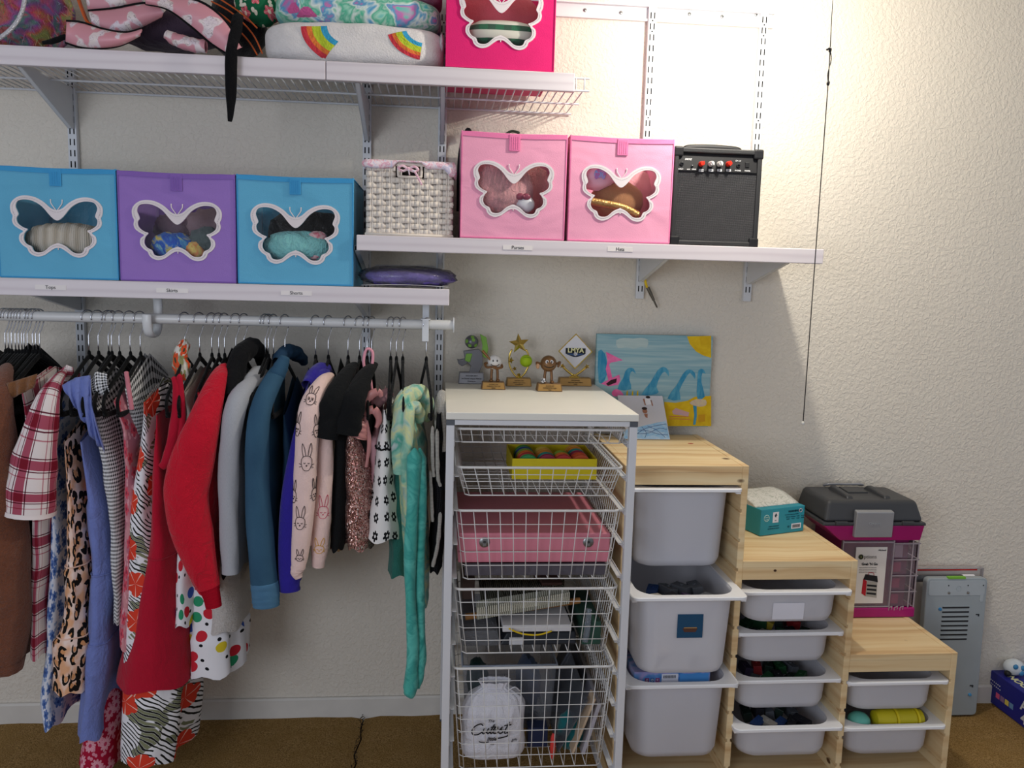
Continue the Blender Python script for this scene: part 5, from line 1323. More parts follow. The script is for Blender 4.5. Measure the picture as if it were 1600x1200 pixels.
for a in ([(.2, .05), (.45, .22), (.7, .3), (.98, .35)], [(.25, .2), (.5, .2), (.75, .12), (.97, .1)], [(.45, .03), (.5, .15), (.42, .28)], [(.3, .12), (.55, .14), (.8, .25), (.97, .22)], [(.55, .3), (.75, .2), (.9, .04)]):
    ms.tube(crom([cf(u, v, .0006) for u, v in a], 4), .0007, 4)
ms.build('scribble_print', M('scribble_blue', '3d5f9a', .6), cdn, smooth=True, kind='stuff')
SK = M('skin_print', 'a9745a', .6); WH = M('white_shirt_print', 'efeef2', .6); HR = M('dark_hair_print', '30211d', .6)
def ov(u, v, a, b): return [(u+a*math.cos(k*PI/6), v+b*math.sin(k*PI/6)) for k in range(12)]
card_poly('print_shirt', [(.58, .78), (.72, .8), (.74, .92), (.6, .94)], WH, .0003, cdn); card_poly('print_arm', [(.55, .92), (.585, .93), (.6, .78), (.57, .78)], SK, .0003, cdn); card_poly('print_arm', [(.74, .9), (.71, .9), (.73, .76), (.755, .77)], SK, .0003, cdn)
card_poly('print_hair', ov(.67, .965, .05, .03), HR, .0004, cdn)
card_poly('print_face', ov(.55, .64, .055, .055), SK, .0005, cdn); card_poly('print_hair', ov(.55, .70, .06, .035), HR, .0006, cdn); card_poly('print_arm', [(.52, .57), (.6, .58), (.58, .48), (.54, .5)], SK, .0005, cdn)

# ================================================================ teal game box on the middle step
zm = zs[1]
A, B = PZ(1187, 838, zm), PZ(1255, 829.5, zm); A.z = B.z = zm
e = (B-A); Wb = e.length; e.normalize(); nn = Vector((-e.y, e.x, 0))
if nn.y < 0: nn = -nn
Hb = P(1189, 797, A.y).z-zm
gb = thing('game_box', 'teal game carton with warning text and white illustrated lid on middle step', 'box', A+e*(Wb/2)+nn*.06)
def gf(u, v, d): return A+e*u+nn*d+Vector((0, 0, v))
TEAL = M('teal_card', '2f93a5', .5)
MB().hexa([gf(0, .0005, 0), gf(Wb, .0005, 0), gf(Wb, .0005, .15), gf(0, .0005, .15)], [gf(0, Hb, 0), gf(Wb, Hb, 0), gf(Wb, Hb, .15), gf(0, Hb, .15)]).build('carton', TEAL, gb, bevel=.0015)
def lidf(u, v):
    return gf(lerp(.001, Wb-.001, u), Hb+.0005+.022*math.sin(PI*min(1, v*1.15)*.55)+.0, lerp(.026, .149, v))
def lidart():
    t = NT('illustrated_lid'); c = t.coord('Object')
    n = t.noise(c, 38, 4, .6, 1.2)[0]; v = t.voro(c, 26)[0]
    ink = t.ramp(n, [(.47, '000000'), (.5, 'ffffff'), (.53, '000000')])
    col = t.mix(t.math('MULTIPLY', ink, .55), 'd9d7cf', '47603c')
    col = t.mix(t.ramp(t.vm('DISTANCE', c, (.03, .05, .09)), [(.02, 'ffffff'), (.032, '000000')]), col, 'c4583a')
    return t.fin(col, .45, 0, .3)
lb = MB().grid(lidf, 10, 12)
lb.build('illustrated_lid', lidart(), gb, smooth=True, solid=.001)
for u in (.001, Wb-.001):
    m = MB(); pts = [lidf((u-.001)/(Wb-.002), k/8) for k in range(9)]+[gf(u, Hb, .149), gf(u, Hb, .026)]
    m.add(pts, [tuple(range(len(pts)))]); m.build('lid_end', M('lid_white', 'd3d2cc', .5), gb)
INKT = M('dark_teal_ink', '0f3a48', .6); WP = M('white_paper', 'e4e3ea', .6)
def onb(u, v, d=-.0006): return gf(u*Wb, v*Hb, d)
zz = (0, 0, 1)
text('WARNING', .0085, onb(.74, .83), e, zz, INKT, gb, bold=.0002)
for k in range(4):
    text(('NL Let op', 'DE Achtung', 'FR Avis', 'ES Aviso')[k], .0036, onb(.62+.115*k, .62), e, zz, INKT, gb)
    text('0-3 anni', .0034, onb(.62+.115*k, .54), e, zz, INKT, gb)
text('Not suitable for children under 36 months', .0030, onb(.70, .71), e, zz, INKT, gb)
text('small parts choking hazard', .0036, onb(.30, .33), e, zz, INKT, gb); text('keep this address for reference', .0034, onb(.30, .24), e, zz, INKT, gb)
text('CE', .0075, onb(.64, .24), e, zz, INKT, gb)
def box_on(u0, u1, v0, v1, nm, mat, d=.0006): return MB().hexa([onb(u0, v0, -d), onb(u1, v0, -d), onb(u1, v0, 0), onb(u0, v0, 0)], [onb(u0, v1, -d), onb(u1, v1, -d), onb(u1, v1, 0), onb(u0, v1, 0)]).build(nm, mat, gb)
box_on(.27, .40, .46, .86, 'white_badge', WP); box_on(.71, .93, .14, .34, 'barcode_label', WP)
m = MB()
for k in range(16):
    u = .735+k*.011; m.hexa([onb(u, .18, -.0009), onb(u+.006, .18, -.0009), onb(u+.006, .18, -.0006), onb(u, .18, -.0006)], [onb(u, .30, -.0009), onb(u+.006, .30, -.0009), onb(u+.006, .30, -.0006), onb(u, .30, -.0006)])
m.build('barcode', INK, gb, kind='stuff')
text('FSC', .0045, onb(.335, .54, -.0008), e, zz, INKT, gb)
m = MB(); m.prism([(0, .010), (.005, .002), (.0015, .002), (.0015, -.003), (-.0015, -.003), (-.005, .002)], lambda x, z, d: onb(.335, .70, -.0008-d)+e*x+Vector((0, 0, z)), .0003); m.build('tree_mark', INKT, gb)
def ring_on(u, v, r, nm, mat, w=.0008):
    c = onb(u, v, -.0004); MB().tube([c+e*(r*math.cos(a))+Vector((0, 0, r*math.sin(a))) for a in [2*PI*i/24 for i in range(24)]], w, 5, True).build(nm, mat, gb, smooth=True)
ring_on(.13, .66, .0095, 'round_emblem', M('pale_mint', 'bfe0d8', .5)); text('GREEN', .0042, onb(.13, .69), e, zz, M('pale_mint', 'bfe0d8', .5), gb); text('GAMES', .0042, onb(.13, .6), e, zz, M('pale_mint', 'bfe0d8', .5), gb)
ring_on(.905, .83, .0055, 'age_warning_ring', M('warning_red', 'd6b0b4', .5), .0007); text('0-3', .0042, onb(.905, .83), e, zz, INKT, gb)

# ================================================================ craft organizer on the low step
zl_ = zs[2]
ty = PZ(1380, 966, zl_).y+.004
MAG = M('magenta_plastic', 'a5146a', .4, 0, .4, var=.04); CHA = M('charcoal_plastic', '3a3b3e', .45, 0, .4, var=.04, bump=.1, bs=700); SIL = M('silver_plastic', '9b9ca0', .35, .35, .4)
tx0, tx1 = P(1303, 960, ty).x, P(1429, 960, ty).x; tb_ = -.03
tz = lambda py, px=1380: P(px, py, ty).z
zb0, zb1_, zl0, zl1, zl2 = zl_+.0005, tz(950), tz(845), tz(820), tz(790)
ob = thing('craft_organizer', 'magenta craft organizer with charcoal lid and clear drawers on lowest step', 'tool box', ((tx0+tx1)/2, (ty+tb_)/2, zl_))
MB().box(tx0, tx1, ty, tb_, zb0, zb1_).build('base', MAG, ob, bevel=.004, seg=3)
MB().box(tx0+.012, tx1-.030, ty+.016, tb_-.01, zb1_, zl0).build('core', M('deep_magenta', '7d1052', .45), ob)
lx0, lx1 = P(1283, 820, ty).x, P(1448, 820, ty-.012).x
MB().hexa([(tx0+.002, ty+.002, zl0), (tx1-.002, ty+.002, zl0), (tx1-.002, tb_, zl0), (tx0+.002, tb_, zl0)], [(lx0+.004, ty-.010, zl1), (lx1-.004, ty-.010, zl1), (lx1-.004, tb_, zl1), (lx0+.004, tb_, zl1)]).build('upper_tray', MAG, ob, bevel=.003)
# lid: bevelled dome with raised ribs
ld = lambda ins, z, y0=0: [(lx0+ins, ty-.012+y0+ins*.6, z), (lx1-ins, ty-.012+y0+ins*.6, z), (lx1-ins, tb_-ins*.4, z), (lx0+ins, tb_-ins*.4, z)]
l1 = MB().hexa(ld(0, zl1), ld(.002, zl1+.010)).build('lid_flange', CHA, ob, bevel=.003)
zt2 = zl2+.012
MB().hexa(ld(.006, zl1+.010), ld(.022, zt2, .012)).build('lid_dome', CHA, ob, bevel=.012, seg=4)
xm = (lx0+lx1)/2
for s in (-1, 1):
    a, b = sorted((xm+s*.048, xm+s*.072))
    MB().hexa([(a, ty+.03, zt2-.004), (b, ty+.03, zt2-.004), (b, tb_-.03, zt2-.004), (a, tb_-.03, zt2-.004)], [(a+.003, ty+.04, zt2+.008), (b-.003, ty+.04, zt2+.008), (b-.003, tb_-.05, zt2+.014), (a+.003, tb_-.05, zt2+.014)]).build('lid_ridge', CHA, ob, bevel=.004)
    a, b = sorted((xm+s*.085, xm+s*.125)); 
    MB().box(a, b, ty-.018, ty-.004, zl1+.002, zl1+.014).build('corner_lug', CHA, ob, bevel=.003)
MB().hexa([(xm-.034, ty+.10, zt2-.002), (xm+.034, ty+.10, zt2-.002), (xm+.034, ty+.16, zt2-.002), (xm-.034, ty+.16, zt2-.002)], [(xm-.032, ty+.10, zt2+.004), (xm+.032, ty+.10, zt2+.004), (xm+.032, ty+.16, zt2+.006), (xm-.032, ty+.16, zt2+.006)]).build('lid_recess_panel', CHA, ob, bevel=.002)
MB().tube(crom([(xm-.062, ty+.2, zt2+.0), (xm-.05, ty+.19, zt2+.006), (xm, ty+.185, zt2+.007), (xm+.05, ty+.19, zt2+.006), (xm+.062, ty+.2, zt2+.0)], 5), .008, 8, flat=(.6, 1.3)).build('carry_handle', SIL, ob, smooth=True)
k0, k1 = P(1338, 800, ty-.02), P(1394, 840, ty-.02)
lt = MB().hexa([(k0.x, ty-.02, k1.z), (k1.x, ty-.02, k1.z), (k1.x, ty-.006, k1.z), (k0.x, ty-.006, k1.z)], [(k0.x+.001, ty-.024, k0.z), (k1.x-.001, ty-.024, k0.z), (k1.x-.001, ty-.006, k0.z+.004), (k0.x+.001, ty-.006, k0.z+.004)]).build('front_latch', SIL, ob, bevel=.003, seg=3)
text('Options', .0115, ((k0.x+k1.x)/2, ty-.0228, (k0.z+k1.z)/2+.004), (1, 0, 0), (0, .05, 1), M('latch_emboss', 'a9aaad', .4, .3), lt)
# clear door, drawers
CD = clear_film('clear_door_plastic', 'efe3ea', .10, .08, .35)
dx0, dx1 = tx0+.012, P(1395, 900, ty).x
MB().box(dx0, dx1, ty+.004, ty+.007, zb1_+.001, zl0-.001).build('clear_door', CD, ob)
DFR = clear_film('clear_frame_plastic', 'd9cdd4', .45, .1, .35)
for a, b, c_, d in ((dx0, dx0+.004, zb1_, zl0), (dx1-.004, dx1, zb1_, zl0)): MB().box(a, b, ty+.002, ty+.012, c_, d).build('door_stile', DFR, ob, bevel=.001)
for c_ in (zb1_+.003, zl0-.006): MB().box(dx0, dx1, ty+.002, ty+.012, c_-.002, c_+.002).build('door_rail', DFR, ob, bevel=.001)
dz = (zl0-zb1_)/4.2
for k in range(4):
    z0 = zb1_+.004+k*dz
    x0, x1 = dx1+.001, tx1-.010
    dr = MB().box(x0, x1, ty+.006, ty+.009, z0, z0+dz-.004).build('drawer_front', CD, ob)
    MB().box(x0, x1+.012, ty+.003, ty+.012, z0+dz-.006, z0+dz-.003).build('drawer_lip', DFR, dr)
    MB().box(x1+.006, x1+.009, ty+.006, tb_-.02, z0, z0+dz-.004).build('drawer_side', CD, dr)
    if k < 3: MB().box(x0+.004, x0+.028, ty+.0095, ty+.012, z0+.006, z0+dz*.72).build('drawer_insert', M('hot_pink_card', 'c01e6b', .5), dr)
    else: MB().box(x0+.004, x0+.03, ty+.0095, ty+.012, z0+.002, z0+dz*.8).build('drawer_insert', M('pale_mint_card', 'd2d6cc', .5), dr)
for k in range(2):
    x = tx1-.004-k*.018; MB().tube([(x, ty+.004, zb1_), (x, ty+.004, zl0)], .0022, 6).build('drawer_post', DFR, ob)
for k in range(3):
    x = dx1-.004+k*.018; MB().tube([(x, ty+.001, zb1_-.008), (x, ty-.002, zb1_+.003), (x+.009, ty-.002, zb1_+.006), (x+.009, ty+.001, zb1_-.006)], .0016, 6).build('hinge_clip', DFR, ob)
# printed insert
i0, i1 = P(1331, 943, ty+.003), P(1387, 855, ty+.003); iy = ty+.0035
ins = MB().box(i0.x, i1.x, iy, iy+.0005, i0.z, i1.z).build('printed_insert', M('insert_paper', 'e2ddd8', .6), ob, label='white printed product card behind the clear door')
iw = i1.x-i0.x; ih = i1.z-i0.z
def ip(u, v): return (i0.x+u*iw, iy-.0004, i0.z+v*ih)
MB().lathe([(.0082, 0), (.0082, .0006)], ip(.17, .83), 20, 'Y').build('emblem_disc', M('emblem_green', '53573a', .5), ins)
MB().lathe([(.0055, .0006), (.0055, .0009)], ip(.17, .83), 16, 'Y').build('emblem_ring', M('badge_navy', '15161c', .5), ins); MB().lathe([(.002, .0009), (.002, .0012)], ip(.17, .83), 12, 'Y').build('emblem_centre', M('emblem_lime', '9aa24a', .5), ins)
text('ptions', .0165, ip(.47, .83), (1, 0, 0), zz, M('grey_print', '6b6560', .6), ins)
text('Michaels', .0075, ip(.83, .945), (1, 0, 0), zz, INK, ins, shear=.4)
text("Grab 'N Go", .0105, ip(.47, .70), (1, 0, 0), zz, INK, ins, bold=.0003)
for v in (.64, .60, .56, .52): text('with four clear drawers and a roomy top tray' if v > .55 else 'with handle', .0030, ip(.42, v), (1, 0, 0), zz, M('grey_print', '6b6560', .6), ins)
MB().prism([(.28, .18), (.42, .13), (.42, .40), (.30, .44)], lambda u, v, d: Vector(ip(u, v))+Vector((0, -d, 0)), .0004).build('picture_red_side', M('picture_red', 'b5172a', .5), ins)
MB().prism([(.42, .13), (.78, .10), (.76, .38), (.42, .40)], lambda u, v, d: Vector(ip(u, v))+Vector((0, -d, 0)), .0004).build('picture_drawers', M('picture_grey', 'a9a49c', .5), ins)
for v in (.17, .24, .31): MB().prism([(.44, v), (.75, v-.02), (.75, v+.015), (.44, v+.03)], lambda u, q, d: Vector(ip(u, q))+Vector((0, -.0005-d, 0)), .0003).build('picture_drawer_line', M('badge_navy', '15161c', .5), ins)
MB().prism([(.30, .43), (.78, .38), (.74, .49), (.36, .52)], lambda u, v, d: Vector(ip(u, v))+Vector((0, -.0004-d, 0)), .0004).build('picture_lid', M('badge_navy', '15161c', .5), ins)
MB().tube([ip(.45, .51), ip(.47, .555), ip(.62, .545), ip(.64, .5)], .0009, 5).build('picture_handle', M('picture_red', 'b5172a', .5), ins)

# ================================================================ things leaning beside the shelf
gy0 = PZ(1525, 1120, 0).y; gp = P(1530, 906, -.085)
GRY = M('grey_blue_plastic', 'a3acb0', .45, .1, .4, var=.05)
gxr = P(1525, 1120, gy0).x; gxl = gxr-.21; gh = math.hypot(gp.z, gp.y-gy0); gt = math.atan2(gp.y-gy0, gp.z)
ge = thing('grey_device', 'grey slotted electronic toy panel standing on edge behind the organizer', 'device', (gxr-.1, gy0, .006), world=False, rot=(-gt, 0, 0))
ge.location = Vector((gxr, gy0, .006))
W0 = .21
def rrp(x0, x1, z0, z1, r, n=5):
    return [(p[0], p[1]) for p in rr((x0+x1)/2, (z0+z1)/2, (x1-x0)/2, (z1-z0)/2, r, 0, n)]
MB().prism(rrp(-W0, 0, 0, gh, .014), lambda x, z, d: (x, d, z), .024).build('panel_shell', GRY, ge, bevel=.003)
MB().prism(rrp(-W0+.008, -.008, gh-.058, gh-.008, .008), lambda x, z, d: (x, -.0015+d, z), .0015).build('upper_pad', M('grey_blue_light', 'b0b8bc', .45), ge, bevel=.0006)
GV = M('vent_dark', '2c2f31', .6)
zv = lambda py: gh*(1120-py)/(1120-906)
for k in range(8):
    z = zv(951+k*7.0)
    MB().prism(rrp(-.150, -.056, z-.0028, z+.0028, .0026), lambda x, q, d: (x, -.0004+d, q), .002).build('vent_slot', GV, ge)
    MB().box(-.150, -.056, -.0022, 0, z+.0032, z+.006).build('vent_louver', GRY, ge, bevel=.0006)
for (a, b) in ((-.135, 917), (-.068, 917), (-.015, 917)): MB().lathe([(.0022, 0), (.0022, .0021)], (a, 0, zv(b)), 10, 'Y').build('screw_hole', GV, ge)
for (a, b) in ((-.132, 928), (-.066, 928)):
    MB().lathe([(.0048, .0), (.0046, .003), (.002, .0034)], (a, 0, zv(b)), 12, 'Y').build('screw', SCREW, ge)
MB().tube([(-.100+.008*math.cos(a), -.0018, zv(921)+.008*math.sin(a)) for a in [2*PI*i/20 for i in range(20)]], .0007, 5, True).build('embossed_ring', GRY, ge)
MB().box(-.138, -.078, -.003, .01, gh-.002, gh+.005).build('green_clip', M('leaf_green_plastic', '7ab93a', .45), ge, bevel=.001)
MB().prism(rrp(-.023, -.012, zv(942), zv(928), .003), lambda x, q, d: (x, -.0018+d, q), .002).build('switch_plate', M('grey_blue_light', 'b0b8bc', .45), ge)
for a, b, c in ((-.158, 953, '3d7fb0'), (-.030, 1087, '4f96c8')): MB().lathe([(.0055, 0), (.005, .004), (.002, .005)], (a, 0, zv(b)), 14, 'Y').build('blue_foot', M('blue_'+c, c, .4), ge, smooth='auto')
for b in (962, 1073):
    MB().box(-.032, -.020, -.001, 0, zv(b)-.002, zv(b)+.002).build('keyhole', GV, ge); MB().box(-.024, -.020, -.001, 0, zv(b)-.006, zv(b)+.002).build('keyhole', GV, ge)
# rolled mats, flat framed box, white board
rl = thing('dark_roll', 'dark grey rolled mat with white end lying on top of the grey device', 'roll', (gxr-.08, gp.y+.04, gp.z))
q0, q1, q2 = P(1395, 902, -.05), P(1503, 902, -.05), P(1521, 901.5, -.05)
MB().lathe([(.010, 0), (.0115, .001), (.0115, q1.x-q0.x), (.010, q1.x-q0.x)], (q0.x, -.05, q0.z-.004), 18, 'X').build('mat_roll', M('dark_grey_mat', '4a4c50', .6), rl, smooth='auto')
MB().lathe([(.0125, 0), (.0125, q2.x-q1.x), (.009, q2.x-q1.x+.001)], (q1.x, -.05, q0.z-.004), 18, 'X').build('white_end', M('white_plastic_rim', 'd8d8da', .35), rl, smooth='auto')
fx1, fz1 = P(1535, 890, -.028).x, P(1500, 887, -.028).z
fr_ = thing('clear_frame_box', 'tall flat clear box with red top edge against the wall', 'box', (fx1-.12, -.02, 0))
MB().box(fx1-.25, fx1-.006, -.026, -.016, .012, fz1-.004).build('backing_board', M('white_board_back', 'cfc8bf', .6), fr_)
MB().box(fx1-.25, fx1-.018, -.028, -.015, fz1-.010, fz1-.002).build('red_top_edge', M('bright_red_card', 'cf2a24', .5), fr_)
MB().box(fx1-.006, fx1, -.036, -.014, .012, fz1).build('clear_side', clear_film('clear_edge', 'e8e4e6', .35, .1, .3), fr_, bevel=.001)
MB().box(fx1-.25, fx1, -.036, -.014, fz1-.0015, fz1+.001).build('clear_top', clear_film('clear_edge', 'e8e4e6', .35, .1, .3), fr_)
for b in (900, 912, 924): q = P(1532, b, -.037); MB().box(q.x-.003, q.x+.002, -.0372, -.0362, q.z-.004, q.z+.003).build('side_print', M('print_blue' if b == 912 else 'print_grey', '3a5f9a' if b == 912 else '8a8580', .6), fr_)
wbp = [PZ(1492, 1116, .0)]; yb2 = wbp[0].y-.0
bl_ = MB().prism([(P(a, b, yb2).x, max(P(a, b, yb2).z, .001)) for a, b in ((1491, 1117), (1495, 1117), (1513, 1001), (1496, 1001))], lambda x, z, d: (x, yb2-.001-d, z), .004)
tag(bl_.build('white_board_strip', M('white_board', 'd8d2cc', .55), bevel=.0008), 'narrow white tapering board standing between pine shelf and grey device', 'board')
# blue carton at the right edge with toy on top
A = PZ(1539, 1092, 0); B = PZ(1600, 1139, 0); A.z = B.z = 0
e = (B-A).normalized(); L = (B-A).length*1.75; nn = Vector((-e.y, e.x, 0))
if nn.x < 0: nn = -nn
Hc = P(1544, 1045, A.y).z
NAVY = M('cobalt_carton', '23257f', .45)
bx = thing('blue_carton', 'cobalt blue product carton on the carpet at the right edge', 'box', A+e*(L/2)+nn*.1)
def bf(u, v, d): return A+e*u+nn*d+Vector((0, 0, v+.003))
MB().hexa([bf(0, 0, 0), bf(L, 0, 0), bf(L, 0, .24), bf(0, 0, .24)], [bf(0, Hc, 0), bf(L, Hc, 0), bf(L, Hc, .24), bf(0, Hc, .24)]).build('carton', NAVY, bx, bevel=.002)
u = lambda px: (PZ(px, 1092+(px-1539)*.77, 0)-A).length
WB = M('white_print', 'd6d6d6', .5)
for i, (uu, cc) in enumerate(((u(1557), 'd6547f'), (u(1564), '8a6a8f'), (u(1571), 'd9c45a'), (u(1578), '6a8fb5'))):
    v = Hc*.36; MB().hexa([bf(uu-.009, v-.009, -.0006), bf(uu+.009, v-.009, -.0006), bf(uu+.009, v-.009, 0), bf(uu-.009, v-.009, 0)], [bf(uu-.009, v+.009, -.0006), bf(uu+.009, v+.009, -.0006), bf(uu+.009, v+.009, 0), bf(uu-.009, v+.009, 0)]).build('print_square', M('sq_'+cc, cc, .5), bx)
for i in range(6):
    for j in range(2):
        q = bf(.02+i*.009+j*.003, Hc*.72-j*.012-i*.0004, -.0006); MB().box(q.x-.0016, q.x+.0016, q.y-.0016, q.y+.0016, q.z-.0012, q.z+.0012).build('print_dot', WB, bx)
text('A', .05, bf(u(1597), Hc*.62, -.0008), e, zz, WB, bx, bold=.001); text('4', .05, bf(u(1598), Hc*.24, -.0008), e, zz, WB, bx, bold=.001)
text('NOC', .035, bf(.10, Hc+.0006, .035), e, nn, M('pale_yellow_print', 'e3dfa8', .5), bx, bold=.001)
MB().prism([(.09*math.cos(a), .035*math.sin(a)) for a in [2*PI*i/20 for i in range(20)]], lambda x, y, d: bf(.16+x*.7, Hc+d, .12+y), .0006).build('top_picture', M('picture_dark', '20242c', .5), bx)
ty_ = PZ(1585, 1043, Hc); tc = P(1588, 1035, A.y-.04)
tc = bf(.05, Hc+.028, .055)
ts = thing('ball_toy', 'white and blue round toy with black foot on the blue carton', 'toy', tc-Vector((0, 0, .028)))
MB().ell(tc, (.034, .03, .027), 20, 14).build('toy_body', M('toy_white', 'd4dade', .4), ts, smooth=True)
for a_, b_ in ((.3, .25), (.75, .1), (-.35, .4), (.2, -.3)):
    dd = Vector((a_, -.75, b_)).normalized(); c = tc+Vector((dd.x*.034, dd.y*.03, dd.z*.027))
    MB().ell(c, (.009, .006, .009), 12, 8).build('blue_patch', M('toy_blue_patch', '3f86b5', .4), ts, smooth=True)
MB().ell(tc+Vector((-.03, -.012, -.017)), (.011, .012, .0105), 12, 8).build('black_foot', M('toy_black', '1c1c20', .5), ts, smooth=True)
# ================================================================ cloth prints
def uvc(t): return t.coord('UV')
def band(t, x, per, stops):
    f = t.math('FRACT', t.math('DIVIDE', x, per)); return t.ramp(f, stops, 'CONSTANT')
def weave(t, s=700, k=.25):
    t.bump(t.noise(uvc(t), s, 1)[0], k, .001)
def m_plaid():
    t = NT('red_white_plaid'); x, y, _ = t.xyz(uvc(t))
    st = [(0, 'f0eae8'), (.26, '6d3040'), (.29, 'f0eae8'), (.33, 'b0566a'), (.60, 'f0eae8'), (.64, '6d3040'), (.67, 'f0eae8'), (.82, 'c98a94'), (.85, 'f0eae8')]
    a = band(t, x, .072, st); b = band(t, y, .085, st); weave(t)
    return t.fin(t.mix(1.0, a, b, 'MULTIPLY'), .85, 0, .15)
def m_gingham(c1, c2, per, name):
    t = NT(name); x, y, _ = t.xyz(uvc(t)); n = t.noise(uvc(t), 12, 2)[1]
    v = t.vm('ADD', uvc(t), t.vm('MULTIPLY', n, (.006, .006, 0))); x, y, _ = t.xyz(v)
    a = band(t, x, per, [(0, c1), (.5, c2)]); b = band(t, y, per*1.15, [(0, c1), (.5, c2)])
    weave(t); return t.fin(t.mix(.5, a, b), .85, 0, .15)
def flowers(t, v, scale, n, r0, rnd=1, amp=.4, off=(0, 0, 0)):
    vec = t.mapp(v, loc=off)
    o = t.voro(vec, scale, 'F1', rnd, '2D'); pos = o['Position']
    loc = t.vm('SUBTRACT', vec, pos); lx, ly, _ = t.xyz(loc)
    r = t.math('MULTIPLY', t.vm('LENGTH', loc), scale); an = t.math('ARCTAN2', ly, lx)
    cr = t.xyz(o['Color'])[0]
    an = t.math('ADD', an, t.math('MULTIPLY', cr, 6.28))
    rr_ = t.math('MULTIPLY_ADD', t.math('ABSOLUTE', t.math('COSINE', t.math('MULTIPLY', an, n/2))), r0*amp, r0*(1-amp))
    petal = t.math('LESS_THAN', r, rr_); core = t.math('LESS_THAN', r, r0*.28)
    return petal, core, o['Color'], r, an
def m_flower(name, bg, pet, cor, scale, n=5, r0=.36, second=None, rnd=1, bg2=None, sx=1, shd=.5):
    t = NT(name); v = t.mapp(uvc(t), (sx, 1, 1))
    base = bg if not bg2 else t.mix(t.ramp(t.noise(v, 20, 2)[0], [(.45, '000000'), (.6, 'ffffff')]), bg, bg2)
    col = base
    if second:
        p, c, _, _, _ = flowers(t, v, scale*1.7, 2, .34, 1, .75, (.37, .21, 0)); col = t.mix(p, col, second)
    p, c, cc, r, an = flowers(t, v, scale, n, r0, rnd)
    shade = t.math('LESS_THAN', t.math('ABSOLUTE', t.math('SINE', t.math('MULTIPLY', an, n/2))), .22)
    pc = t.mix(t.math('MULTIPLY', shade, shd), pet, cor)
    col = t.mix(p, col, pc); col = t.mix(c, col, cor); weave(t)
    return t.fin(col, .85, 0, .15)
def m_leopard():
    t = NT('leopard_print'); n = t.noise(uvc(t), 42, 2)[1]
    v = t.vm('ADD', uvc(t), t.vm('MULTIPLY', n, (.016, .016, 0))); v = t.mapp(v, (1.15, .85, 1))
    o = t.voro(v, 30, 'F1', .8, '2D'); d = o['Distance']; cr = t.xyz(o['Color'])[0]
    loc = t.vm('SUBTRACT', v, o['Position']); lx, ly, _ = t.xyz(loc)
    an = t.math('ARCTAN2', ly, lx); gap = t.math('GREATER_THAN', t.math('SINE', t.math('ADD', an, t.math('MULTIPLY', cr, 6.28))), -.72)
    ring = t.math('MULTIPLY', t.math('MULTIPLY', t.math('LESS_THAN', d, .45), t.math('GREATER_THAN', d, t.math('MULTIPLY', cr, .24))), gap)
    inner = t.math('LESS_THAN', d, .2)
    base = t.mix(t.ramp(t.noise(uvc(t), 22, 2)[0], [(.4, '000000'), (.6, 'ffffff')]), 'f0d8cc', 'e2ab82')
    col = t.mix(inner, base, 'd79a68'); col = t.mix(ring, col, '17120f'); weave(t)
    return t.fin(col, .8, 0, .2)
def m_tropical():
    t = NT('tropical_print'); u = uvc(t)
    n = t.noise(u, 6, 2)[1]; v = t.vm('ADD', u, t.vm('MULTIPLY', n, (.09, .09, 0)))
    wv = t.wave(t.mapp(v, (1, 1, 1), (0, 0, .9)), 30, 2.2, 'X')[0]; msk = t.ramp(t.noise(u, 15, 1)[0], [(.44, '000000'), (.46, 'ffffff')])
    lines = t.math('MULTIPLY', t.math('GREATER_THAN', wv, .72), msk)
    ol = t.ramp(t.noise(t.mapp(u, loc=(3, 1, 0)), 13, 1)[0], [(.55, '000000'), (.56, 'ffffff')])
    col = t.mix(ol, 'e9e7ea', t.mix(t.math('GREATER_THAN', wv, .62), '7d8062', 'e9e7ea'))
    col = t.mix(lines, col, '1d1c18')
    p, c, cc, r, an = flowers(t, t.mapp(u, loc=(.13, .41, 0)), 8.5, 5, .30, .7, .22)
    st = t.math('LESS_THAN', t.math('ABSOLUTE', t.math('SINE', t.math('MULTIPLY', an, 2.5))), .12)
    col = t.mix(p, col, t.mix(st, 'd8402c', 'f1c3b4')); weave(t)
    return t.fin(col, .85, 0, .15)
def m_dots():
    t = NT('multicolour_dot_print'); u = uvc(t)
    o = t.voro(u, 19, 'F1', .85, '2D'); cr = t.xyz(o['Color'])[0]
    big = t.math('LESS_THAN', o['Distance'], .27)
    c = t.ramp(cr, [(0, 'c92a38'), (.27, '3f5fb5'), (.45, '2f9468'), (.6, 'd9c230'), (.68, 'c92a38'), (.85, 'e9e7ea')], 'CONSTANT')
    s = t.voro(t.mapp(u, loc=(.5, .3, 0)), 24, 'F1', .7, '2D'); sm = t.math('LESS_THAN', s['Distance'], .11)
    col = t.mix(sm, 'e9e7ea', '17171b'); col = t.mix(big, col, c); weave(t)
    return t.fin(col, .85, 0, .15)
def m_sequin():
    t = NT('rose_gold_sequins'); u = uvc(t)
    o = t.voro(u, 330, 'F1', .5, '2D'); c = o['Color']; cr = t.xyz(c)[0]
    col = t.ramp(cr, [(0, '6b3f3c'), (.5, 'b07a72'), (.85, 'dfb3a6'), (1, 'fff0e8')])
    nm = t.n('ShaderNodeNewGeometry'); v = t.vm('NORMALIZE', t.vm('ADD', nm.outputs['Normal'], t.vm('MULTIPLY', t.vm('SUBTRACT', c, (.5, .5, .5)), (1.3, 1.3, 1.3))))
    t.put(t.b.inputs['Normal'], v)
    return t.fin(col, .28, .7, .5)
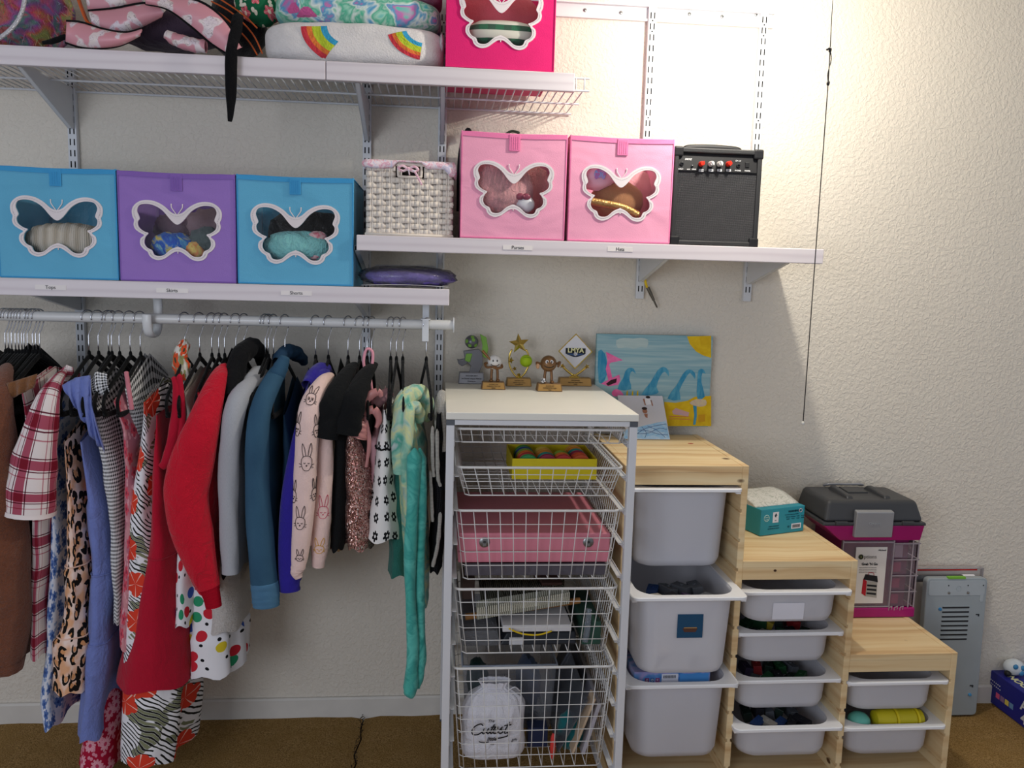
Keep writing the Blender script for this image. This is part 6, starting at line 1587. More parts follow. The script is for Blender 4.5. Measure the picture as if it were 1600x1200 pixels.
def m_denim(name, c1, c2):
    t = NT(name); u = uvc(t); n = t.noise(t.mapp(u, (900, 260, 1)), 1, 2)[0]; f = t.noise(u, 11, 3)[0]
    t.bump(n, .3, .001)
    return t.fin(t.mix(t.math('ADD', t.math('MULTIPLY', n, .35), t.math('MULTIPLY', f, .65)), c1, c2), .85, 0, .15)
def m_heather(name, c1, c2):
    t = NT(name); u = uvc(t); n = t.noise(t.mapp(u, (500, 160, 1)), 1, 3, .7)[0]; t.bump(n, .3, .001)
    return t.fin(t.mix(n, c1, c2), .9, 0, .1, **{'Sheen Weight': .2})
def m_knit(name, c1, c2, per=.011):
    t = NT(name); x, y, _ = t.xyz(uvc(t)); a = t.math('SINE', t.math('MULTIPLY', x, 6.28/per)); b = t.math('SINE', t.math('ADD', t.math('MULTIPLY', y, 6.28/.006), t.math('MULTIPLY', a, 1.5)))
    h = t.math('ADD', a, t.math('MULTIPLY', b, .4)); t.bump(h, .6, .0025)
    return t.fin(t.mix(t.math('MULTIPLY_ADD', h, .35, .5, clamp=True), c1, c2), .95, 0, .08)
def m_fleece(name, c1, c2):
    t = NT(name); u = t.coord('Object'); n = t.noise(u, 150, 4, .7, 1)[0]; g = t.noise(u, 30, 3, .6)[0]
    t.bump(t.math('ADD', n, g), .9, .006); return t.fin(t.mix(t.math('MULTIPLY_ADD', n, .6, t.math('MULTIPLY', g, .4)), c1, c2), .95, 0, .05, **{'Sheen Weight': .3})
BLACKC = CL('black_cloth', '131315', .3, 450, .1, .95, .04)

# ================================================================ hangers
CHROME = M('chrome_wire', 'c9c9cc', .15, .95, .5, var=.02); VELVET = CL('black_velvet', '0f0f10', .3, 500, .1, .95, .08)
HZ = zRod
def hanger(x, label, group=None, yaw=0, w=.172, body=VELVET, drop=0):
    t = thing('clothes_hanger', label, 'hanger', (x, YR, HZ), group, world=False, rot=(0, 0, yaw))
    R_ = .0185
    hk = [(0, R_*math.cos(a), R_*math.sin(a)) for a in [math.radians(d) for d in range(200, -41, -20)]]
    hk = crom(hk+[(0, .006, -.035), (0, 0, -.048), (0, 0, -.092)], 2)
    hk = [Vector((math.sin(.6)*p.y, math.cos(.6)*p.y, p.z)) for p in hk]
    MB().tube(hk, .0016, 6).build('hook', CHROME, t, smooth=True)
    MB().lathe([(.0045, -.108), (.0045, -.094), (.003, -.088)], (0, 0, 0), 10).build('neck_collar', body, t, smooth='auto')
    top = crom([(0, -w, -.222), (0, -w-.004, -.200), (0, -w*.9, -.176), (0, -w*.45, -.138), (0, -.02, -.110), (0, 0, -.104), (0, .02, -.110), (0, w*.45, -.138), (0, w*.9, -.176), (0, w+.004, -.200), (0, w, -.222), (0, w*.93, -.232), (0, 0, -.234), (0, -w*.93, -.232)], 3, True)
    MB().tube(top, .0058, 8, True, flat=(1.25, .65)).build('frame', body, t, smooth=True)
    return t
def hx(px): return P(px, 492, YR).x
H0 = hanger(hx(6), 'leftmost black velvet hanger of the tight bunch at the left rod end', 'bunched hangers at the left end', -.05)
for p_, od in zip((11, 16, 22, 27, 32, 36, 41, 49, 54, 60), ('second', 'third', 'fourth', 'fifth', 'sixth', 'seventh', 'eighth', 'ninth', 'tenth', 'eleventh and last')):
    clone(H0, (hx(p_), YR, HZ), od+' black velvet hanger from the left in the bunch at the rod end', rotz=random.uniform(-.10, .02))
def hang(px, label, yaw=0):
    r = clone(H0, (hx(px), YR, HZ), label, yaw); r['group'] = 'velvet hangers along the rod'; return r

# ================================================================ garments
def garment(name, label, rows, mat, cat, pk=None, w0=.165, w1=.115, dy=0, nfold=6, amp=.10, seed=0, ruffle=(), yn=-.44, group=None, nu=40, nv=40, open_top=.0, flare=0):
    """closed cloth tube hanging on a hanger; rows = (left px, py, width px) down its near silhouette"""
    py0, py1 = rows[0][1], rows[-1][1]
    lt = [((r[1]-py0)/(py1-py0), r[0]) for r in rows]; wt = [((r[1]-py0)/(py1-py0), r[2]) for r in rows]
    def sm(tab, s):                     # smooth interpolation
        h = .035; return (interp(tab, s-h)+interp(tab, s)*2+interp(tab, s+h))/4
    y0 = yn+dy
    cen = {}
    def prof(s):
        k = round(s, 4)
        if k in cen: return cen[k]
        w = lerp(w0, w1, min(1, s*2.2)); py = lerp(py0, py1, s); l = sm(lt, s); wd = sm(wt, s)
        a = P(l, py, y0+w*.55); b = P(l+wd, py, y0+w*.75)
        tx = max(.006, (b.x-a.x)/2); c = ((a.x+b.x)/2, y0+w, a.z, w, tx)
        cen[k] = c; return c
    c0 = prof(0)
    zpk = P(rows[0][0]+40, pk, YR).z if pk else c0[2]+.06
    bmp = max(.0, min(.12, zpk-c0[2]))
    L = abs(prof(1)[2]-c0[2])
    def S(u, s, off=0):
        cx, cy, z, w, tx = prof(s); a = 2*PI*u+PI
        e = 2.0
        sx, sy = math.sin(a), -math.cos(a)
        yy = math.copysign(abs(sy)**.85, sy)*w
        k = 1+amp*min(1, .25+s*1.2)*math.sin(nfold*a+seed+1.7*s+1.2*math.sin(2*a+seed))+.06*nz(math.cos(a)*1.3+seed, s*4, seed+math.sin(a)*1.3)
        xx = math.copysign(abs(sx)**.8, sx)*tx*k
        ro = max(0, 1-s/.17); ro = ro*ro*(3-2*ro) if ro < 1 else 1
        zz = z+bmp*ro*(1-min(1, abs(yy)/w))
        rf = 0
        for (rs, ra) in ruffle:
            if s > rs: rf += ra*math.exp(-(s-rs)/.10)
        hem = .006*math.sin(nfold*a+seed)*(s**6)
        n = Vector((xx/tx**1.0*.7, yy/w*.5, 0)); n = n.normalized() if n.length > 1e-5 else Vector((1, 0, 0))
        q = Vector((cx+xx+.006*nz(s*7, seed+math.cos(a), math.sin(a))*min(1, s*4), cy+yy, zz+hem))
        return q+n*(rf+off)
    def uvf(u, s):
        cx, cy, z, w, tx = prof(s); per = 2*(w0+.03)
        return (u*per*1.35+seed*.031, s*L+seed*.017)
    t = thing(name, label, cat, (c0[0], YR, prof(1)[2]), group)
    m = MB()
    # seam column duplicated so the print does not smear
    m.grid(lambda i, j: S(i, j), nu, nv, False, uvf)
    m.build('cloth_body', mat, t, smooth=True)
    # hem band
    return t, S, prof
def gtube(t, name, pts, mat, y=None, dy=0, flat=1.0, seg=18, label=None, yn=-.45, wr=.05, hem=True, ydrift=0):
    """sleeve or trouser leg: (px, py, radius px) down its middle"""
    P3 = []
    n0 = len(pts)
    for i, q_ in enumerate(pts):
        a, b, r = q_[:3]; yy = q_[3] if len(q_) > 3 else yn+dy+ydrift*i/max(1, n0-1); p = P(a, b, yy); P3.append((p.x, p.y, p.z, r/1267.5*(yy+2.5)))
    cp = crom([(q[0], q[1], q[2]) for q in P3], 5); rr_ = [v.x for v in crom([(q[3], 0, 0) for q in P3], 5)]
    n = len(cp); Ltot = sum((cp[i+1]-cp[i]).length for i in range(n-1))
    sd = random.random()*20
    def fn(u, v):
        f = v*(n-1); i = min(int(f), n-2); c = cp[i].lerp(cp[i+1], f-i); r = lerp(rr_[i], rr_[i+1], f-i)
        tg = (cp[i+1]-cp[i]).normalized(); a = 2*PI*u
        X = Vector((1, 0, 0)); X = (X-tg*tg.x).normalized(); Y = tg.cross(X)
        r *= math.sqrt(max(.02, 1-(1-min(1, v/.05))**2))
        k = 1+wr*nz(math.cos(a)*2+sd, math.sin(a)*2, v*9)+wr*.6*math.sin(v*26+3*math.sin(a)+sd)+wr*.9*nz(math.cos(a)*1.5+sd, v*14, math.sin(a)*3)
        return c+X*math.cos(a)*r*k+Y*math.sin(a)*r*flat*k
    m = MB().grid(fn, seg, max(26, n), False, lambda u, v: (u*.30+sd, v*Ltot))
    # close the shoulder end
    ring = [fn(i/seg, 0) for i in range(seg)]; m.add(ring, [tuple(range(seg))])
    o = m.build(name, mat, t, smooth=True, label=label)
    if hem:
        MB().grid(lambda u, v: fn(u, lerp(1, .955, v))+(fn(u, 1)-cp[-1])*.035, seg, 2, True).build('hem_band' if hem is True else hem, mat, o, smooth=True)
    return o, fn
def patchpx(t, name, top, bot, mat, y, nu=16, nv=8, amp=.006, fr=26, sag=0, label=None):
    """gathered strip of cloth between two pixel polylines at depth y"""
    def pl(L, u):
        f = u*(len(L)-1); i = min(int(f), len(L)-2); return (lerp(L[i][0], L[i+1][0], f-i), lerp(L[i][1], L[i+1][1], f-i))
    def fn(u, v):
        a, b = pl(top, u), pl(bot, u); p = P(lerp(a[0], b[0], v), lerp(a[1], b[1], v), y)
        return (p.x, p.y+amp*math.sin(u*fr)*(.3+v)-sag*math.sin(PI*v), p.z)
    return MB().grid(fn, nu, nv, False, lambda u, v: (u*.1, v*.08)).build(name, mat, t, smooth=True, solid=.0016, label=label)

# --- far left bunch
g, S, _ = garment('fleece_coat', 'rust brown fleece coat cut by the left edge of the picture', [(-50, 592, 20), (-60, 660, 70), (-72, 860, 116), (-72, 1035, 110)], m_fleece('rust_fleece', '4a2c20', '96593d'), 'coat', 560, w1=.15, amp=.05, seed=1)
gtube(g, 'sleeve', [(14, 572, 7, -.30), (4, 592, 14, -.40), (-8, 650, 26), (-12, 740, 36), (-4, 860, 44), (2, 960, 40), (-6, 1040, 38)], bpy.data.materials['rust_fleece'], yn=-.46)
g, S, _ = garment('dark_jacket', 'dark brown black jacket between the rust coat and plaid shirt', [(-30, 590, 30), (-20, 660, 70), (5, 800, 58), (14, 985, 50)], CL('espresso_cloth', '241a16'), 'jacket', 545, w1=.13, dy=.06, seed=2)
g, S, _ = garment('black_coat', 'black coat hanging left of the plaid shirt, shoulders just under the hangers', [(25, 590, 20), (22, 660, 45), (30, 800, 36), (34, 975, 30)], BLACKC, 'coat', 540, w1=.12, dy=.08, seed=3)
patchpx(g, 'suede_trim', [(-10, 604), (20, 596), (58, 584)], [(-10, 626), (20, 622), (52, 606)], m_fleece('tan_suede', '6a4226', '9c6a42'), -.44, label='tan suede trim')
# --- plaid shirt
PL = m_plaid()
g, S, _ = garment('plaid_shirt', 'red and white plaid shirt with short sleeve, first bright garment from the left', [(60, 600, 12), (55, 660, 36), (58, 790, 40), (58, 1014, 30)], PL, 'shirt', 572, seed=4, amp=.09)
gtube(g, 'sleeve', [(100, 582, 6, -.32), (86, 598, 11, -.42), (72, 634, 19), (57, 705, 30), (49, 760, 35), (46, 803, 37)], PL, flat=.8, yn=-.47, wr=.04)
patchpx(g, 'collar', [(88, 584), (104, 570), (114, 574)], [(80, 606), (96, 596), (116, 594)], PL, -.33, amp=.002)
hang(137, 'black velvet hanger carrying the blue floral dress, first after the gap')
g, S, _ = garment('floral_dress', 'white dress printed with blue roses, beside the plaid shirt', [(97, 640, 10), (96, 760, 22), (83, 950, 34), (72, 1088, 34), (80, 1122, 26)], m_flower('blue_rose_print', 'd9dbe4', '5573ad', '2d4580', 26, 6, .40, '8ea3c6', bg2='c3cbdc'), 'dress', 600, seed=5, dy=.03, amp=.14)
hang(152, 'black velvet hanger carrying the leopard dress')
LEO = m_leopard()
g, S, _ = garment('leopard_dress', 'tiered leopard print dress with ruffled tiers', [(122, 680, 14), (117, 770, 30), (112, 872, 37), (110, 884, 42), (104, 975, 48), (94, 990, 60), (87, 1068, 66)], LEO, 'dress', 640, seed=6, amp=.13, nfold=8, ruffle=((.50, .008), (.78, .010)))
for s_ in (.50, .78):
    MB().tube([S(u/40, s_, .002) for u in range(40)], .0022, 5, True).build('tier_seam', LEO, g, smooth=True)
hang(168, 'black velvet hanger carrying the periwinkle dress', .03)
PERI = CL('periwinkle_gauze', '7482c0', .28, 160, .10)
g, S, _ = garment('periwinkle_dress', 'long periwinkle blue tiered gauze dress with ruffled neckline', [(146, 680, 14), (148, 785, 38), (149, 900, 40), (140, 1020, 44), (127, 1140, 48)], PERI, 'dress', 640, seed=7, dy=.015, amp=.2, nfold=7, ruffle=((.22, .004), (.45, .005), (.68, .006)))
for s_ in (.22, .45, .68): MB().tube([S(u/40, s_, .002) for u in range(40)], .002, 5, True).build('tier_seam', PERI, g, smooth=True)
patchpx(g, 'neck_ruffle', [(97, 602), (118, 590), (141, 586), (140, 612)], [(112, 622), (126, 650), (148, 690), (166, 706)], PERI, -.44, 24, 10, .008, 30, .01)
hang(173, 'black velvet hanger right behind the periwinkle dress', -.03)
g, S, _ = garment('red_floral_dress', 'long crimson dress with white daisies showing at the bottom left', [(160, 740, 12), (148, 980, 34), (134, 1140, 58), (122, 1194, 68)], m_flower('crimson_daisy_print', 'ab1838', 'e6a5b2', 'c04060', 22, 10, .44, 'd98a9c'), 'dress', 690, seed=8, dy=.06, amp=.1)
hang(185, 'black velvet hanger carrying the black and white check dress', .02)
GING = m_gingham('16161a', 'ededee', .0085, 'black_white_check')
g, S, _ = garment('checked_dress', 'crinkled black and white check dress, right of the periwinkle one', [(158, 612, 10), (160, 650, 34), (165, 720, 40), (179, 800, 28), (188, 960, 20)], GING, 'dress', 575, seed=9, dy=.02, amp=.14, nfold=9)
patchpx(g, 'sleeve_ruffle', [(139, 600), (150, 580), (168, 584)], [(146, 616), (158, 622), (174, 612)], GING, -.42, 14, 6, .008, 24, .008)
hang(202, 'black velvet hanger carrying the pink floral dress', -.02)
PKF = m_flower('pink_floral_print', 'b56f7d', 'cf4f5f', '8f3346', 20, 5, .36, 'd99aa2', bg2='c98a8f')
g, S, _ = garment('pink_floral_dress', 'dusty pink floral dress with narrow straps left of the tropical dress', [(198, 620, 8), (204, 660, 26), (205, 770, 26), (197, 900, 34), (191, 1000, 34)], PKF, 'dress', 585, seed=10, dy=.02, amp=.12)
gtube(g, 'strap', [(197, 580, 3.2), (200, 600, 3.5), (206, 640, 3.5)], CL('pink_strap', 'cf7f8b'), yn=-.43, hem=False, seg=8)
hang(218, 'black velvet hanger carrying the dark checked top', .02)
g, S, _ = garment('checked_blouse', 'dark black and white checked top behind the pink strap dress', [(212, 600, 14), (208, 640, 34), (210, 700, 26), (212, 760, 20)], GING, 'top', 555, seed=11, dy=.06, amp=.12)
hang(288, 'black velvet hanger carrying the tropical dress, after the white J hook', .03)
TROP = m_tropical()
g, S, _ = garment('tropical_dress', 'white tropical dress with red flowers and black palm leaves', [(244, 620, 8), (234, 660, 26), (223, 720, 40), (207, 800, 54), (196, 950, 84), (189, 1100, 112), (188, 1176, 104)], TROP, 'dress', 590, seed=12, dy=.01, amp=.12, nfold=7, w1=.14)
hang(311, 'black velvet hanger carrying the red sleeveless dress', -.02)
gtube(g, 'tied_neck', [(289, 529, 3, -.28), (287, 540, 9, -.28), (281, 558, 11, -.29), (285, 580, 12, -.31), (286, 598, 8, -.33)], m_flower('orange_olive_print', 'dcd5cc', 'd9512c', '4a4a34', 18, 4, .42, '8a8a5c', bg2='7d7a54'), hem=False, wr=.14, flat=.8)
RED = CL('crimson_jersey', 'b3122e', .2, 600, .06)
g, S, _ = garment('red_dress', 'sleeveless crimson dress with flared skirt in the left half', [(262, 640, 10), (252, 700, 24), (244, 735, 36), (239, 830, 48), (231, 866, 56), (212, 930, 78), (181, 1064, 118)], RED, 'dress', 628, seed=13, amp=.07, nfold=5, w1=.13)
MB().tube([S(u/40, .52, .0015) for u in range(40)], .0018, 5, True).build('waist_seam', RED, g, smooth=True)
for a_ in ([(271, 588, 4), (276, 610, 6), (274, 660, 8), (262, 716, 8), (252, 730, 6)], [(280, 584, 4), (284, 630, 5), (283, 700, 6), (280, 740, 5)]):
    gtube(g, 'strap', a_, RED, yn=-.435, hem=False, seg=10, flat=.7)
hang(330, 'black velvet hanger carrying the spotted tunic', .03)
DOT = m_dots()
g, S, _ = garment('spotted_tunic', 'cream tunic with coloured spots behind the red sweatshirt sleeve', [(300, 640, 10), (286, 800, 26), (275, 966, 37)], DOT, 'tunic', 600, seed=14, dy=.03, amp=.1)
hang(341, 'black velvet hanger carrying the spotted dress', -.02)
g, S, _ = garment('spotted_dress', 'white dress with red blue and green spots, hem below the red sweatshirt', [(318, 660, 10), (310, 800, 38), (297, 930, 70), (294, 1044, 84)], DOT, 'dress', 610, seed=15, dy=.06, amp=.16, nfold=8, ruffle=((.84, .008),))
g, S, _ = garment('taupe_top', 'light taupe top peeking left of the red sweatshirt shoulder', [(304, 606, 8), (295, 650, 28), (284, 748, 34)], CL('taupe_jersey', '9c938a'), 'top', 572, seed=16, dy=.01, amp=.1)
hang(350, 'black velvet hanger carrying the red sweatshirt', .02)
RSW = CL('scarlet_fleece', 'c8142c', .4, 350, .05)
g, S, _ = garment('red_sweatshirt', 'scarlet red sweatshirt with long sleeve hanging toward the camera', [(322, 606, 12), (312, 680, 40), (300, 770, 50), (302, 870, 48), (306, 914, 46)], RSW, 'sweatshirt', 572, seed=17, amp=.05, dy=.0)
o, _ = gtube(g, 'sleeve', [(352, 574, 7, -.31), (342, 588, 13, -.40), (318, 660, 25), (301, 720, 33), (291, 770, 34), (300, 830, 32), (315, 885, 24), (326, 918, 18)], RSW, yn=-.475, flat=.75, wr=.03, hem=False)
gtube(g, 'ribbed_cuff', [(326, 916, 16), (331, 932, 13.5), (334, 948, 12.5)], m_knit('scarlet_rib', 'a30f24', 'cf1830', .004), yn=-.475, flat=.8, wr=.01, hem=False, seg=20)
gtube(g, 'collar', [(356, 572, 6), (345, 580, 9), (334, 602, 7)], RSW, yn=-.36, hem=False, seg=10)
hang(368, 'black velvet hanger carrying the black hoodie', -.02)
g, S, _ = garment('black_hoodie', 'black hoodie between the red sweatshirt and grey hoodie', [(352, 590, 14), (346, 650, 40), (347, 760, 34), (349, 890, 24)], BLACKC, 'hoodie', 545, seed=18, dy=.04, amp=.08)
gtube(g, 'hood', [(412, 575, 8, -.18), (406, 552, 12, -.22), (392, 543, 15, -.27), (376, 556, 15, -.33), (366, 590, 14, -.38), (362, 620, 10, -.42)], BLACKC, hem=False, wr=.12)
hang(381, 'black velvet hanger carrying the grey hoodie', .02)
g, S, _ = garment('cream_fleece', 'long cream fleece showing below the grey hoodie', [(356, 680, 12), (342, 850, 46), (330, 920, 54), (322, 976, 60)], m_fleece('cream_fleece_pile', 'b9b0a8', 'dcd6d0'), 'top', 640, seed=19, dy=.05, amp=.06)
GRYH = m_heather('grey_heather', '8f9196', 'b7b9be')
g, S, _ = garment('grey_hoodie', 'heather grey hoodie with long narrow sleeve', [(374, 616, 12), (352, 660, 40), (349, 760, 42), (353, 884, 34)], GRYH, 'hoodie', 582, seed=20, dy=.01, amp=.08)
gtube(g, 'sleeve', [(412, 588, 7, -.30), (394, 600, 14, -.38), (366, 642, 16), (357, 740, 15), (358, 820, 14), (360, 895, 13)], GRYH, yn=-.46, flat=.9, wr=.09)
gtube(g, 'hood', [(418, 612, 7, -.22), (415, 590, 10, -.26), (404, 584, 12, -.31), (390, 600, 12, -.37), (386, 622, 9, -.41)], GRYH, hem=False, wr=.12)
hang(414, 'black velvet hanger carrying the denim jacket, left of three close hooks', -.01)
DEN = m_denim('mid_denim', '1f3b54', '41677f'); DEN2 = m_denim('dark_denim', '16283f', '2f4f6a')
g, S, _ = garment('denim_jacket', 'mid blue denim jacket with cuffed sleeve', [(412, 612, 14), (396, 680, 42), (393, 800, 46), (396, 918, 42)], DEN, 'jacket', 555, seed=21, dy=.01, amp=.06)
gtube(g, 'sleeve', [(446, 566, 7, -.30), (430, 588, 14, -.38), (405, 650, 17), (402, 750, 19), (408, 850, 21), (413, 912, 21)], DEN, yn=-.465, flat=.8, wr=.03, hem=False)
gtube(g, 'cuff', [(413, 908, 22), (415, 930, 22), (416, 946, 21)], m_denim('light_denim', '31587a', '5b849e'), yn=-.465, flat=.8, wr=.02, hem=False)
gtube(g, 'collar', [(446, 556, 7), (436, 580, 12), (424, 606, 9)], DEN, yn=-.38, hem=False, seg=10)
hang(419, 'black velvet hanger in the middle of three close hooks beside the denim jacket', -.03)
hang(427, 'empty looking black velvet hanger sticking out in front of the denim jacket', .05)
hang(445, 'black velvet hanger carrying the dark denim dress', 0)
g, S, _ = garment('denim_dress', 'dark blue denim dress behind the indigo sweatshirt', [(450, 640, 10), (443, 700, 30), (440, 800, 30), (438, 905, 26)], DEN2, 'dress', 590, seed=22, dy=.035, amp=.1)
gtube(g, 'shoulder_fold', [(476, 566, 7, -.14), (462, 552, 11, -.20), (446, 550, 11, -.26), (434, 566, 9, -.30)], DEN2, hem=False, wr=.12)
hang(493, 'black velvet hanger carrying the indigo sweatshirt', .02)
IND = CL('indigo_jersey', '2f2590', .25, 500, .08)
g, S, _ = garment('indigo_sweatshirt', 'deep indigo sweatshirt between denim jacket and bunny pajamas', [(476, 630, 12), (456, 700, 34), (440, 800, 38), (437, 905, 34)], IND, 'sweatshirt', 575, seed=23, dy=.02, amp=.07)
gtube(g, 'sleeve', [(512, 580, 6, -.30), (494, 600, 12, -.38), (464, 720, 15), (453, 820, 17), (452, 900, 17), (453, 922, 16)], IND, yn=-.45, flat=.8, wr=.03)
gtube(g, 'collar', [(516, 584, 6, -.24), (506, 576, 10, -.29), (492, 584, 11, -.35), (480, 602, 9, -.40)], IND, hem=False, wr=.1)
hang(513, 'black velvet hanger carrying the bunny pajamas', -.01)
BUN = CL('peach_pajama_knit', 'eccdc4', .2, 600, .05)
g, S, _ = garment('bunny_pajamas', 'pale peach pajamas printed with outlined bunny faces', [(492, 612, 12), (474, 660, 36), (468, 740, 46), (466, 840, 44)], BUN, 'pajamas', 585, seed=24, dy=.0, amp=.06)
sl1, F1_ = gtube(g, 'leg', [(518, 586, 6, -.32), (504, 598, 12, -.40), (484, 640, 17), (478, 720, 18), (474, 800, 17), (469, 860, 14), (466, 888, 11)], BUN, yn=-.465, flat=.85, wr=.03)
gtube(g, 'foot', [(466, 882, 11), (464, 894, 10), (467, 903, 6)], BUN, yn=-.465, flat=.9, wr=.03, hem=False)
sl2, F2_ = gtube(g, 'leg', [(508, 660, 12), (507, 740, 13), (503, 810, 14), (499, 860, 13), (497, 886, 9)], BUN, yn=-.43, flat=.85, wr=.05, hem=False)
def rabbit(fn, u0, v0, s, mat, par, su, sv):
    m = MB()
    def st(pts, cl=False):
        pp = crom([(a, b, 0) for a, b in pts], 4, cl)
        out = []
        for p in pp:
            q = fn((u0+p.x*s*su) % 1, max(.01, min(.985, v0-p.y*s*sv))); c = fn((u0+.5) % 1, max(.01, min(.985, v0-p.y*s*sv)))
            out.append(q+(q-c).normalized()*.0006)
        m.tube(out, .0008, 4, cl)
    st([(-1, 0), (-.8, .6), (0, .8), (.8, .6), (1, 0), (.6, -.7), (0, -.85), (-.6, -.7)], True)
    st([(-.6, .7), (-.9, 1.5), (-.7, 2.2), (-.35, 1.6), (-.2, .8)]); st([(.2, .8), (.5, 1.6), (.95, 2.1), (.95, 1.4), (.65, .65)])
    st([(-.55, .05), (-.38, -.08), (-.2, .05)]); st([(.2, .05), (.38, -.08), (.55, .05)]); st([(-.1, -.25), (.1, -.25), (0, -.38)], True)
    st([(-1.0, -.2), (-1.4, -.1)]); st([(1.0, -.2), (1.4, -.1)]); st([(-.95, -.4), (-1.35, -.5)]); st([(.95, -.4), (1.35, -.5)])
    m.build('bunny_outline', mat, par, smooth=True)
INKL = M('print_ink_brown', '2e2422', .7)
for (u0, v0, s) in ((.25, .30, 1), (.22, .50, 1), (.27, .70, 1), (.23, .87, .9), (.40, .40, .85), (.06, .60, .85), (.41, .61, .85), (.08, .40, .85)):
    rabbit(F1_, u0, v0, s*.85, INKL, sl1, .085, .034)
for (u0, v0, mat) in ((.22, .45, M('print_ink_pink', 'c9526a', .7)), (.24, .72, M('print_ink_yellow', 'd9a42a', .7))):
    rabbit(F2_, u0, v0, .9, mat, sl2, .1, .05)
hang(544, 'black velvet hanger carrying the first black tee', .02)
for i, (px_, dd, nm_) in enumerate(((0, 0, 'black tee with wide sleeve overlapping the bunny pajamas'), (30, .0, 'second black tee, in front of the rose gold dress'))):
    if i: hang(562, 'black velvet hanger carrying the second black tee', -.03)
    g, S, _ = garment('black_tee', nm_, [(527+px_, 604, 12), (521+px_, 650, 34), (520+px_*.7, 740, 32), (518+px_*.6, 850 if not i else 700, 24)], CL('black_faded_tee', '151617', .25, 500, .08, .95, .04), 'tee', 560-2*i, seed=25+i, dy=.02+dd, amp=.1)
    gtube(g, 'sleeve', [(556+px_, 568, 6, -.32), (543+px_, 582, 12, -.39), (524+px_*1.02, 620, 18), (514+px_*1.05, 655, 21), (508+px_*1.1, 684-6*i, 19)], CL('black_faded_tee', '151617', .25, 500, .08, .95, .04), yn=-.46, flat=.6, wr=.06)
hang(574, 'black velvet hanger carrying the tan top, behind the pink hanger', 0)
g, S, _ = garment('tan_top', 'tan top showing low between bunny pajamas and rose gold dress', [(530, 660, 10), (520, 780, 26), (515, 848, 28)], CL('tan_jersey', 'b08a62'), 'top', 620, seed=28, dy=.07, amp=.1)
PKH = M('pink_plastic', 'e39aa8', .35)
pkx = P(577, 560, -.33)
t = thing('pink_hanger', 'pale pink plastic hanger end standing out above the rose gold dress', 'hanger', (pkx.x, -.33, pkx.z-.1))
MB().tube(crom([P(577, 585, -.35), P(569, 572, -.35), P(569, 556, -.35), P(574, 545, -.35), P(582, 550, -.35), P(582, 566, -.35), P(578, 584, -.35)], 4), .004, 8).build('strap_loop', PKH, t, smooth=True)
MB().tube([P(578, 583, -.35), P(581, 610, -.36), P(582, 632, -.36)], .004, 8).build('stem', PKH, t, smooth=True)
hang(581, 'black velvet hanger carrying the rose gold sequin dress', .03)
SEQ = m_sequin(); SAT = M('dusty_rose_satin', 'b97d7a', .35)
g, S, _ = garment('sequin_dress', 'rose gold sequin dress with satin ties', [(548, 655, 14), (537, 690, 40), (536, 740, 48), (537, 800, 50), (539, 848, 50)], SEQ, 'dress', 640, seed=29, dy=.0, amp=.08, nfold=9, w1=.12)
gtube(g, 'satin_waist', [(566, 655, 10), (562, 665, 16), (556, 680, 20)], SAT, yn=-.43, hem=False)
for a_ in ([(566, 640, 4), (574, 622, 7), (590, 612, 6), (596, 620, 3)], [(568, 648, 4), (584, 640, 7), (592, 655, 5), (588, 668, 3)], [(570, 650, 3), (577, 690, 3.5), (572, 730, 2)]):
    gtube(g, 'tie', a_, SAT, yn=-.44, hem=False, seg=8, flat=.5)
hang(611, 'black velvet hanger carrying the black and white flower dress', .03)
g, S, _ = garment('pink_blouse', 'soft pink satin blouse behind the black and white flower dress', [(590, 640, 10), (578, 690, 24), (577, 790, 24)], M('soft_pink_satin', 'd3a0a6', .45), 'blouse', 605, seed=30, dy=.05, amp=.14)
gtube(g, 'shoulder_fold', [(614, 612, 6), (600, 618, 10), (588, 632, 8)], bpy.data.materials['soft_pink_satin'], yn=-.36, hem=False, seg=10)
BWF = m_flower('black_flower_print', 'e6e3df', '17171a', 'e6e3df', 21, 6, .30, None, .2, shd=0)
g, S, _ = garment('flower_dress', 'white dress with black block flowers and dark waist trim', [(600, 632, 10), (593, 660, 24), (588, 692, 30), (583, 750, 36), (571, 836, 56)], BWF, 'dress', 618, seed=31, dy=-.005, amp=.08, nfold=5, w1=.11)
MB().tube([S(u/40, .3, .003)+Vector((0, 0, .003*math.sin(u*2.2))) for u in range(40)], .0026, 5, True).build('waist_trim', BLACKC, g, smooth=True)
hang(620, 'black velvet hanger carrying the green velvet top', -.03)
g, S, _ = garment('green_velvet', 'dark teal green velvet top behind the tie dyed tights', [(622, 660, 10), (612, 740, 26), (605, 890, 34)], CL('teal_green_velvet', '2f6f63', .3, 300, .14), 'top', 625, seed=32, dy=.04, amp=.1)
hang(630, 'black velvet hanger carrying the tie dyed tights', .06)
TD = tiedye('mint_tie_dye', ['3f8f7e', '6fb29c', 'a9c3b4', 'c9cf9a', '8fbfa9', '4f9f8c', 'b9c8c4'], 13, 1.2)
g, S, _ = garment('tie_dye_sweater', 'mint and yellow tie dyed sweater folded over a hanger', [(632, 640, 18), (620, 690, 46), (621, 780, 46), (632, 880, 38), (646, 938, 24)], TD, 'sweater', 604, seed=33, dy=.0, amp=.14, nfold=5, w0=.12, w1=.10)
gtube(g, 'upper_fold', [(668, 660, 9, -.36), (664, 625, 13, -.36), (648, 614, 15, -.38), (630, 630, 14, -.42), (626, 670, 14, -.44), (626, 740, 12, -.45)], TD, hem=False, wr=.12)
gtube(g, 'upper_fold', [(656, 660, 8, -.40), (652, 640, 10, -.42), (640, 640, 10, -.44), (636, 690, 10, -.46), (636, 760, 9, -.46)], TD, hem=False, wr=.12)
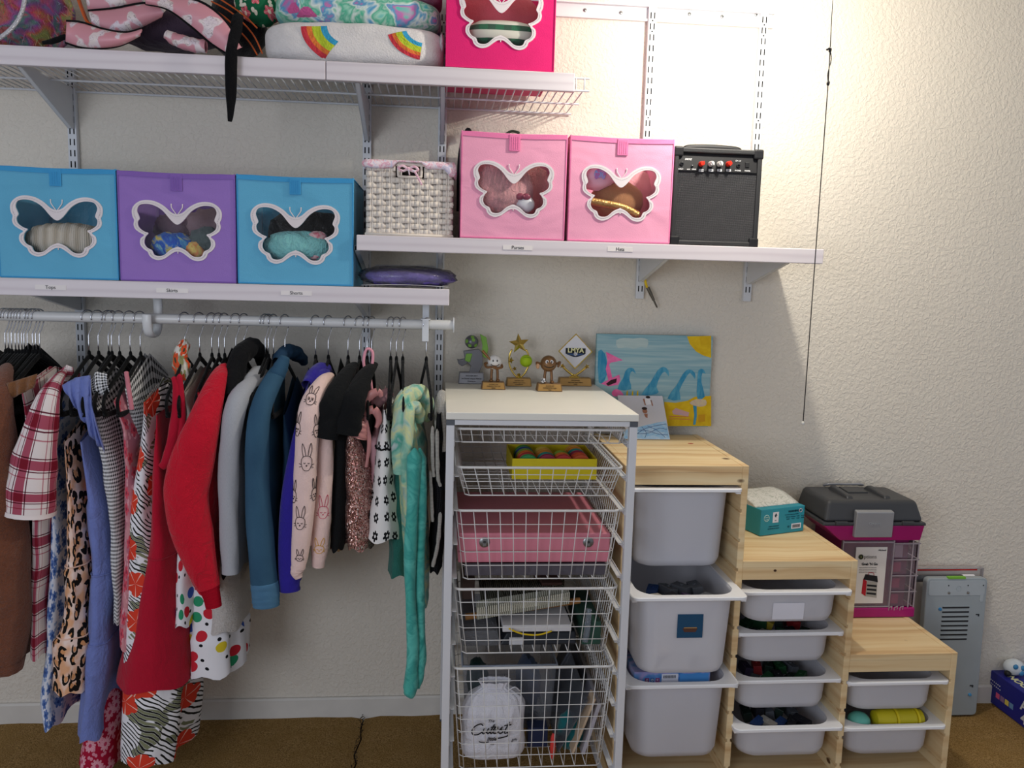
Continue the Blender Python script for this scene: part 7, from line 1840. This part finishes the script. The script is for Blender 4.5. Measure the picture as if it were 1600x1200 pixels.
TL = tiedye('aqua_knit_tights', ['2f8f84', '4fae9f', '3f9c92', '5fbcae', '2f8a80'], 14, 1)
t0 = thing('knit_tights', 'long aqua knit tights hanging almost to the floor', 'tights', P(645, 1084, -.47), )
gtube(t0, 'leg', [(648, 700, 12), (644, 800, 10), (640, 900, 9), (645, 1000, 9), (643, 1050, 10), (641, 1078, 12), (637, 1086, 8)], TL, yn=-.49, wr=.12, hem=False)
gtube(t0, 'leg', [(656, 700, 11), (657, 820, 9), (656, 930, 7.5), (658, 1010, 8), (656, 1050, 8), (652, 1074, 5)], TL, yn=-.475, wr=.12, hem=False)
hang(667, 'black velvet hanger at the right end of the rod carrying the cable knit', .10)
KW = m_knit('cream_cable_knit', 'a8a298', 'e6e1d6', .012); KB = m_knit('black_cable_knit', '0e0e10', '2a2a2d', .012)
g, S, _ = garment('cable_knit', 'black cable knit with cream cables and cream shoulder, last garment on the rod', [(681, 640, 10), (674, 700, 22), (675, 800, 20), (669, 885, 22)], KB, 'sweater', 620, seed=34, dy=.0, amp=.08, w0=.13, w1=.10)
gtube(g, 'cream_shoulder', [(694, 610, 4), (689, 622, 8), (688, 660, 9), (690, 705, 8)], KW, yn=-.41, hem=False, flat=.8)
for a_ in ([(676, 665, 3), (676, 720, 3), (678, 745, 2.5)], [(683, 670, 3), (684, 740, 3), (688, 760, 2.5)], [(672, 735, 2.5), (675, 800, 3), (676, 815, 2)], [(688, 800, 3), (684, 850, 3), (676, 885, 3)]):
    gtube(g, 'cream_cable', a_, KW, yn=-.455, hem=False, seg=8, wr=.15)
# ================================================================ things on the top shelf
def furball(cols):
    t = NT('rainbow_long_fur'); c = t.coord('Object'); g = t.noise(c, 15, 2, .5, .8)[0]
    st = t.noise(t.mapp(c, (1, 1, .5), (.2, .5, .4)), 130, 4, .75, 2.5)[0]
    col = t.ramp(g, [(.30+.4*i/(len(cols)-1), x) for i, x in enumerate(cols)])
    t.bump(st, 1, .012)
    return t.fin(t.mix(t.math('MULTIPLY', st, .4), col, t.mix(.5, col, '501c34')), .95, 0, .1, **{'Sheen Weight': .5})
FURM = furball(['e0d83a', 'a9b04a', 'f0803a', 'ea3f6e', 'd84a9e', 'a05ab8', '5fa8a0', 'ea4a70', 'f08038'])
yt = -.20
a = P(-60, 10, yt); b = P(112, 10, yt); cz = zUs+.115
fb_ = thing('fluffy_bag', 'fluffy rainbow fur bag with silver hoop handle at the top left', 'bag', ((a.x+b.x)/2, yt, zUs))
MB().ell(((a.x+b.x)/2, yt, cz), ((b.x-a.x)/2, .12, .115), 40, 26, lambda d: 1+.05*nz(d.x*4, d.y*4, d.z*4)+.035*nz(d.x*22, d.y*22, d.z*22)).build('fur_body', FURM, fb_, smooth=True)
fu = MB(); rf = random.Random(3)
for i in range(900):
    th = rf.uniform(0, 2*PI); ph = math.acos(rf.uniform(-.95, .95)); d = Vector((math.sin(ph)*math.cos(th), -abs(math.sin(ph)*math.sin(th)), math.cos(ph)))
    p = Vector(((a.x+b.x)/2+d.x*(b.x-a.x)/2, yt+d.y*.12, cz+d.z*.112)); tp = p+d*.012+Vector((rf.uniform(-.012, .012), 0, rf.uniform(-.022, .004)))
    n = Vector((rf.uniform(-1, 1), 0, rf.uniform(-1, 1))).normalized()*.0016
    fu.add([p+n, p-n, tp], [(0, 1, 2)])
fu.build('fur_tufts', FURM, fb_, kind='stuff')
GLT = (lambda t: (t.bump(t.voro(t.coord('Object'), 500)[0], .8, .002), t.fin(t.mix(t.voro(t.coord('Object'), 500)[1], 'bfc0c6', 'e9e9ee'), .3, .7, .5))[1])(NT('silver_glitter'))
MB().tube(crom([P(-40, 75, -.325), P(-5, 62, -.325), P(22, 40, -.325), P(36, 12, -.325), P(38, -25, -.325), P(20, -60, -.32), P(-30, -80, -.3)], 6), .0052, 10).build('hoop_handle', GLT, fb_, smooth=True)

# --- pink printed bag with black piping
def m_bagprint():
    t = NT('pink_unicorn_satin'); u = t.coord('Object'); v = t.mapp(u, (1, .3, 1))
    n = t.noise(v, 34, 3, .5, .6)[0]; ln = t.ramp(t.noise(v, 62, 2, .5, 1.5)[0], [(.46, '000000'), (.485, 'ffffff'), (.51, '000000')])
    blot = t.ramp(t.noise(t.mapp(v, loc=(2, 0, 1)), 30, 1)[0], [(.53, '000000'), (.57, 'ffffff')])
    col = t.mix(blot, 'd2929c', t.mix(n, 'e6d9c4', 'd9c9e0'))
    col = t.mix(t.math('MULTIPLY', t.math('MULTIPLY', ln, blot), .75), col, '6b4a52')
    return t.fin(col, .4, 0, .4)
BP = m_bagprint(); PIP = CL('black_binding', '0f0f11', .3, 500, .08, .95, .04)
pg = thing('pink_bag', 'pink printed satin bag with black piping crumpled on the top shelf', 'bag', P(240, 82, -.2))
MB().ell(P(262, 40, -.16)+Vector((0, 0, -.01)), (.155, .085, .055), 30, 18, lambda d: 1+.14*nz(d.x*3, d.y*3, d.z*3)).build('inner_lining', CL('dark_violet_lining', '3d3040'), pg, smooth=True)
def flap(nm, top, bot, y, bulge, edges=(1, 1), amp=.004, lean=0, fr=7):
    T = crom([(p[0], p[1], 0) for p in top], 4); B = crom([(p[0], p[1], 0) for p in bot], 4)
    def pl(L, u): f = u*(len(L)-1); i = min(int(f), len(L)-2); return L[i].lerp(L[i+1], f-i)
    def fn(u, v):
        q = pl(T, u).lerp(pl(B, u), v); yy = y-bulge*math.sin(PI*v)**.6+amp*math.sin(u*fr+v*2)+lean*(1-v)
        return P(q.x, q.y, yy)
    o = MB().grid(fn, 30, 12).build(nm, BP, pg, smooth=True, solid=.004)
    for k, v in enumerate((0, 1)):
        if edges[k]: MB().tube([fn(i/30, v)+Vector((0, -.002, 0)) for i in range(31)], .0042, 6).build('piping', PIP, o, smooth=True)
    return o
flap('lower_flap', [(104, 34), (128, 36), (160, 46), (196, 52), (222, 46)], [(103, 66), (128, 74), (160, 75), (190, 70), (218, 56)], -.318, .022)
flap('upper_flap', [(138, 18), (180, 14), (225, 6), (262, 10)], [(146, 44), (180, 52), (215, 44), (252, 26)], -.285, .02, (1, 0))
flap('top_flap', [(130, -30), (190, -32), (240, -24)], [(138, 20), (180, 16), (222, 4)], -.26, .02, (0, 0))
flap('wide_band', [(226, -6), (262, -4), (310, 2), (350, 30), (378, 74)], [(228, 6), (262, 14), (300, 42), (330, 68), (356, 84)], -.322, .014)
gtube(pg, 'rolled_sleeve', [(258, 52, 6), (275, 62, 9), (300, 70, 10), (322, 73, 9)], BP, yn=-.30, hem=False, wr=.1)
gtube(pg, 'black_tail', [(104, 56, 4, -.32), (84, 64, 5, -.325), (66, 67, 3, -.33)], PIP, hem=False, seg=8, flat=.6)
gtube(pg, 'hanging_strap', [(372, 20, 8, -.30), (368, 50, 9, -.33), (362, 76, 8, -.352), (361, 104, 9, -.352), (361, 150, 7.5, -.35), (360, 180, 4.5, -.35), (359, 190, 3, -.35)], PIP, seg=10, flat=.3, hem=False, wr=.05)
# --- black bag with orange lines
bo_ = thing('striped_bag', 'black bag with thin orange stripes behind the pink printed bag', 'bag', P(370, 85, -.16))
MB().ell(P(372, 42, -.12), (.075, .10, .085), 26, 18, lambda d: 1+.1*nz(d.x*3+4, d.y*3, d.z*3)).build('body', CL('black_nylon', '17171c', .2, 400, .08, .6), bo_, smooth=True)
ORG = CL('orange_webbing', 'd2622e')
for a_ in ([(318, 6), (350, 26), (385, 60), (402, 86)], [(330, 2), (362, 20), (394, 52), (410, 84)], [(340, -4), (376, 20), (402, 44)]):
    MB().tube(crom([P(x, y, -.235-.05*(i/3)) for i, (x, y) in enumerate(a_)], 5), .0022, 6, flat=(1, .5)).build('orange_stripe', ORG, bo_, smooth=True)
MB().tube(crom([P(120, -10, -.27), P(128, 14, -.28), P(138, 36, -.29), P(152, 40, -.28)], 5), .010, 8, flat=(1, .4)).build('orange_loop', ORG, bo_, smooth=True)
# --- green floral cloth
gf_ = bundle('floral_cloth', 'green cloth with pink and white flowers beside the teal blanket', 'cloth', P(404, 2, -.22), (.062, .07, .058), m_flower('green_floral', '17613f', 'd85a6a', 'f0d9c4', 24, 5, .32, 'e9e2cc'), .12, 3, 101)
uvl = gf_.data.uv_layers.new(name='UVMap')
for l in gf_.data.loops:
    v = gf_.data.vertices[l.vertex_index].co; uvl.data[l.index].uv = (v.x, v.z)

# --- folded blankets
def blanket(name, label, px0, px1, zb, h, yc, ry, mat, seed, pw=5, amp=.006):
    y = yc-ry*.8; x0, x1 = P(px0, 70, y).x, P(px1, 70, y).x; rx = (x1-x0)/2; cx = (x0+x1)/2; rz = h/2; cz_ = zb+rz
    def wr(x, z): return amp*nz(x*9+seed, z*14, seed)+amp*.5*nz(x*30+seed, z*40, seed)
    t = thing(name, label, 'blanket', (cx, yc, zb))
    m = MB().ell((0, 0, 0), (rx, ry, rz), 96, 40, lambda d: sup(d, pw))
    vs = []
    for v in m.v:
        x, yy, z = v; top = max(0, z/rz)
        q = Vector((cx+x, yc+yy+(wr(x, z) if yy < 0 else 0), cz_+z+top*amp*1.3*nz(x*11+seed, yy*8, 2)-(.003 if z < -rz*.8 else 0)))
        q.z = max(q.z, zb); vs.append(tuple(q))
    m.v = vs; m.build('folded_cloth', mat, t, smooth=True)
    def front(x, z, off=.0012):
        X = min(.999, abs((x-cx)/rx)); Z = min(.999, abs((z-cz_)/rz)); k = max(0, 1-X**pw-Z**pw)**(1/pw)
        return Vector((x, yc-ry*k+wr(x-cx, z-cz_)-off, z))
    return t, front, (cx, rx, cz_, rz)
PLU = (lambda t: (t.bump(t.noise(t.coord('Object'), 220, 3, .7)[0], .8, .004), t.fin(t.mix(t.noise(t.coord('Object'), 40, 4, .6)[0], 'd2cdca', 'ece8e6'), .95, 0, .05, **{'Sheen Weight': .4}))[1])(NT('white_plush'))
h1 = P(550, 33, -.29).z-zUs
bl1, fr1, g1 = blanket('rainbow_blanket', 'white plush blanket with rainbows folded at the bottom of the stack', 408, 694, zUs, h1, -.185, .128, PLU, 3, 4.5)
def arc_band(front, cpx, cpy, r0x, r0y, r1x, r1y, a0, a1, mat, t, nm, px_y=-.31):
    def fn(u, v):
        a = math.radians(lerp(a0, a1, u)); p = P(cpx+lerp(r0x, r1x, v)*math.cos(a), cpy-lerp(r0y, r1y, v)*math.sin(a), px_y)
        return front(p.x, p.z)
    return MB().grid(fn, 16, 3).build(nm, mat, t, smooth=True)
RB = [CL('rainbow_'+n, c, .5, 200) for n, c in (('red', 'd23c48'), ('orange', 'e2793a'), ('lime', 'b9c936'), ('blue', '3aa0c8'))]
for (cx_, cy_, Rx, Ry, a0, a1) in ((552, 40, 82, 62, 181, 236), (664, 41, 60, 52, 195, 262)):
    ww = [(1, .89), (.89, .79), (.79, .62), (.62, .50)]
    for (o1, o2), mm, nm in zip(ww, RB, ('red', 'orange', 'lime', 'blue')):
        arc_band(fr1, cx_, cy_, Rx*o2, Ry*o2, Rx*o1, Ry*o1, a0, a1, mm, bl1, 'rainbow_band')
TEAL_ = tiedye('aqua_tie_dye_plush', ['3f8fae', '58c0b8', 'a9d9c4', '4fb08f', 'd9e2dc', '4f9fc4', 'c96fae', '5fc4b4'], 15, .5)
z2 = zUs+h1-.004; h2 = .075
bl2, fr2, g2 = blanket('aqua_blanket', 'aqua and green tie dyed plush blanket folded in the middle of the stack', 424, 688, z2, h2, -.18, .122, TEAL_, 8, 4)
PKF2 = CL('hot_pink_plush', 'cf5f98', .5, 200)
for (cx_, cy_, rx_, ry_) in ((478, 22, 16, 10), (458, 12, 9, 8), (640, 47, 14, 4)):
    def fn(u, v, cx_=cx_, cy_=cy_, rx_=rx_, ry_=ry_):
        a = 2*PI*u; k = v*(1+.2*math.sin(3*a)); p = P(cx_+rx_*k*math.cos(a), cy_+ry_*k*math.sin(a), -.30); return fr2(p.x, p.z)
    MB().grid(fn, 18, 3).build('pink_patch', PKF2, bl2, smooth=True)
SPK = (lambda t: (t.bump(t.voro(t.coord('Object'), 420)[0], .9, .003), t.fin(t.mix(t.noise(t.coord('Object'), 30, 3)[0], 'b06a8c', 'd9a9bf'), .45, .2, .5))[1])(NT('pink_sparkle_plush'))
bl3, fr3, g3 = blanket('sparkle_blanket', 'pink sparkly blanket on top of the folded stack', 470, 690, z2+h2-.004, .07, -.175, .115, SPK, 12, 4)
SGR = M('silver_yellow_applique', 'a9a493', .35, .4)
for cx_ in (588, 634):
    def fn(u, v, cx_=cx_):
        a = 2*PI*u; p = P(cx_+17*(.6+.4*v)*math.cos(a), -2+16*(.6+.4*v)*math.sin(a), -.29); return fr3(p.x, max(p.z, g3[2]-g3[3]*.95), .002)
    MB().grid(fn, 22, 2, True).build('silver_ring', SGR, bl3, smooth=True)
# small folded cloth behind, between stack and hot pink cube
bundle('white_cloth', 'thin pale cloth standing between blanket stack and hot pink cube', 'cloth', P(690, 80, -.2)+Vector((0, 0, .004)), (.008, .08, .035), CL('pale_lilac_cloth', 'd9d2d8'), .08, 3, 105)
